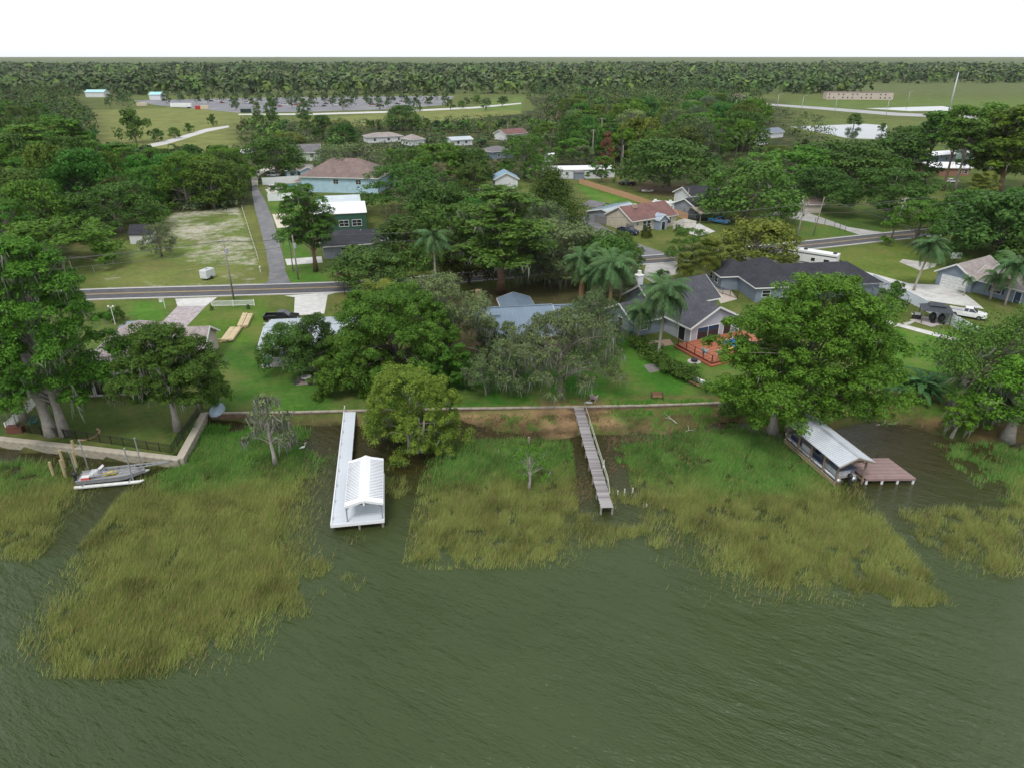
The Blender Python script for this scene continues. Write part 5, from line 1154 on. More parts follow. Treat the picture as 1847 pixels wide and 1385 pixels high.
# side wing toward the lake, left
# deck
rd=[mat(c,.7,var=.15,scale=2) for c in((.34,.115,.058),(.29,.095,.048),(.38,.13,.07))]; rdk=mat((.17,.04,.025),.7,var=.15)
dA=inv(g0,P(1210,606,LZ+.5)); dB=inv(g0,P(1272,652,LZ+.5)); dC=inv(g0,P(1375,628,LZ+.5)); print('deck',dA,dB,dC)
rdc=empty('pool_deck',tuple(g0.location),g0.rotation_euler.z,'red stained wooden deck around the blue pool','deck')
DZ2=.55; x0d,x1d,y0d=-2.6,11,-8.2
def poly_deck():
    n=int((0-y0d)/.3); pool=(4.2,8.6,-5.6,-2.3)
    for i in range(n):
        ya=y0d+i*.3; xl=x0d
        segs=[(xl,x1d)] if not(pool[2]-.1<ya+.15<pool[3]+.1) else [(xl,pool[0]-.25),(pool[1]+.25,x1d)]
        for a_,b_ in segs: MB().box(a_,ya,DZ2-.05,b_,ya+.288,DZ2).build('plank',rd[i%3],rdc)
    MB().box(x0d,y0d-.06,0,x1d,y0d-.005,DZ2+.01).build('skirt',rdk,rdc); MB().box(x0d-.06,y0d-.06,0,x0d-.005,0,DZ2+.01).build('skirt',rdk,rdc)
    MB().box(x0d-.5,y0d-.5,0,x1d,y0d-.07,DZ2*.5).build('step',rd[0],rdc); MB().box(x0d-.5,y0d-.065,0,x0d-.065,0,DZ2*.5).build('step',rd[1],rdc)
    po=tag(MB().box(pool[0],pool[2],.05,pool[1],pool[3],DZ2-.12).build('swimming_pool',None,None,tuple(g0.location),g0.rotation_euler.z),'bright blue rectangular pool sunk in the red deck','pool')
    pm_,t_,b_=new_mat('pool_water'); b_.inputs['Base Color'].default_value=(.015,.17,.48,1); b_.inputs['Roughness'].default_value=.08; po.data.materials.append(pm_)
    MB().box(pool[0]-.24,pool[2]-.24,DZ2-.1,pool[1]+.24,pool[2]-.01,DZ2+.03).box(pool[0]-.24,pool[3]+.01,DZ2-.1,pool[1]+.24,pool[3]+.24,DZ2+.03).box(pool[0]-.24,pool[2]-.009,DZ2-.1,pool[0]-.01,pool[3]+.009,DZ2+.03).box(pool[1]+.01,pool[2]-.009,DZ2-.1,pool[1]+.24,pool[3]+.009,DZ2+.03).build('coping',mat((.5,.3,.2),.7),po)
    pts=[(x0d+.1,-.3),(x0d+.1,y0d+.1),(x1d-.1,y0d+.1)]
    for (xa,ya),(xb,yb) in zip(pts,pts[1:]):
        L=math.hypot(xb-xa,yb-ya); n=round(L/2.1)
        for i in range(n+1): u=i/n; MB().box(xa+(xb-xa)*u-.06,ya+(yb-ya)*u-.06,DZ2,xa+(xb-xa)*u+.06,ya+(yb-ya)*u+.06,DZ2+1.05).build('post',rdk,rdc)
        for zz in(DZ2+.98,DZ2+.45): MB().bar((xa,ya,zz),(xb,yb,zz),.07,.06).build('rail',rd[1] if zz<1.2 else rdk,rdc)
poly_deck()
def on_deck(x,y,z=DZ2): return local(g0,x,y,z)
q=empty('pool_float',on_deck(3.2,-5.4),0,'yellow ring pool float with white swan neck lying on the red deck','pool float'); bm=bmesh.new()
m=MB(); pts=[(.55*math.cos(a),.55*math.sin(a),.2) for a in np.linspace(0,6.283,17)]; m.tube(pts,.19,8,cap=False); m.build('ring',mat((.70,.50,.10),.4),q,smooth=True)
MB().tube([(.6,0,.3),(.75,0,.6),(.6,0,.8),(.8,0,.85)],[.16,.12,.11,.06],8).build('neck',mat((.75,.75,.7),.4),q,smooth=True)
for (x,y,c,lb) in((-1.2,-5.0,(.25,.45,.50),'teal patterned pool chair by the red deck rail'),(.4,-6.6,(.6,.65,.68),'pale round pool seat by the red deck rail')):
    lawn_chair(*on_deck(x,y),2.2,mat(c,.6),lb,s=.95,name='deck_chair')
MB().box(0,0,0,1,1,1)
x,y=P(1252,653); o=empty('fire_pit',(x,y,LZ),0,'small black fire bowl on a pale ring beside the red deck','fire pit'); MB().tube([(0,0,.02),(0,0,.12)],[1.0,1.0],20).build('stone_ring',conc,o); MB().tube([(0,0,.125),(0,0,.5)],[.45,.55],16).build('bowl',blackp,o)
# dark roofed house with screened cage
h,L=house_root((1330,548),(1512,540),'blue grey house with dark shingled roof left of the screened pool cage'); print('E',L)
wing(h,3.5,.3,28,9.5,2.8,2.9,'hip',w_slate,sh_dark); wing(h,0,8,7,15.5,2.75,2.3,'hip',w_slate,sh_dark); wing(h,5,7,14,15,2.7,2.7,'hip',w_slate,sh_dark)
for u in(2,6): win(h,'f',u,1.5,1,1.2,3.5,.3,28,9.5)
for u in(2.4,5): win(h,'l',u,1.3,1,1.2,0,8,7,15.5)
a0=local(h,16.5,-8.2,0); cg=empty('pool_cage',(a0[0],a0[1],LZ),h.rotation_euler.z,'dark framed screen cage over a pool beside the dark roofed house','screen cage'); fr_=mat((.15,.16,.18),.5,.3); cl_=7.8; cw=11.5
for i in range(8):
    xx=cw*i/7
    for yy in(0,cl_): MB().bar((xx,yy,0),(xx,yy,3.0),.07).build('post',fr_,cg)
    MB().bar((xx,0,3),(xx,cl_/2,3.9),.07).build('beam',fr_,cg); MB().bar((xx,cl_/2,3.9),(xx,cl_,3),.07).build('beam',fr_,cg)
for yy,zz in((0,3),(cl_/4,3.45),(cl_/2,3.9),(cl_*.75,3.45),(cl_,3),(0,1.5),(cl_,1.5)): MB().bar((0,yy,zz),(cw,yy,zz),.06).build('purlin',fr_,cg)
o=MB().box(2.5,2,.02,9,6,.08).build('cage_pool',None,None,tuple(cg.location),cg.rotation_euler.z); tag(o,'pool under the screen cage','pool'); o.data.materials.append(mat((.03,.16,.22),.1))
# right house with garage
h,L=house_root((1686,513),(1748,529),'slate blue house with tan shingled roof and white garage door at the right'); print('F',L,h.rotation_euler.z)
wing(h,0,0,L,11,2.9,2.0,'gy',w_slate,sh_tan,ov=.5); door(h,'f',L*.52,4.9,2.3,0,0,L,11,mat((.62,.64,.63),.5),'garage_door')
c_=h; 
wing(h,L-.2,1.2,L+15,8.5,2.75,1.7,'gx',w_slate,sh_tan,ov=.5)
navy_s=mat((.03,.045,.08),.6)
for u,pn in((4.2,2),(12,2)): win(h,'f',u,1.7,.9,1.2,L-.2,1.2,L+15,8.5,panes=pn,shut=navy_s)
door(h,'f',8,1.1,2.1,L-.2,1.2,L+15,8.5,navy)
# gazebo
x,y=P(1683,580); gz=empty('gazebo',(x,y,LZ),-.35,'black two tiered metal gazebo over two covered chairs on the right lawn','gazebo'); bk=mat((.035,.04,.05),.55,var=.15)
def pyr(mb,r,z,h,t=0.0,ri=0): mb.add([(-r,-r*.85,z),(r,-r*.85,z),(r,r*.85,z),(-r,r*.85,z),(-ri,-ri*.85,z+h),(ri,-ri*.85,z+h),(ri,ri*.85,z+h),(-ri,ri*.85,z+h)],[(0,1,5,4),(1,2,6,5),(2,3,7,6),(3,0,4,7),(4,5,6,7),(3,2,1,0)])
m=MB(); pyr(m,2.4,2.3,.6,ri=1.1); m.build('lower_roof',bk,gz); m=MB(); pyr(m,1.3,3.05,.35,ri=.25); m.build('upper_roof',bk,gz)
for sx in(-1,1):
    for sy in(-1,1): MB().box(sx*2.1-.08,sy*1.75-.08,0,sx*2.1+.08,sy*1.75+.08,2.35).build('post',mat((.16,.12,.09),.7),gz); MB().bar((sx*1.2,sy*1.0,2.8),(sx*1.2,sy*1.0,3.1),.06).build('strut',bk,gz)
for i,(dx,dy) in enumerate(((-.35,-.5),(.95,-.75))): 
    p=local(gz,dx,dy,0); o=empty('covered_chair',p,i*.7,'black covered egg chair under the gazebo, '+('left' if i==0 else 'right')+' of the two','chair'); MB().ball((0,0,.95),(.6,.55,.85),10,8).build('shell',blackp,o,smooth=True); MB().box(-.3,-.7,0,.3,-.1,.4).build('seat',blackp,o)
p=local(gz,-2.6,.3,0); o=empty('grill',p,-.3,'black grill with pale lid shelf at the left of the gazebo','grill'); MB().box(-.65,-.35,.1,.65,.35,.85).build('cabinet',blackp,o); MB().prism([(-.35,.86),(.35,.86),(.25,1.2),(-.25,1.2)],'x',-.45,.45).build('lid',mat((.4,.4,.4),.3,.6),o); MB().box(-.9,-.3,.851,-.66,.3,.88).build('shelf',mat((.5,.5,.48),.5),o)
# basketball hoop
x,y=P(1716,488); o=empty('basketball_hoop',(x,y,LZ),-.1,'basketball hoop with clear backboard beside the concrete pad','basketball hoop')
MB().bar((0,0,0),(0,.1,2.6),.12).build('pole',blackp,o); MB().bar((0,.1,2.5),(0,-.4,3.0),.08).build('arm',blackp,o); MB().box(-.45,-.3,0,.45,.5,.18).build('base',blackp,o)
bb=MB().box(-.95,-.45,2.75,.95,-.41,3.85).build('backboard',mat((.34,.40,.38),.2),o); MB().box(-.98,-.47,2.7,.98,-.4,2.749).box(-.98,-.47,3.851,.98,-.4,3.9).box(-1.0,-.47,2.7,-.951,-.4,3.9).box(.951,-.47,2.7,1.0,-.4,3.9).box(-.3,-.475,2.95,.3,-.452,3.0).box(-.3,-.475,3.35,.3,-.452,3.4).build('border',trimw,bb)
MB().tube([(.22*math.cos(a),-.7+.22*math.sin(a),3.0) for a in np.linspace(0,6.283,13)],.02,5,cap=False).build('rim',mat((.6,.12,.03),.5),o)
# ------------------------------------------------------------------ houses beyond the road
h,L=house_root((585,468),(640,464),'small grey house with dark shingled roof in front of the green metal building'); print('I',L)
wing(h,0,0,12.5,11,2.8,2.3,'hip',w_gr,sh_dark); win(h,'f',5.5,3.0,.9,1.4,0,0,12.5,11,panes=3); wing(h,9.5,3,14.5,11,2.8,1.6,'gx',w_gr,sh_dark,ov=.35); win(h,'f',3.5,1,1,1.2,9.5,3,14.5,11); door(h,'f',1.2,1,2.1,9.5,3,14.5,11,blackp)
gm=siding((.025,.085,.055),True)
h,L=house_root((570,425),(663,420),'dark green metal building with white roof','metal_building','building'); print('J',L)
wing(h,0,0,L,8,5.2,1.2,'shed',gm,mat((.74,.75,.75),.4,var=.06,scale=.4),ov=.25,seams=(1.0,mat((.66,.67,.68),.4)))
for u in(L*.56,L*.81,L*.25): win(h,'f',u,2.3,1.9,1.5,0,0,L,8,panes=2)
wing(h,.5,8.3,L-.8,22,4.8,.9,'shed',gm,mat((.50,.56,.58),.4,.2,var=.12,scale=.3),ov=.2,seams=(1.0,mat((.56,.62,.64),.4)))
h,L=house_root((552,349),(668,352),'tall light blue house with brown hip roof behind the green building'); print('K',L)
wing(h,-2,2,L+2,L*.85,4.9,5.0,'hip',w_ltblue,sh_brown,ov=.7); wing(h,-5,4,3,14,2.9,2.2,'hip',w_ltblue,sh_brown)
for u in(L*.45,L*.8): win(h,'f',u+2,1.7,2.9,1.4,-2,2,L+2,L*.85,panes=2)
for i in range(3): MB().box(L*.4+i*1.6,L*.5-2.5,8.6,L*.4+i*1.6+.9,L*.5-1.9,9.05).build('roof_vent',blackp,h)
h,L=house_root((518,323),(572,320),'small light blue house with pale tan roof beside the tall blue house')
wing(h,0,0,L,10,2.9,1.6,'hip',w_ltblue,sh_tan,ov=.6); wing(h,L*.45,-1.2,L*.95,.3,2.7,1.1,'gy',w_ltblue,sh_tan,ov=.3); win(h,'f',2,1.3,1,1.2,0,0,L,10); win(h,'f',4.5,1.3,1,1.2,0,0,L,10)
h,L=house_root((551,291),(579,290),'pale sage house with grey gable roof beyond the big oaks'); wing(h,-5,0,L,10,3.6,2.6,'gx',w_sage,sh_grey,ov=.5); win(h,'f',5+L*.45,1.4,1.5,1.2,-5,0,L,10,panes=2); MB().box(L*.3,-.4,0,L*.3+.8,-.05,.8).build('air_unit',trimw,h)
def simple(A,B,D,hw,hr,typ,wall,roof,label,name='house',cat='house',wins=(),seams=None,ov=.5,seamm=None):
    h,L=house_root(A,B,label,name,cat); wing(h,0,0,L,D,hw,hr,typ,wall,roof,ov=ov,seams=(seams,seamm or trimw) if seams else None)
    for u in wins: win(h,'f',L*u,1.3,.95,1.2,0,0,L,D)
    return h
rw=mat((.73,.74,.75),.4,var=.07,scale=.4)
simple((664,259),(726,256),10,2.8,1.6,'hip',w_white,sh_tan,'long pale roofed house in the far woods, left one',wins=(.2,.6,.9)); simple((742,264),(766,262),10,2.8,2.0,'hip',w_white,sh_tan,'small pale roofed house just right of the long far one')
simple((816,264),(852,262),8,2.8,1.0,'gx',w_white,m_pale,'white house with pale blue roof among the far trees',wins=(.3,.7)); simple((888,288),(926,284),10,3.0,1.6,'hip',w_slate,sh_grey,'slate house with grey roof behind a white fence',wins=(.3,.7))
simple((912,254),(950,250),9,3.0,2.0,'gx',w_white,sh_red,'far white house with red brown roof',wins=(.5,)); simple((982,292),(1000,292),6,2.6,.5,'flat',w_white,rw,'small flat white roofed building by the mossy tree',ov=.3)
h,L=house_root((980,324),(1108,322),'long white mobile home with bright white roof'); wing(h,0,0,L*.85,8,3.2,.8,'gx',w_white,rw,ov=.2); wing(h,L*.8,2,L+.5,10,3.1,.6,'gx',w_white,rw,ov=.2); wing(h,L*.42,-2.6,L*.55,.1,2.6,.4,'shed',w_slate,sh_grey,ov=.2,fascia=False)
for u in(.1,.2,.33,.62,.72): win(h,'f',L*u,1.1,1.4,1,0,0,L*.85,8)
simple((893,342),(934,341),7,3.4,1.9,'gy',w_white,mat((.22,.36,.46),.4,.2,var=.1),'shed with sky blue metal roof behind the tall pine',name='metal_shed',cat='shed',seams=.8,seamm=mat((.28,.42,.52),.4))
# beige house group
h,L=house_root((1139,420),(1213,408),'beige house with red brown roof, blue entry gable and dark star'); print('H',L)
wing(h,0,0,L+1,10.5,3.0,2.6,'gx',w_beige,sh_red,ov=.4); wing(h,L*.53,-1.9,L*.53+3,.3,2.8,1.1,'gy',siding((.27,.33,.42)),siding((.30,.36,.44)),ov=.3)
for u in(.30,.40,.80,.90): win(h,'f',L*u,1.2,.9,1.5,0,0,L+1,10.5)
door(h,'f',1.5,1.2,2.1,L*.53,-1.9,L*.53+3,.3,blackp); MB().box(L*.25,3.6,5.2,L*.25+1.0,4.6,6.2).build('chimney',mat((.42,.32,.27),.9),h)
st=MB(); st.add([(.5*(1 if k%2==0 else .42)*math.sin(k*math.pi/5),0,.5*(1 if k%2==0 else .42)*math.cos(k*math.pi/5)) for k in range(10)]+[(0,-.08,0)],[(k,(k+1)%10,10) for k in range(10)]); st.build('star',blackp,h,(L*.13,-.02,1.9))
simple((1110,408),(1155,395),9,2.8,1.0,'gx',w_gr,m_pale,'grey annexe with pale metal roof behind the beige house',name='annexe',cat='annexe',seams=.8,seamm=m_bluel); simple((1088,401),(1120,410),4.5,2.9,.5,'gx',w_beige,rw,'cream shed with bright white roof by the grey fence',name='shed',cat='shed',ov=.15)
simple((1255,396),(1300,388),9,3.0,1.9,'gx',w_gr,sh_dark,'grey house with dark roof behind the white camper',wins=(.25,.7)); simple((1245,372),(1300,366),8,3.0,1.9,'gx',w_white,sh_dark,'dark roofed white house behind the camper, the rear one')
def open_shed(A,B,D,h_,label,roof,rm=None,name='carport',cat='carport'):
    h,L=house_root(A,B,label,name,cat); r=MB(); slab_gable(r,0,0,L,D,h_,.9,'x',.4); r.build('roof',roof,h)
    for xx in(.1,L/2,L-.1):
        for yy in(.1,D-.1): MB().box(xx-.07,yy-.07,0,xx+.07,yy+.07,h_+.05).build('post',wood,h)
    return h
open_shed((1262,404),(1310,398),7,2.7,'rusty tan roofed carport over the blue truck',mat((.30,.25,.20),.8,var=.25,scale=.6)); open_shed((1052,387),(1078,392),6,2.6,'grey roofed open shed beside the dark conifer',sh_grey)
simple((1450,385),(1480,385),6,2.7,1.3,'gx',w_tan,sh_brown,'small brown roofed shed under the oaks across the road',name='shed',cat='shed'); open_shed((1370,376),(1395,372),6,2.6,'open shed hidden beneath the rounded oak',sh_grey)
simple((1388,250),(1412,248),9,3,1.6,'gx',w_white,mat((.14,.17,.22),.6),'white house with slate roof in the far right woods'); simple((1368,262),(1385,260),6,2.4,.5,'flat',w_white,rw,'small white roof next to the far slate roofed house',ov=.2)
simple((1680,295),(1722,292),8,3.2,.8,'gx',w_slate,rw,'blue grey house with white metal roof near the right pond',wins=(.6,.8)); h=simple((1672,318),(1748,318),11,3.0,1.2,'gx',w_brick,rw,'brick house with bright white roof at the right',wins=(.75,.9)); simple((1745,290),(1790,288),8,3.0,1,'gx',siding((.35,.5,.45)),rw,'pale green house behind the tall right pines')
# small white shed under the oak
x,y=P(236,441); h=empty('shed',(x,y,LZ),.12,'white shed with black roof under the round oak','shed'); L=W_(236,441,34); wing(h,0,0,L,5,2.4,1.6,'gx',w_white,sh_dark,ov=.25,fascia=False)
simple((155,176),(188,176),12,5,2,'gx',w_white,mat((.35,.6,.65),.5),'far white building with teal roof beyond the woods'); simple((270,181),(290,181),12,5,2,'gx',w_white,mat((.3,.6,.62),.5),'far pale building with teal roof by the parking lot')
h=simple((1490,180),(1610,181),14,6.6,1,'flat',mat((.50,.42,.36),.9),sh_brown,'long beige building on the far side of the wetland',name='apartment_building',cat='building',ov=.2)
L=frame((1490,180),(1610,181))[2]
for k in range(14):
    if k%3!=1: win(h,'f',L*(.04+k*.07),1.4,4.2,1.4,0,0,L,14)
    if k%4!=2: win(h,'f',L*(.04+k*.07),1.4,1.2,1.4,0,0,L,14)
simple((1300,186),(1355,187),16,5,2.5,'hip',w_tan,sh_brown,'far brown roofed building at the edge of the woods',name='building',cat='building')
for i,(A,B,lb) in enumerate((((308,196),(345,196),'white semi trailer at the edge of the far field'),)):
    h,L=house_root(A,B,lb,'semi_trailer','trailer'); MB().box(0,0,1.1,L,2.6,4.0).build('box',rw,h,bevel=.03)
    for xx in(L-3,L-1.8): MB().tube([(xx,.05,.5),(xx,2.5,.5)],.5,12).build('wheel',tyre,h)
    MB().box(3,.4,0,3.2,.6,1.1).build('landing_leg',blackp,h)
for A,B,c,lb in(((352,198),(362,198),(.45,.04,.03),'small red shipping container in the far field'),((362,198),(376,198),(.6,.5,.35),'cream container next to the red one'),((247,192),(264,192),(.6,.52,.4),'cream container at the left end of the far field'),((434,204),(452,204),(.02,.04,.03),'dark green container beside the parking lot')):
    h,L=house_root(A,B,lb,'shipping_container','container'); MB().box(0,0,.1,L,2.5,2.8).build('box',mat(c,.6),h,bevel=.02); m=MB(); [m.box(L*k/9,-.05,.2,L*k/9+.1,-.003,2.7) for k in range(1,9)]; m.build('ribs',mat(tuple(q*.8 for q in c),.6),h)['kind']='stuff'
# white propane-like tank and garden bits
x,y=P(447,281); o=tag(MB().ball((0,0,1.6),(3.2,2.2,1.7),14,8).build('boat_cover',rw,None,(x,y,LZ),.1,smooth=True),'white domed cover left of the big far oak','cover')
# ------------------------------------------------------------------ fences
vin=mat((.72,.76,.82),.5,var=.05); greyf=mat((.22,.205,.20),.9,var=.3,scale=2,stretch=(3,3,.4)); cedar=mat((.50,.29,.17),.85,var=.2,scale=2,stretch=(3,3,.4))
fence('privacy_fence','white vinyl privacy fence running between the right lawn and driveway',[(1572,512),(1650,552),(1760,612)],2.0,vin,'vinyl')
fence('privacy_fence','long white vinyl fence behind the side street, nearest the blue house',[(474,335),(540,331)],2.6,rw,'vinyl'); fence('privacy_fence','white vinyl fence beside the blue small car',[(484,364),(530,362)],2.4,rw,'vinyl')
fence('wooden_fence','new orange cedar privacy fence across the grassy back lots',[(1045,332),(1140,362),(1240,398)],1.9,cedar,'board',bw=.6)
fence('wooden_fence','weathered grey board fence beside the back street',[(1056,397),(1100,408),(1142,421)],2.0,greyf,'board',bw=.6); fence('wooden_fence','weathered grey fence behind the tall pine',[(822,347),(892,345)],2.2,greyf,'board',bw=.9)
fence('wooden_fence','old brown board fence behind the camper under the oaks',[(1150,345),(1235,347),(1320,362)],1.8,mat((.20,.15,.12),.9,var=.3),'board',bw=.9); fence('wooden_fence','white fence panels beside the beige house driveway',[(1214,415),(1232,408),(1254,413)],2.0,mat((.6,.57,.52),.8),'vinyl')
fence('roadside_fence','low white vinyl picket fence beside the main road at the left',[(383,554),(459,552)],1.15,trimw,'pvcpicket',post=3.5,pw=.15,cat='fence')
fence('metal_fence','black metal fence along the shore beside the hedge end',[(1268,704),(1300,709),(1400,713)],1.2,blackm,'picket',post=2,pw=.06); fence('metal_fence','black metal fence behind the banana clump on the right lawn',[(1560,668),(1620,672),(1760,700)],1.2,blackm,'picket',post=2.2,pw=.06)
fence('metal_fence','black metal fence near the outbuilding left of the hedge',[(1108,598),(1150,622)],1.3,blackm,'picket',post=2,pw=.06); fence('metal_fence','black metal fence between the grey and dark roofed houses',[(1290,527),(1330,540)],1.3,blackm,'picket',post=2,pw=.06)
fence('metal_fence','short black fence under the leaning kayak',[(1246,690),(1274,708)],1.2,blackm,'picket',post=1.4,pw=.06)
fence('wire_fence','thin wire fence around the sandy lot at the left',[(170,492),(205,478),(265,462)],1.4,galv,'wire',post=5,pw=.06); fence('wire_fence','thin wire fence between the sandy lot and side street',[(437,378),(466,470)],1.1,galv,'wire',post=4,pw=.08,postm=white)
fence('wire_fence','black chain fence along the grey back driveway',[(1470,402),(1505,410),(1524,419)],1.4,blackm,'wire',post=3,pw=.08)
# ------------------------------------------------------------------ vehicles
Bk=(.008,.008,.010); Wt=(.72,.72,.72)
vehicle('pickup',(509,579),.06,Bk,'black pickup truck on the pad beside the pale metal roofed house','truck')
vehicle('pickup',(1743,572),-.62,Wt,'white pickup truck behind the white privacy fence','truck'); vehicle('pickup',(1133,422),-.75,(.02,.03,.05),'dark pickup truck parked by the beige house corner','truck'); vehicle('pickup',(1131,335),2.6,Bk,'black pickup truck under the trees beyond the cedar fence','truck')
vehicle('sedan',(1140,528),.15,Bk,'black car on the driveway behind the queen palm'); vehicle('suv',(494,319),.0,Wt,'white car beyond the white fence at the end of the side street'); vehicle('suv',(527,344),.1,(.02,.30,.42),'turquoise car beside the white fence by the blue house'); vehicle('suv',(497,343),.5,Wt,'white car at the short driveway behind the fence')
vehicle('pickup',(1296,403),-.8,(.05,.22,.45),'bright blue truck under the tan carport','truck'); vehicle('suv',(872,436),.3,Bk,'black car half hidden behind the tall pine'); vehicle('sedan',(243,596),.3,(.10,.15,.2),'dark blue car roof showing beside the left house'); vehicle('sedan',(1715,330),.1,Wt,'white car by the brick house at the right')
camper((1200,384),-.35,8.0,'white camper trailer behind the beige house'); camper((1458,480),math.pi-.62,11.5,'long white camper with black graphics beside the dark roofed house',Ht=2.7,fifth=True)
# utility cart and small trailer
x,y=P(1413,390); o=empty('utility_cart',(x,y,LZ),-.3,'black off road cart on the pale driveway across the road','cart'); MB().box(-1.4,-.7,.4,1.3,.7,.85).build('body',blackp,o,bevel=.05); MB().box(-.6,-.65,1.75,.8,.65,1.82).build('roof',blackp,o)
for xx in(-.9,.9):
    for s in(-1,1): MB().tube([(xx,s*.75-.12,.36),(xx,s*.75+.12,.36)],.36,12).build('wheel',tyre,o)
for xx in(-.55,.75):
    for s in(-1,1): MB().bar((xx,s*.6,.85),(xx,s*.6,1.76),.06).build('roll_bar',blackp,o)
x,y=P(376,503); o=empty('cargo_trailer',(x,y,LZ),1.25,'small white enclosed cargo trailer on the sandy lot','trailer'); o.scale=(.82,.82,.82); wt=mat((.70,.72,.73),.4,var=.06)
MB().box(-1.6,-1.0,.45,1.6,1.0,2.45).build('box',wt,o,bevel=.05); MB().box(-1.5,-.9,2.451,1.5,.9,2.5).build('roof',mat((.5,.52,.53),.5),o); MB().box(-.4,-.3,2.501,.4,.3,2.66).build('roof_vent',mat((.35,.36,.38),.5),o); MB().bar((1.6,0,.45),(2.7,0,.42),.1).build('hitch',blackp,o); MB().box(-1.64,-.85,.5,-1.602,.85,2.35).build('rear_door',mat((.62,.64,.66),.4),o)
for s in(-1,1): w=MB().tube([(0,s*1.08-.1,.34),(0,s*1.08+.1,.34)],.34,12).build('wheel',tyre,o); MB().box(-.5,min(s*1.0,s*1.25),.7,.5,max(s*1.0,s*1.25),.76).build('mudguard',blackp,o)
# stacked timber on the lawn
lum=mat((.50,.40,.24),.85,var=.2,scale=2)
def lumber(A,B,n,rows,label):
    a,rz,L=frame(A,B); o=empty('timber_stack',(a[0],a[1],LZ),rz,label,'timber stack'); me=MB().box(0,0,0,L,.26,.12).mesh('board',lum)
    for r_ in range(rows):
        for i in range(n): link('board',me,o,(random.uniform(-.2,.2),i*.28,.1+r_*.13),random.uniform(-.01,.01))
    for u in(.15,.8): MB().box(L*u,-.1,0,L*u+.1,n*.28+.1,.095).build('bearer',wood,o)
lumber((437,592),(447,569),3,3,'pale timber stack on the left lawn, upper left half'); lumber((447,592),(457,570),3,3,'pale timber stack on the left lawn, upper right half'); lumber((421,617),(437,594),7,3,'wide pale timber stack on the left lawn, nearest the lake')
# wheeled bins
for px,py,c,lb in((478,655,(.03,.03,.035),'black wheeled bin at the corner of the metal roofed house'),(482,658,(.02,.08,.35),'blue wheeled bin at the corner of the metal roofed house')):
    o=empty('wheeled_bin',P3(px,py),.2,lb,'bin'); MB().prism([(-.28,0),(.28,0),(.34,1.0),(-.34,1.0)],'y',-.3,.3).build('body',mat(c,.5),o); MB().box(-.37,-.34,1.005,.37,.34,1.08).build('lid',mat(c,.5),o)
# fire pit group
x,y=P(553,688); o=empty('garden_table',(x,y,LZ),0,'round grey table on the square stone pad','table'); MB().tube([(0,0,.68),(0,0,.74)],[.75,.75],18).build('tabletop',mat((.35,.35,.34),.7),o); MB().tube([(0,0,0),(0,0,.679)],[.3,.12],8).build('pedestal',galv,o)
for k in range(4):
    a=.6+k*1.57; lawn_chair(x+1.5*math.cos(a),y+1.3*math.sin(a),LZ,a-math.pi/2,mat((.08,.075,.075),.6),'dark lawn chair at the round table, '+('right back','left back','left front','right front')[k]+' seat',s=.9,name='garden_chair')
# flag on pole
x,y=P(622,533); o=empty('flagpole',(x,y,LZ),0,'striped flag on a dark pole at the end of the concrete driveway','flag'); MB().tube([(0,0,0),(0,0,5.0)],.05,7).build('pole',blackp,o); 
for k in range(7): MB().bar((-.0,0,4.85-k*.13),(-1.4,-.5,4.55-k*.13),.03,.125).build('stripe',mat((.5,.05,.05) if k%2==0 else (.7,.7,.7),.7),o)
MB().bar((0,-.03,4.68),(-.6,-.25,4.55),.045,.5).build('canton',mat((.03,.05,.2),.7),o)
# mailbox, signs, marker
for px,py,lb in((470,492,'white mailbox pair beside the side street'),(964,505,'white mailbox beside the main road behind the palms')):
    o=empty('mailbox',P3(px,py),.1,lb,'mailbox'); MB().box(-.06,-.06,0,.06,.06,1.1).build('post',trimw,o); MB().prism([(-.14,1.1),(.14,1.1),(.14,1.3),(.08,1.38),(-.08,1.38),(-.14,1.3)],'y',-.28,.28).build('box',trimw,o)
o=empty('yard_sign',P3(298,556),.3,'small white sign post on the lawn by the paver driveway','sign'); MB().bar((0,0,0),(0,0,1.9),.09).build('post',trimw,o); MB().bar((0,0,1.75),(-.8,.1,1.75),.07).build('arm',trimw,o); MB().box(-.75,-.02,1.15,-.2,.02,1.6).build('board',trimw,o)
o=empty('lamp_post',P3(208,586),0,'white double lamp post beside the left house','lamp post'); MB().tube([(0,0,0),(0,0,3.2)],.06,7).build('pole',trimw,o); 
for s in(-1,1): MB().bar((0,0,3.1),(s*.4,0,3.2),.05).build('arm',trimw,o); MB().ball((s*.4,0,3.3),.17,8,6).build('globe',trimw,o)
# kayak
kx,ky=P(1262,694); kk=tag(empty('kayak',(kx,ky,LZ+.55),-.95),'white kayak with yellow tip leaning along the short black fence','kayak'); m=MB(); m.tube([(-2.0,0,.15),(-1.5,0,.05),(-.6,0,0),(.6,0,0),(1.4,0,.05),(1.9,0,.15)],[.05,.24,.36,.36,.22,.1],10); m.build('hull',trimw,kk,smooth=True); MB().tube([(1.75,0,.12),(2.15,0,.22)],[.16,.04],8).build('tip',mat((.6,.45,.05),.5),kk)
o=tag(MB().tube([(-2,0,.0),(-1.4,0,-.05),(1.4,0,-.05),(2,0,.05)],[.05,.2,.2,.05],8).build('canoe',mat((.30,.16,.10),.7),None,(kx-.4,ky-.6,LZ+.3),-.95,smooth=True),'brown canoe resting below the white kayak','canoe')
# debris pile
o=empty('debris_pile',P3(1168,347),0,'heap of white rubble on the bare back lot','debris pile')
for k in range(14): MB().box(-.4,-.3,0,.4,.3,.35).build('rubble',mat((.6,.55,.52),.9,var=.3),o,(random.uniform(-1.6,1.6),random.uniform(-1.2,1.2),random.uniform(0,.5)),random.random()*3)
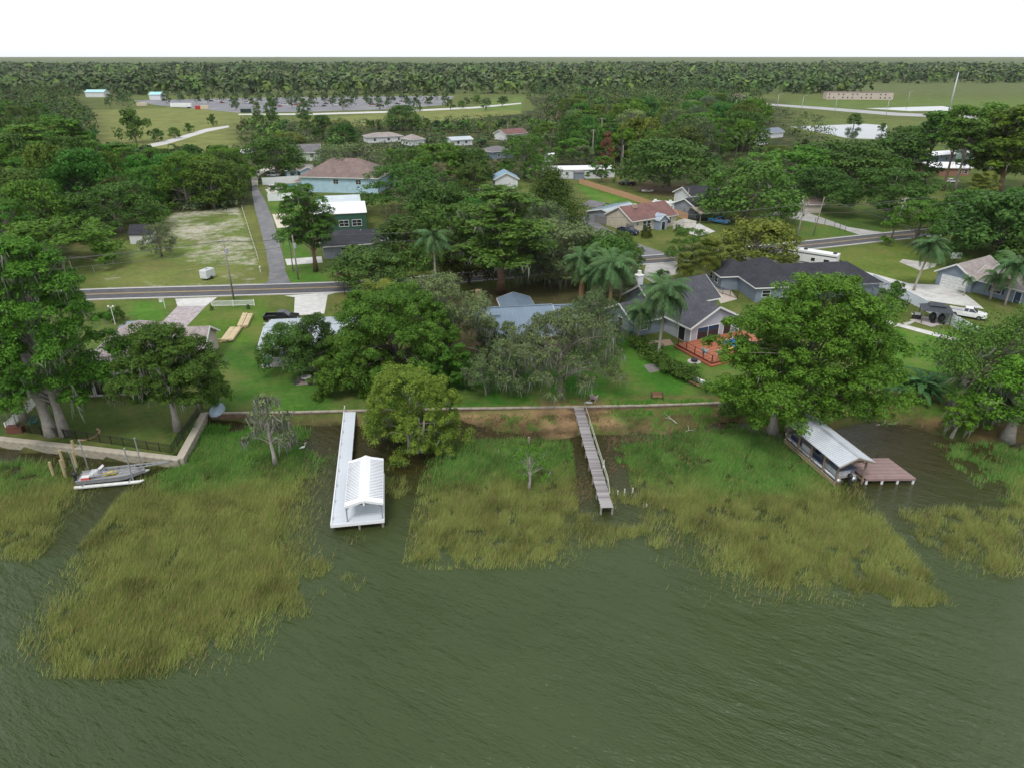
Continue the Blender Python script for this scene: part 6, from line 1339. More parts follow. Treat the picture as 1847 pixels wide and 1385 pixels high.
# planter ring stones
o=empty('stone_ring',P3(160,786),0,'curved tan stone edging beside the big cypress trunk','edging'); sm=MB().box(-.25,-.1,0,.25,.1,.16).mesh('stone',mat((.45,.30,.17),.9,var=.25))
for k in range(12): a=-1.6+k*.24; link('stone',sm,o,(1.4*math.cos(a)-.4,1.4*math.sin(a)+.3,0),a+1.57)
o=empty('stone_ring',P3(391,617),0,'small ring of tan stones on the lawn behind the tan house','edging')
for k in range(10): a=k*.628; link('stone',sm,o,(.9*math.cos(a),.9*math.sin(a),0),a+1.57)
# ------------------------------------------------------------------ poles and lines
p1=pole((422,541),432,'utility pole with transformer standing by the low white roadside fence',1,1,.16,yaw=.1); p2=pole((538,505),424,'utility pole with transformer left of the tall pine by the side street',0,1,.15); p2b=pole((529,490),436,'thin utility pole just left of the transformer pole',0,0,.12)
p3=pole((1434,446),366,'utility pole with crossarm standing by the rv driveway',1,1,.16,lean=(.5,0)); p4=pole((1603,441),357,'double crossarm utility pole with three transformers',2,3,.19,lean=(1.5,0),yaw=.5); p5=pole((1467,424),357,'bare leaning guy pole left of the grey driveway',0,0,.13,lean=(1.0,0))
pole((1068,292),227,'tall utility pole rising from the far woods, left of the pair',1,0,.2,h=13); pole((1083,275),212,'tallest utility pole in the far woods, right of the pair',1,0,.2,h=15); pole((1121,320),262,'slim utility pole behind the cedar fence',0,0,.15); pole((1238,386),340,'slim pole in front of the camper',0,0,.12); pole((916,258),222,'slim pole near the far red brown roof',0,0,.15); pole((1107,312),290,'short pole beside the mobile home',0,0,.12)
pole((1420,475) if 0 else (1422,375),330,'thin pole behind the rounded oak',0,0,.1,h=6)
for px,py,ty,lb in((1401,198,170,'far highway light pole, first from the woods'),(1445,203,172,'far highway light pole, second from the woods'),(1505,206,174,'far highway light pole, third from the woods'),(1598,209,176,'curved highway light pole near the far pond'),(1636,190,171,'far highway light pole behind the curved one')):
    t_=pole((px,py),ty,lb,0,0,.16,m=galv,name='light_pole',cat='light pole',h=11); o=MB().tube([(0,0,0),(.8,0,.8),(2.6,0,1.0)],[.1,.09,.08],6).box(2.4,-.2,.92,3.3,.2,1.05).build('arm',galv,[q for q in bpy.data.objects if q.name.startswith('light_pole')][-1],(0,0,11))
pole((1708,215),120,'tall far transmission mast behind the leaning pines',0,0,.5,m=galv,h=30,name='mast',cat='mast')
far_l=P3(-300,575,0)+Vector((0,0,8.5)); far_r=Vector((*P(2050,372),11))
OO=((0,0,-.3),(.9,.1,-.3),(0,-.3,-2.0))
wire(far_l,p1,.9,label='pair of overhead lines crossing left of the roadside pole',offs_=OO); p0=Vector((*P(740,500),p2.z)); 
wire(p1,Vector((p2.x,p2.y+2,p2.z-.2)),.6,label='overhead lines spanning the side street',offs_=OO); wire(Vector((p2.x,p2.y+2,p2.z-.2)),Vector((*P(1010,478),p3.z)),1.,label='overhead lines running through the tall trees beside the road',offs_=OO)
wire(Vector((*P(1010,478),p3.z)),p3,.9,label='overhead lines left of the crossarm pole',offs_=OO); wire(p3,p4,.7,label='overhead lines between the two right poles',offs_=OO+((.3,.5,-.9),)); wire(p4,far_r,.9,label='overhead lines leaving the frame at the right',offs_=OO)
wire(p5,Vector((p4.x,p4.y,p4.z-6)),.2,label='guy line of the bare pole')
# ------------------------------------------------------------------ the large trees by the lake
mk = make_tree
def hero(px,py,top,wpx,label,seed,shape,lm,n,per,leaf,z0=None,tint=None,cat='cypress tree',name='cypress_tree',rz=0,tilt=None,off=(0,0),**kw):
    x,y = P(px,py,LZ if z0 is None else z0); zz = LZ if z0 is None else z0
    hh = H(px,py,top,zz); ww = W_(px,py,wpx,zz); K = mk(seed,hh,ww,shape,n,per,leaf,lm,**kw)
    e = plant(K,x,y,zz,hh,ww,label,None,tint,name,cat,rz)
    if tilt: e.rotation_euler = (tilt[0],tilt[1],rz)
    return e
hero(118,785,436,236,'tallest bright green bald cypress with twin trunk on the left lawn',101,'cypress',L_CYP,175,130,.125,ysq=.8,mass=8,clump=.10,flatc=.75,base=.2,trunk=.46,moss=330,moss_len=(.6,2.6),tips=60,bark=bark_w,gaps=.48,rz=0,tint=(.98,1.04,.95))
T_=[t for t in bpy.data.objects if t.name.startswith('cypress_tree')][-1]
o = MB().tube([(0,0,-.4),(-.2,0,2),(-.5,.3,9),(-.6,.4,15)],[.95,.55,.4,.2],9).build('trunk',bark_w,T_,smooth=True); o.location=(-1.55,.2,0)
hero(320,776,590,168,'rounded mossy cypress with flared pale trunk beside the corner of the seawall',102,'cypress',L_CYP,74,165,.105,ysq=.7,mass=9,clump=.125,flatc=.55,base=.36,trunk=.36,moss=200,moss_len=(.4,1.6),tips=44,bark=bark_w,gaps=.8,tint=(.80,.80,1.0))
hero(745,812,668,166,'small bright cypress turning gold in the water beside the white boathouse',103,'oak',L_FALL,84,160,.095,z0=.1,ysq=.8,mass=8,clump=.14,base=.14,trunk=.26,moss=110,moss_len=(.4,1.3),tips=36,bark=bark_w,gaps=.7)
for dx in (-10,14,24): 
    x,y = P(748+dx,816,.1); o = MB().tube([(0,0,-.6),(.1,0,1.2),(.25*dx/10,.2,4.5)],[.34,.2,.13],8).build('trunk',bark_w,[t for t in bpy.data.objects if t.name.startswith('cypress_tree')][-1],smooth=True); o.location=(dx*.055,-.3,0)
hero(1442,776,500,318,'huge bright green cypress overhanging the metal roofed boathouse',104,'cypress',L_CYP,150,130,.13,ysq=.66,mass=9,clump=.09,flatc=.75,base=.13,trunk=.5,moss=150,moss_len=(.5,1.8),tips=60,bark=bark_g,gaps=.62,tint=(1.,1.05,.95))
for dx,dy in ((-1.6,.6),(1.4,-.4),(.5,.9)):
    o = MB().tube([(0,0,-.6),(dx*.1,0,1.4),(dx*.7,dy,8)],[.75,.4,.26],8).build('trunk',bark_w,[t for t in bpy.data.objects if t.name.startswith('cypress_tree')][-1],smooth=True); o.location=(dx-1.2,dy,0)
hero(716,684,524,236,'broad domed camphor tree with bright billowing crown in the centre of the lawns',105,'oak',L_CYP,90,175,.108,ysq=.75,mass=10,clump=.105,flatc=.85,base=.2,trunk=.6,tips=40,gaps=.85,bark=bark_d,name='camphor_tree',cat='tree',tint=(.92,.88,.95))
hero(640,700,612,150,'lower bushy camphor tree left of the broad domed one',106,'oak',L_CYP,44,115,.13,mass=9,clump=.13,base=.12,ysq=.7,trunk=.35,tips=26,gaps=.8,bark=bark_d,name='camphor_tree',cat='tree',tint=(.92,.88,.95))
hero(800,700,622,100,'bushy right hand skirt tree of the broad camphor, over the lawn',126,'oak',L_CYP,34,115,.13,mass=9,clump=.14,base=.15,ysq=.7,trunk=.3,tips=20,gaps=.8,bark=bark_d,name='camphor_tree',cat='tree',tint=(.9,.9,.95))
hero(525,670,590,100,'small dark tree at the back corner of the metal roofed house',107,'oak',L_OAK,60,323,0.125,clump=.13,base=.3,trunk=.22,tips=24,gaps=.4,name='tree',cat='tree')
hero(572,672,566,72,'narrow dark tree against the metal roof, right of the small corner tree',108,'tall',L_DARK,55,304,0.132,clump=.16,base=.15,trunk=.25,tips=20,name='tree',cat='tree')
hero(805,655,502,190,'mossy grey green oak right of the broad camphor',109,'oak',L_GREY,52,85,.13,mass=8,clump=.12,base=.28,ysq=.75,trunk=.5,moss=420,moss_len=(.4,1.9),tips=50,gaps=.85,name='oak_tree',cat='oak tree',tint=(1.1,1.1,1.1))
hero(1010,716,568,222,'pale moss draped oak with bare twisting limbs over the central lawn',110,'oak',L_GREY,52,80,.125,mass=7,clump=.115,base=.34,ysq=.8,trunk=.45,moss=460,moss_len=(.5,2.2),tips=44,gaps=.95,name='oak_tree',cat='oak tree',bark=bark_g)
hero(935,700,606,120,'low moss hung oak limb mass beneath the blue metal roof',111,'oak',L_GREY,60,228,0.119,clump=.12,base=.3,trunk=.3,moss=260,moss_len=(.6,2.4),tips=50,gaps=.6,name='oak_tree',cat='oak tree',bark=bark_w)
hero(876,712,640,76,'small leaning tree by the bulkhead in the middle',112,'oak',L_GREY,30,209,0.112,clump=.13,base=.45,trunk=.13,moss=60,moss_len=(.4,1.4),tips=20,tilt=(0,-.12),name='tree',cat='tree',bark=bark_w)
hero(1062,640,525,118,'moss draped oak between the blue roof and the small grey outbuilding',113,'oak',L_GREY,70,228,0.125,clump=.12,base=.2,trunk=.35,moss=260,moss_len=(.6,2.4),tips=40,gaps=.6,name='oak_tree',cat='oak tree')
hero(497,838,710,80,'slim grey moss covered cypress standing in the marsh left of the white dock',114,'cone',L_GREY,24,50,.11,z0=.15,clump=.10,base=.42,trunk=.2,moss=200,moss_len=(.4,1.6),tips=24,bark=bark_w,gaps=.6,tint=(1.25,1.2,1.15))
hero(955,884,812,66,'little feathery bright cypress sapling in the reeds left of the plank dock',115,'oak',L_BRIGHT,40,83,0.073,z0=.05,clump=.13,base=.55,trunk=.17,moss=26,moss_len=(.4,1.2),tips=22,bark=bark_w,gaps=.4,tint=(1.3,1.2,.9))
hero(1715,730,528,220,'cypress leaning steeply out to the right over the shore',116,'cone',L_DARK,110,247,0.145,clump=.12,base=.22,trunk=.5,moss=200,moss_len=(.5,2),tips=60,bark=bark_g,gaps=.5,tilt=(0,R(32)),tint=(1.35,1.35,1.1))
hero(1816,792,650,130,'mossy cypress with buttressed roots at the far right shore',117,'cypress',L_CYP,80,247,0.125,z0=.2,clump=.12,base=.28,trunk=.6,moss=260,moss_len=(.5,2.4),tips=44,bark=bark_w,gaps=.5,tint=(1.1,1.15,.95))
hero(1716,788,722,56,'small bright cypress leaning at the right waterline',118,'oak',L_CYP,34,209,0.106,z0=.1,clump=.15,base=.4,trunk=.25,moss=50,moss_len=(.4,1.4),tips=16,bark=bark_w,tilt=(0,.15),tint=(1.2,1.25,.95))
hero(1758,770,690,90,'leafy green cypress between the leaning one and the buttressed one',119,'cypress',L_CYP,60,247,0.119,z0=.3,clump=.14,base=.2,trunk=.3,moss=80,moss_len=(.4,1.6),tips=30,bark=bark_w,tint=(1.15,1.2,.95))
hero(45,760,560,130,'tree with pale trunk in front of the picket fence at the far left',120,'cypress',L_CYP,80,285,0.145,clump=.13,base=.12,trunk=.4,moss=120,moss_len=(.5,2),tips=30,bark=bark_w)
hero(898,652,586,84,'small mossy oak at the left corner of the blue metal roof',127,'oak',L_GREY,30,85,.13,mass=7,clump=.14,base=.25,trunk=.25,moss=160,moss_len=(.4,1.8),tips=26,gaps=.8,name='oak_tree',cat='oak tree',tint=(1.1,1.1,1.1))
def named(kind,px,py,top,w,label,v=0,tint=None,**k): return tree(kind,px,py,top,w,label,v,tint=tint,**k)
# ---- individual trees between lake and road, and round the lots
T = [('oak',820,505,372,165,'broad dark live oak beside the road, left of the tall pine',2),('dark',668,522,450,135,'low dark oak spreading over the road edge by the flag',0),('dark',735,470,392,120,'dark oak behind the solitary tall palm',1),
 ('mossy',1000,505,400,150,'mossy oak behind the palm cluster beside the road',0),('mossy',935,470,405,120,'mossy oak directly right of the tall pine crown',1),('oak',1090,500,420,130,'rounded dark oak right of the palm cluster',1),('oak',1128,500,440,70,'small round oak at the street corner',0),
 ('mossy',1035,512,408,140,'tall mossy oak just behind the palm cluster',1),('oak',1090,524,428,130,'rounded oak standing over the grey driveway',1),('mossy',955,514,424,100,'moss hung oak between the tall pine and the palms',0),('dark',846,514,440,84,'dark low oak left of the reddish pine trunk',0),('mossy',1118,548,474,84,'mossy tree over the black car',1),('grey',985,505,440,60,'slender moss covered tree at the roadside by the mulch bed',0),('oak',1243,482,416,92,'compact oak left of the sabal palms',0),('yellow',1362,476,396,142,'golden green oak behind the dark roofed house',0),
 ('oak',218,420,334,170,'large round live oak over the white shed',0),('mossy',292,463,405,62,'small mossy tree at the edge of the sandy lot',1),('bright',100,482,392,188,'leafy oak behind the tall left cypress',0),('dark',20,520,440,120,'dark oak at the far left beside the road',0),
 ('bright',1648,442,364,92,'bright tree beside the double crossarm pole',1),('oak',1600,400,308,170,'wide dark rounded oak across the road at the right',2),('oak',1345,396,290,212,'big spreading live oak behind the blue truck',1),('dark',1478,378,302,92,'dark oak behind the small brown shed',0),
 ('bright',1425,342,264,150,'vivid green spreading tree behind the big live oak',0),('dark',1790,478,350,175,'massive dark oak by the basketball hoop',0),('dark',1870,500,370,150,'dark oak at the right frame edge above the slate blue house',1),('dark',1530,340,255,140,'dark oak mass beyond the rounded oak',0),('dark',1610,330,240,120,'dark tree in front of the left pond',1),
 ('oak',740,384,302,170,'large live oak behind the green building',0),('oak',815,392,330,90,'oak right of the large one behind the green building',1),('bright',792,345,258,100,'bright round tree in the middle of the back lots',1),('dark',850,340,268,84,'dark tree right of the bright round one',1),('mossy',640,330,258,130,'mossy oak behind the tall blue house',0),('mossy',600,322,262,70,'smaller mossy tree beside the tall blue house',1),
 ('oak',500,318,250,124,'live oak over the white car at the end of the side street',1),('oak',945,322,245,92,'round oak left of the mobile home',2),('bright',1085,330,282,40,'narrow green tree in front of the mobile home',1),('bright',1030,300,250,56,'leafy tree behind the mobile home',1),('mossy',1048,302,262,50,'mossy tree behind the mobile home',1),
 ('dark',1205,345,250,145,'dark spreading oak behind the parked black pickup',0),('oak',1140,290,230,80,'oak among the poles',0),('yellow',1150,290,212,80,'yellow green tree standing out of the far woods',0),('rust',1093,312,238,26,'rust brown dying conifer in the back lots',0),
 ('shrub',1166,429,408,26,'round reddish bush on the beige house lawn',0),('shrub',1222,418,405,16,'low bush by the beige house driveway',0),('small',1606,560,508,46,'small bushy tree at the corner of the pool cage',0),('small',1308,512,492,30,'shrub in the yard between the two houses',0),
 ('shrub',212,580,554,34,'white flowering bush beside the lamp post',0),('shrub',382,610,595,14,'small dark bush right of the tan house',0),('small',398,735,672,50,'slim dark shrub at the corner of the black fence',1),('shrub',470,655,640,12,'small bush beside the wheeled bins',0),
 ('shrub',448,558,549,8,'tiny dark shrub behind the roadside fence, right one',0),('shrub',382,560,551,8,'tiny dark shrub behind the roadside fence, left one',0),('shrub',1325,735,700,40,'brown green shrub at the end of the bulkhead',0),('shrub',1312,740,716,50,'low weeds tangled at the bulkhead end',0),
 ('shrub',480,330,318,28,'clipped dark bush near the white fence',0),('small',508,352,330,30,'small tree between the two white fences',1),('small',640,320,300,30,'small tree by the pale sage house',0),('yellow',520,258,240,60,'pale bamboo like thicket behind the sage house',0),
 ('oak',1120,455,418,60,'small oak by the back street',1),('shrub',1195,505,488,40,'low hedge bush by the grey driveway',0),('shrub',1330,700,680,30,'bush behind the shore fence',0)]
for k,px,py,top,w,lb,v in T: named(k,px,py,top,w,lb,v,tint=(.80,.55,.5) if 'reddish' in lb else None)
# tall pines
K1=mk(201,24,11,'pine',46,110,.16,L_OAK,bark=bark_r,trunk=.36,base=.32,mass=8,clump=.15,gaps=.7,flatc=.95,moss=260,moss_len=(.6,2.6),tips=50)
tree(K1,903,531,336,155,'tall mossy pine with reddish trunk beside the road',tint=(1.05,1.05,1.),name='pine_tree',cat='pine tree')
tree(K1,570,490,334,82,'tall pine with spreading top left of the green building',tint=(1.15,1.15,1.),name='pine_tree',cat='pine tree')
K2=mk(202,17,16,'cone',130,200,.2,L_DARK,bark=bark_d,trunk=.4,base=.03,clump=.13,flatc=1.5,gaps=.4)
tree(K2,990,418,302,118,'dense dark olive conifer thicket rising behind the tall pine',tint=(.95,.8,.7),name='conifer',cat='conifer')
KP=mk(203,22,11,'pine',75,150,.28,L_CYP,bark=bark_r,trunk=.36,base=.3,clump=.13,gaps=.7,flatc=.8,moss=160,moss_len=(.6,2.6),tips=36); KI['pine']+=[KP]
for px,py,top,w,lb,v in ((75,338,225,90,'old pine with bare grey trunk in the left woods',0),(158,345,215,80,'old pine with reddish trunk in the left woods',0),(230,335,258,50,'dead looking mossy snag in the left woods',1),(1665,330,200,60,'tall leaning pine in front of the right pond',1),(1700,345,190,60,'second tall leaning pine near the right pond',0),(1720,350,215,55,'third tall pine beside the brick house',1),
     (1760,300,186,84,'tall ivy clad pine at the upper right',2),(1800,352,190,110,'tallest rust tinged pine at the right edge',2),(1775,345,215,80,'ivy clad pine trunk pair by the right driveway',2),(1850,340,210,100,'pine cut by the right frame edge',0)):
    tree('pine',px,py,top,w,lb,v,name='pine_tree',cat='pine tree',tint=(1.2,.9,.8) if 'rust' in lb else None)
for px,py,top,w,lb in ((468,228,184,22,'conical cypress before the parking lot, left of the three'),(492,230,176,28,'tallest conical cypress before the parking lot'),(550,228,178,28,'conical cypress before the parking lot, right of the three')): tree('cypress',px,py,top,w,lb,0,name='cypress_tree',cat='cypress tree')
tree('dark',727,236,190,50,'dark round tree in front of the parking lot path',0); tree('dark',583,252,208,42,'dark tree right of the three conical cypresses',1)
for px,py,top,w,lb in ((246,258,196,56,'round tree with moss in the far left field'),(286,256,232,24,'small tree nearest the pale trail'),(316,250,230,24,'second small tree along the pale trail'),(342,240,222,18,'third small tree along the pale trail'),(384,228,206,16,'small tree at the end of the pale trail')): tree('small',px,py,top,w,lb,0)
# palms
palm(1186,652,508,'large queen palm with hanging dead fronds between outbuilding and red deck',wpx=104,nf=40,dry=7,tr=.2,lean=(.3,0)); palm(1150,622,548,'second queen palm just left of the large one, lower crown',wpx=72,nf=28,dry=5)
palm(1047,560,452,'left palm of the cluster with thick orange brown trunk',wpx=84,nf=30,dry=7,tr=.42,barkm=mat((.36,.22,.12),.9,var=.3,scale=3)); palm(1098,582,462,'tall palm with hanging straw fronds right of the thick trunked one',wpx=92,nf=36,dry=12,tr=.3,barkm=mat((.34,.24,.13),.9,var=.3,scale=3)); palm(1072,570,480,'shorter palm in the middle of the roadside cluster',wpx=70,nf=26,dry=5,tr=.4,barkm=mat((.36,.22,.12),.9,var=.3,scale=3))
palm(788,552,415,'solitary tall palm with bare pale trunk in front of the big oak',wpx=72,nf=24,dry=10,tr=.2)
palm(1274,512,438,'yellowish sabal palm, the larger of the pair',nf=34,dry=5,fan=True,sc=1.5,tr=.25); palm(1234,508,462,'yellowish sabal palm, the smaller of the pair',nf=28,dry=3,fan=True,sc=1.15,tr=.22)
palm(1648,524,430,'tall leaning queen palm beside the long driveway',wpx=74,nf=26,dry=3,tr=.2,lean=(1.3,0)); palm(1812,552,462,'palm in front of the slate blue house, right of the window',wpx=86,nf=28,dry=4); palm(1738,534,498,'small pygmy palm by the white garage door',wpx=26,nf=16,dry=0,tr=.1); palm(1786,540,490,'palm against the slate blue wall between the windows',wpx=56,nf=20,dry=3)
for px,py,top,lb in ((1625,330,296,'sabal palm in the dark woods near the brick house'),(1770,368,318,'shaggy dark sabal palm at the right lawn'),(1755,372,322,'shaggy sabal palm left of the dark one'),(690,600,520,'fan palm hidden under the broad oak')): palm(px,py,top,lb,nf=26,dry=6,fan=True,sc=1.8,tr=.3)
# banana clump
bl=[]
def banana_leaf(seed):
    rg=np.random.default_rng(seed); m=MB(); n=9; L=2.6; vs=[]
    for i in range(n):
        u=i/(n-1); w=.34*math.sin(math.pi*(.06+.9*u))**.6; x=L*u*.9; z=L*(.55*u-.75*u*u); vs+=[(x,-w,z-.05-.1*rg.random()),(x,0,z),(x,w,z-.05-.1*rg.random())]
    fs=[]
    for i in range(n-1):
        for k in(0,1): fs.append((i*3+k,i*3+k+3,i*3+k+4,i*3+k+1))
    m.add(vs,fs); me=m.mesh('leaf',L_BAN); a=me.attributes.new('v','FLOAT','POINT'); a.data.foreach_set('value',rg.random(len(me.vertices)).astype(np.float32)); return me
L_BAN=leaf_mat('banana_leaves',(.045,.12,.04),(.10,.24,.085),.3); BL=[banana_leaf(s) for s in(1,2,3)]
for k,(px,py,h,s) in enumerate(((1652,722,2.6,1.25),(1632,716,2.0,1.1),(1676,718,2.1,1.1))):
    x,y=P(px,py); e=empty('banana_plant',(x,y,LZ),0,('tallest banana plant in the middle of the clump','banana plant on the left side of the clump','banana plant on the right side of the clump')[k],'banana plant'); MB().tube([(0,0,-.1),(0,0,h)],[.2,.12],8).build('stem',mat((.12,.17,.06),.7),e)
    for i in range(15): o=link('leaf',BL[i%3],e,(0,0,h*(.55+.45*i/14))); o.rotation_euler=(random.uniform(-.2,.2),R(-58)*(i/14)+R(10),i*2.4); o.scale=(s,)*3
# hedge
hp=[P(1148,622),P(1180,648),P(1212,672),P(1242,688)]; e=empty('hedge',(hp[0][0],hp[0][1],LZ),0,'long dark clipped hedge running down from the outbuilding to the kayak','hedge'); rg=np.random.default_rng(5); c=[];r=[]
hc=spline(hp,8)
for x,y in hc:
    for k in range(7): c.append((x-hp[0][0]+rg.normal()*.75,y-hp[0][1]+rg.normal()*.5,.35+1.25*rg.random())); r.append((.75,.7,.55))
V,F_,A_=leaf_quads(rg,np.array(c),np.array(r),85,.14); link('foliage',np_mesh('foliage',V,F_,L_OAK,{'v':('FLOAT',A_)}),e)['kind']='stuff'
m=MB()
for x,y in hc[::2]: m.tube([(x-hp[0][0],y-hp[0][1],-.1),(x-hp[0][0],y-hp[0][1],1.2)],[.06,.03],5)
m.build('stems',bark_d,e)['kind']='stuff'
# ------------------------------------------------------------------ woods: every tree a copy, spaced apart
def clear(px,py):
    for poly in CLEAR:
        if inpoly(np.array([px]),np.array([py]),poly)[0]: return False
    return True
CLEAR=[[(150,205),(430,190),(440,215),(425,262),(300,275),(180,250)],[(440,185),(960,172),(960,206),(560,226),(560,214),(440,214)],[(300,190),(440,180),(440,215),(300,215)],
 [(455,300),(540,296),(545,345),(455,340)],[(515,300),(700,300),(690,420),(500,420)],[(540,258),(590,258),(590,300),(540,300)],[(650,238),(740,238),(740,262),(650,262)],[(740,245),(770,245),(770,268),(740,268)],[(810,246),(860,246),(860,272),(810,272)],[(880,262),(930,262),(930,292),(880,292)],[(905,236),(955,236),(955,258),(905,258)],[(975,296),(1115,296),(1115,332),(975,332)],[(880,318),(940,318),(940,348),(880,348)],
 [(1040,325),(1330,335),(1330,470),(1040,470)],[(1360,232),(1420,232),(1420,266),(1360,266)],[(1525,222),(1600,222),(1600,262),(1525,262)],[(1690,228),(1800,228),(1850,275),(1730,275)],[(1660,265),(1800,265),(1800,335),(1660,335)],[(430,300),(520,300),(520,520),(440,520)]]
fills=[ # ground outline in the photograph, spacing (m), kinds, height range, label, group
 ([(-40,470),(-40,395),(110,392),(130,440),(20,480)],8,('dark','tall','oak'),(11,16),'broadleaf tree at the near edge of the left woods','trees at the near edge of the left woods'),
 ([(-60,400),(-60,300),(180,290),(300,280),(445,300),(452,375),(330,384),(140,400)],7.5,('tall','tall','oak','dark','bright'),(13,19),'tree of the dense woods behind the sandy lot','trees of the dense woods behind the sandy lot'),
 ([(-80,310),(-80,215),(150,200),(190,262),(250,275),(180,290)],10,('oak','dark','tall'),(12,17),'tree in the upper left woods beside the far field','trees in the upper left woods'),
 ([(-100,215),(-100,178),(150,178),(165,200)],14,('dark','oak'),(13,18),'tree of the far upper left tree belt','trees of the far upper left belt'),
 ([(195,186),(240,184),(236,200),(190,205)],12,('dark',),(13,16),'dark tree between the far teal roof and the field','dark trees by the far teal roof'),
 ([(440,238),(560,232),(700,228),(860,216),(960,214),(980,240),(960,250),(800,242),(650,238),(560,255),(450,262)],10,('oak','dark','tall','bright'),(8,14),'tree in the belt in front of the parking lot','trees in the belt in front of the parking lot'),
 ([(410,262),(560,258),(650,262),(880,272),(960,262),(980,292),(880,296),(730,300),(600,296),(450,282)],11,('oak','mossy','bright','dark'),(9,14),'tree among the far back lots','trees among the far back lots'),
 ([(650,300),(980,300),(980,330),(880,360),(700,360),(660,330)],11,('mossy','oak','dark'),(9,13),'tree behind the green building lots','trees behind the green building'),
 ([(660,385),(1040,372),(1040,470),(690,480)],10,('oak','mossy','dark'),(9,13),'tree in the shady block beyond the road','trees in the shady block beyond the road'),
 ([(945,250),(960,196),(1180,190),(1380,200),(1470,215),(1520,250),(1500,290),(1420,320),(1340,290),(1200,300),(1140,300),(1000,280)],9.5,('dark','oak','tall','bright','mossy'),(12,18),'tree of the wide woods right of the middle','trees of the wide woods'),
 ([(955,190),(950,178),(1290,178),(1400,190),(1380,200),(1180,190)],14,('dark','oak'),(13,18),'tree at the far back edge of the wide woods','trees at the far back edge of the woods'),
 ([(1460,262),(1530,262),(1600,280),(1680,290),(1660,345),(1560,350),(1500,330)],9,('dark','oak'),(11,15),'dark tree between the pond and the rounded oak','dark trees between pond and rounded oak'),
 ([(1590,255),(1690,245),(1720,268),(1660,285),(1600,275)],9,('dark',),(12,15),'dark tree between the two ponds','dark trees between the ponds'),
 ([(1700,420),(1850,405),(1900,470),(1790,480),(1720,460)],9,('dark',),(12,15),'dark tree in the grove by the basketball hoop','dark trees in the grove by the hoop'),
]
VIS=[ # (x0,y0,x1,y1) spans of the photograph where open ground, roofs or water show behind the trees in front
 (180,197,262,255),(262,200,430,262),(310,184,440,212),(440,185,980,215),(535,240,590,280),(660,244,730,262),(738,246,768,262),(815,246,855,266),(880,262,928,285),(905,236,955,256),(975,298,1110,330),(885,318,940,345),(1040,325,1330,470),
 (1366,233,1416,264),(1425,222,1595,252),(1692,232,1800,268),(1665,262,1800,330),(1380,182,1847,224),(1400,195,1530,212),(230,410,275,445),(300,380,480,520),(455,300,520,360),(515,296,690,420),(1360,345,1700,445),(520,296,575,322),(148,172,192,186),(268,172,296,186),(880,176,945,200)]
WH={'tree of the dense':('at the left picture edge','behind the round live oak','beside the side street'),'tree of the wide':('behind the mobile home','behind the back lots','before the highway pond'),'tree in the upper left':('at the left picture edge','beneath the far field','beside the far field'),
 'tree in the belt':('left of the conical cypresses','near the conical cypresses','towards the grassy path bend'),'tree among the far':('by the round white cover','near the long far house','by the far white houses'),'tree behind the green':('behind the tall blue house','in the middle','near the sky blue roof'),
 'dark tree in the grove':('nearest the hoop','in the middle','at the right edge'),'tree in the shady':('by the grey house','in the middle','towards the back street')}
def where(lb,poly,px,py):
    xs_=[q[0] for q in poly]; ys_=[q[1] for q in poly]; u=(px-max(0,min(xs_)))/(min(1847,max(xs_))-max(0,min(xs_))); v=(py-min(ys_))/(max(ys_)-min(ys_))
    for k_,w_ in WH.items():
        if lb.startswith(k_): return lb.split(' right of')[0].split(' behind the sandy')[0].split(' beside')[0]+', '+('front row ' if v>.66 else 'middle row ' if v>.33 else 'back row ')+w_[min(2,max(0,int(u*3)))]
    return lb
LOOK={'dark':'dark','tall':'tall oval','oak':'broad rounded','bright':'bright leafy','mossy':'grey mossy'}
cands=[]
for poly,sp_,ks,(h0,h1),lb,gr in fills:
    w=wpoly(poly); a=np.array(w); lo,hi=a.min(0),a.max(0); got=[]; tries=int((hi-lo).prod()/sp_**2*3)
    rr=np.random.default_rng(len(poly)*7+int(lo[1]))
    cand=lo+(hi-lo)*rr.random((min(tries,7000),2)); ok=inpoly(cand[:,0],cand[:,1],w)
    TR=np.array([t_ for t_ in TREES])
    for x,y in cand[ok]:
        px,py=to_px(x,y,LZ)
        if not(-50<px<1900) or not clear(px,py): continue
        if any((x-q[0])**2+(y-q[1])**2<sp_**2 for q in got): continue
        if (((x-TR[:,0])**2+(y-TR[:,1])**2)<(TR[:,2]*.55+sp_*.25)**2).any(): continue
        k=ks[rr.integers(len(ks))]; K=KI[k][rr.integers(len(KI[k]))]; hh=h0*.85+(h1-h0*.8)*rr.random()**1.2; ww=min(K.w/K.h*hh*(.7+.5*rr.random()),sp_*2.0)
        blocked=True
        for _ in range(4):
            tx,ty=to_px(x,y,LZ+hh); hw=ww/2*.85*FOC/(y*cp+20)
            blocked=any(px+hw>r[0] and px-hw<r[2] and ty+1<r[3] and py>r[1] for r in VIS)
            if not blocked: break
            hh*=.78; ww*=.82
            if hh<3.5: break
        if blocked: continue
        got.append((x,y)); cands.append((ww*hh/(x*x+y*y),x,y,hh,ww,k,K,where(lb,poly,px,py),gr,(.8+.5*rr.random(),.85+.45*rr.random(),.8+.3*rr.random())))
cands.sort(key=lambda c:-c[0]); NI=190
for c in cands[:NI]:
    plant(c[6],c[1],c[2],LZ,c[3],c[4],(LOOK[c[5]]+' '+c[7]).replace('dark dark','dark'),c[8],c[9])
print('fill trees',len(cands))
MIXL,t_,b_=new_mat('distant_leaves'); at_=N(t_,'ShaderNodeAttribute',attribute_name='col'); t_.links.new(at_.outputs['Color'],b_.inputs['Base Color']); b_.inputs['Roughness'].default_value=.7; b_.inputs['Specular IOR Level'].default_value=.15
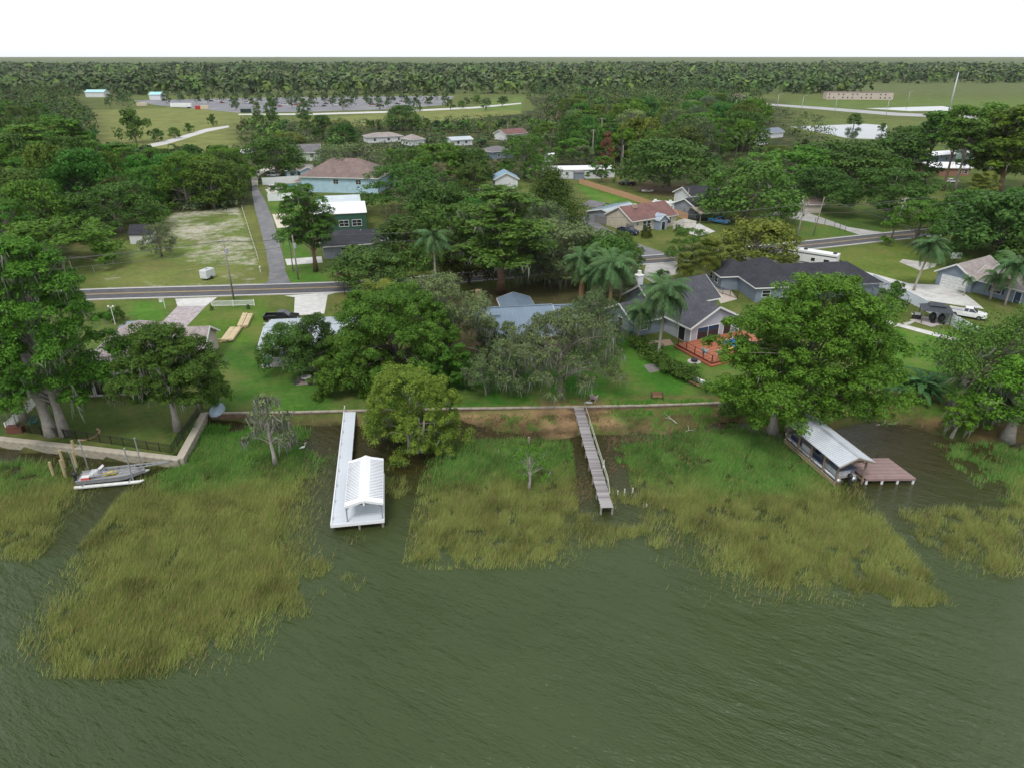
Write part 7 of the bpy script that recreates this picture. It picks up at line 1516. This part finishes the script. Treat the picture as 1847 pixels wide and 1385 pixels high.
CT={'dark':(.045,.075,.026),'tall':(.060,.105,.028),'oak':(.062,.105,.030),'bright':(.085,.155,.032),'mossy':(.085,.11,.052),'small':(.055,.09,.03)}
def canopy(name,label,items,seed=1,nq=25,ncl=9):
    rg=np.random.default_rng(seed); C,Rr,CC,SZ=[],[],[],[]
    for x,y,hh,ww,k,tn in items:
        for i in range(ncl):
            a=rg.random()*6.283; th=math.acos(1-rg.random()*1.05); rad=ww/2*.72; C.append((x+math.cos(a)*math.sin(th)*rad,y+math.sin(a)*math.sin(th)*rad,LZ+hh*.36+hh*.52*max(0,math.cos(th)))); r_=ww*.17*(.7+.6*rg.random()); Rr.append((r_,r_,r_*.8)); CC.append(tuple(q*w_ for q,w_ in zip(CT[k],tn)))
        C.append((x,y,LZ+hh*.35)); Rr.append((ww*.3,ww*.3,hh*.3)); CC.append(CT[k])
    C,Rr,CC=map(np.array,(C,Rr,CC)); V,Fq,A=leaf_quads(rg,C,Rr,nq,.62,hollow=.7); col=np.repeat(CC,max(6,int(nq*.72))*4,0)*(.55+.9*A)[:,None]; col=np.c_[col,np.ones(len(col))]
    tag(link(name,np_mesh(name,V,Fq,MIXL,{'col':('FLOAT_COLOR',col)})),label,kind='stuff')
rest=[(c[1],c[2],c[3],c[4],c[5],c[9]) for c in cands[NI:]]
rr=np.random.default_rng(3)
for row,(ya,n) in enumerate(((180,26),(186,22),(193,15),(199,8))):
    for i in range(n):
        px=(300 if row<2 else 420)+i*(520/n)+rr.random()*8
        if px>930: continue
        x,y=P(px,ya+rr.random()*2); s_=7+2*rr.random(); rest.append((x,y,s_,s_,'small',(1,1,1)))
canopy('distant_trees','smaller trees of the far woods, back lots and parking lot, too many to count',rest,seed=4)
m=MB()
for x,y,hh,ww,k,tn in rest: m.tube([(x,y,LZ-.2),(x,y,LZ+hh*.6)],[.22,.14],4,cap=False)
tag(m.build('distant_trunks',bark_g),'trunks of the smaller distant trees',kind='stuff')
CARM={}; CARG=MB().prism([(-1.6,.951),(-1.2,1.45),(.6,1.45),(1.2,.951)],'y',-.75,.75).mesh('windows',glass)
for i in range(46):
    px=300+rr.random()*480; x,y=P(px,178+rr.random()*10+(6 if px>440 else 0)); k=i%5; c=[(.5,.5,.5),(.6,.6,.6),(.05,.05,.05),(.3,.03,.03),(.1,.12,.2)][k]; nm=('silver','white','black','dark red','navy')[k]
    e=empty('parked_car',(x,y,LZ+.02),rr.random()*.6,'tiny %s car in the far parking lot'%nm,'car','%s cars in the far parking lot'%nm)
    if c not in CARM: CARM[c]=MB().box(-2.2,-.9,.3,2.2,.9,.95).mesh('body',paint(c),bevel=.1)
    link('body',CARM[c],e); link('windows',CARG,e)
for px,py,ty,w,lb in ((1540,228,205,30,'round tree on the left pond bank'),(1590,240,222,16,'small dark tree standing in the left pond'),(860,187,172,22,'round tree by the far path, left one'),(908,186,174,20,'round tree by the far path, right one'),(832,196,182,14,'small tree at the parking lot edge path'),(758,202,190,8,'thin sapling by the pale path')): tree('small',px,py,ty,w,lb)
# undergrowth of the woods and the far tree line
def mass(name,label,poly,n,hr,size,lm,world=False,seed=1,wid=6):
    w=poly if world else wpoly(poly); a=np.array(w); lo,hi=a.min(0),a.max(0); rg=np.random.default_rng(seed); p=lo+(hi-lo)*rg.random((n*2,2)); p=p[inpoly(p[:,0],p[:,1],w)][:n]
    if not world:
        q=to_px(p[:,0],p[:,1],LZ); keep=np.ones(len(p),bool)
        for cpoly in CLEAR: keep&=~inpoly(q[0],q[1],cpoly)
        p=p[keep]
    else: p=p[rg.random(len(p))<np.clip((fbm(p[:,0],p[:,1],260)-.30)*7,.45,1)]          # clearings
    f=fbm(p[:,0]+900,p[:,1],170) if world else np.full(len(p),.5)
    h=hr[0]+(hr[1]-hr[0])*np.clip(rg.random(len(p))*.8+(f-.5)*2,0,1.3); c=np.c_[p,LZ+h*.45]; r=np.stack([wid*(.35+.8*rg.random(len(p)))]*2+[h*.6],1)
    V,Fq,A=leaf_quads(rg,c,r,26,size)
    pal=np.array([(.055,.095,.026),(.075,.13,.03),(.045,.078,.028),(.085,.11,.05),(.10,.15,.032)]); k=np.clip((f*5+rg.normal(size=len(p))*1.1).astype(int)%5,0,4)
    col=np.repeat(pal[k]*(.8+.4*rg.random(len(p)))[:,None],max(6,int(26*.72))*4,0)*(.55+.9*A)[:,None]; col=np.c_[col,np.ones(len(col))]
    tag(link(name,np_mesh(name,V,Fq,MIXL,{'col':('FLOAT_COLOR',col)})),label,kind='stuff')
mass('undergrowth','tangled undergrowth on the floor of the left woods',[(-60,400),(-60,300),(300,280),(445,300),(452,378),(330,386),(140,402)],700,(2,4),.45,L_DARK,seed=2,wid=3)
mass('undergrowth','low scrub on the floor of the woods right of the middle',[(945,250),(960,185),(1380,190),(1480,215),(1520,250),(1500,290),(1340,300),(1150,300)],800,(2,4),.5,L_OAK,seed=3,wid=3.5)
mass('undergrowth','brush in front of the parking lot',[(430,285),(430,225),(960,212),(980,240),(960,290),(650,275)],700,(1.5,4),.5,L_OAK,seed=4,wid=3.5)
mass('undergrowth','scrub in the shady block beyond the road',[(660,385),(1040,372),(1040,470),(690,480)],160,(1,2.5),.3,L_OAK,seed=5,wid=2)
mass('undergrowth','scattered brush across the far field',[(200,210),(430,195),(430,215),(230,230)],120,(.8,2),.35,L_GREY,seed=6,wid=2)
for k,(xa,xb,ya,yb,n) in enumerate(((-900,-150,820,1300,1500),(-150,420,850,1300,1100),(420,1300,1150,1700,1300),(-2600,2600,1700,2600,3600))):
    mass('far_woods','distant wood forming the dark band under the sky',[(xa,ya),(xb,ya),(xb,yb),(xa,yb)],n,(10,18),3.0 if k<3 else 5,L_OAK,True,seed=20+k,wid=9 if k<3 else 16)
# ------------------------------------------------------------------ thin summer haze over the whole place
hm = bpy.data.materials.new('haze_air'); hm.use_nodes = True; t = hm.node_tree; t.nodes.clear()
v_ = t.nodes.new('ShaderNodeVolumePrincipled'); v_.inputs['Color'].default_value = (.93,.95,.98,1); v_.inputs['Density'].default_value = .00003; v_.inputs['Anisotropy'].default_value = .2
o_ = t.nodes.new('ShaderNodeOutputMaterial'); t.links.new(v_.outputs[0], o_.inputs['Volume'])
hz = MB().box(-6600,-2600,-3.6,6600,9200,62).build('haze', hm); tag(hz, 'thin pale haze hanging in the air over the lake and woods', kind='stuff')
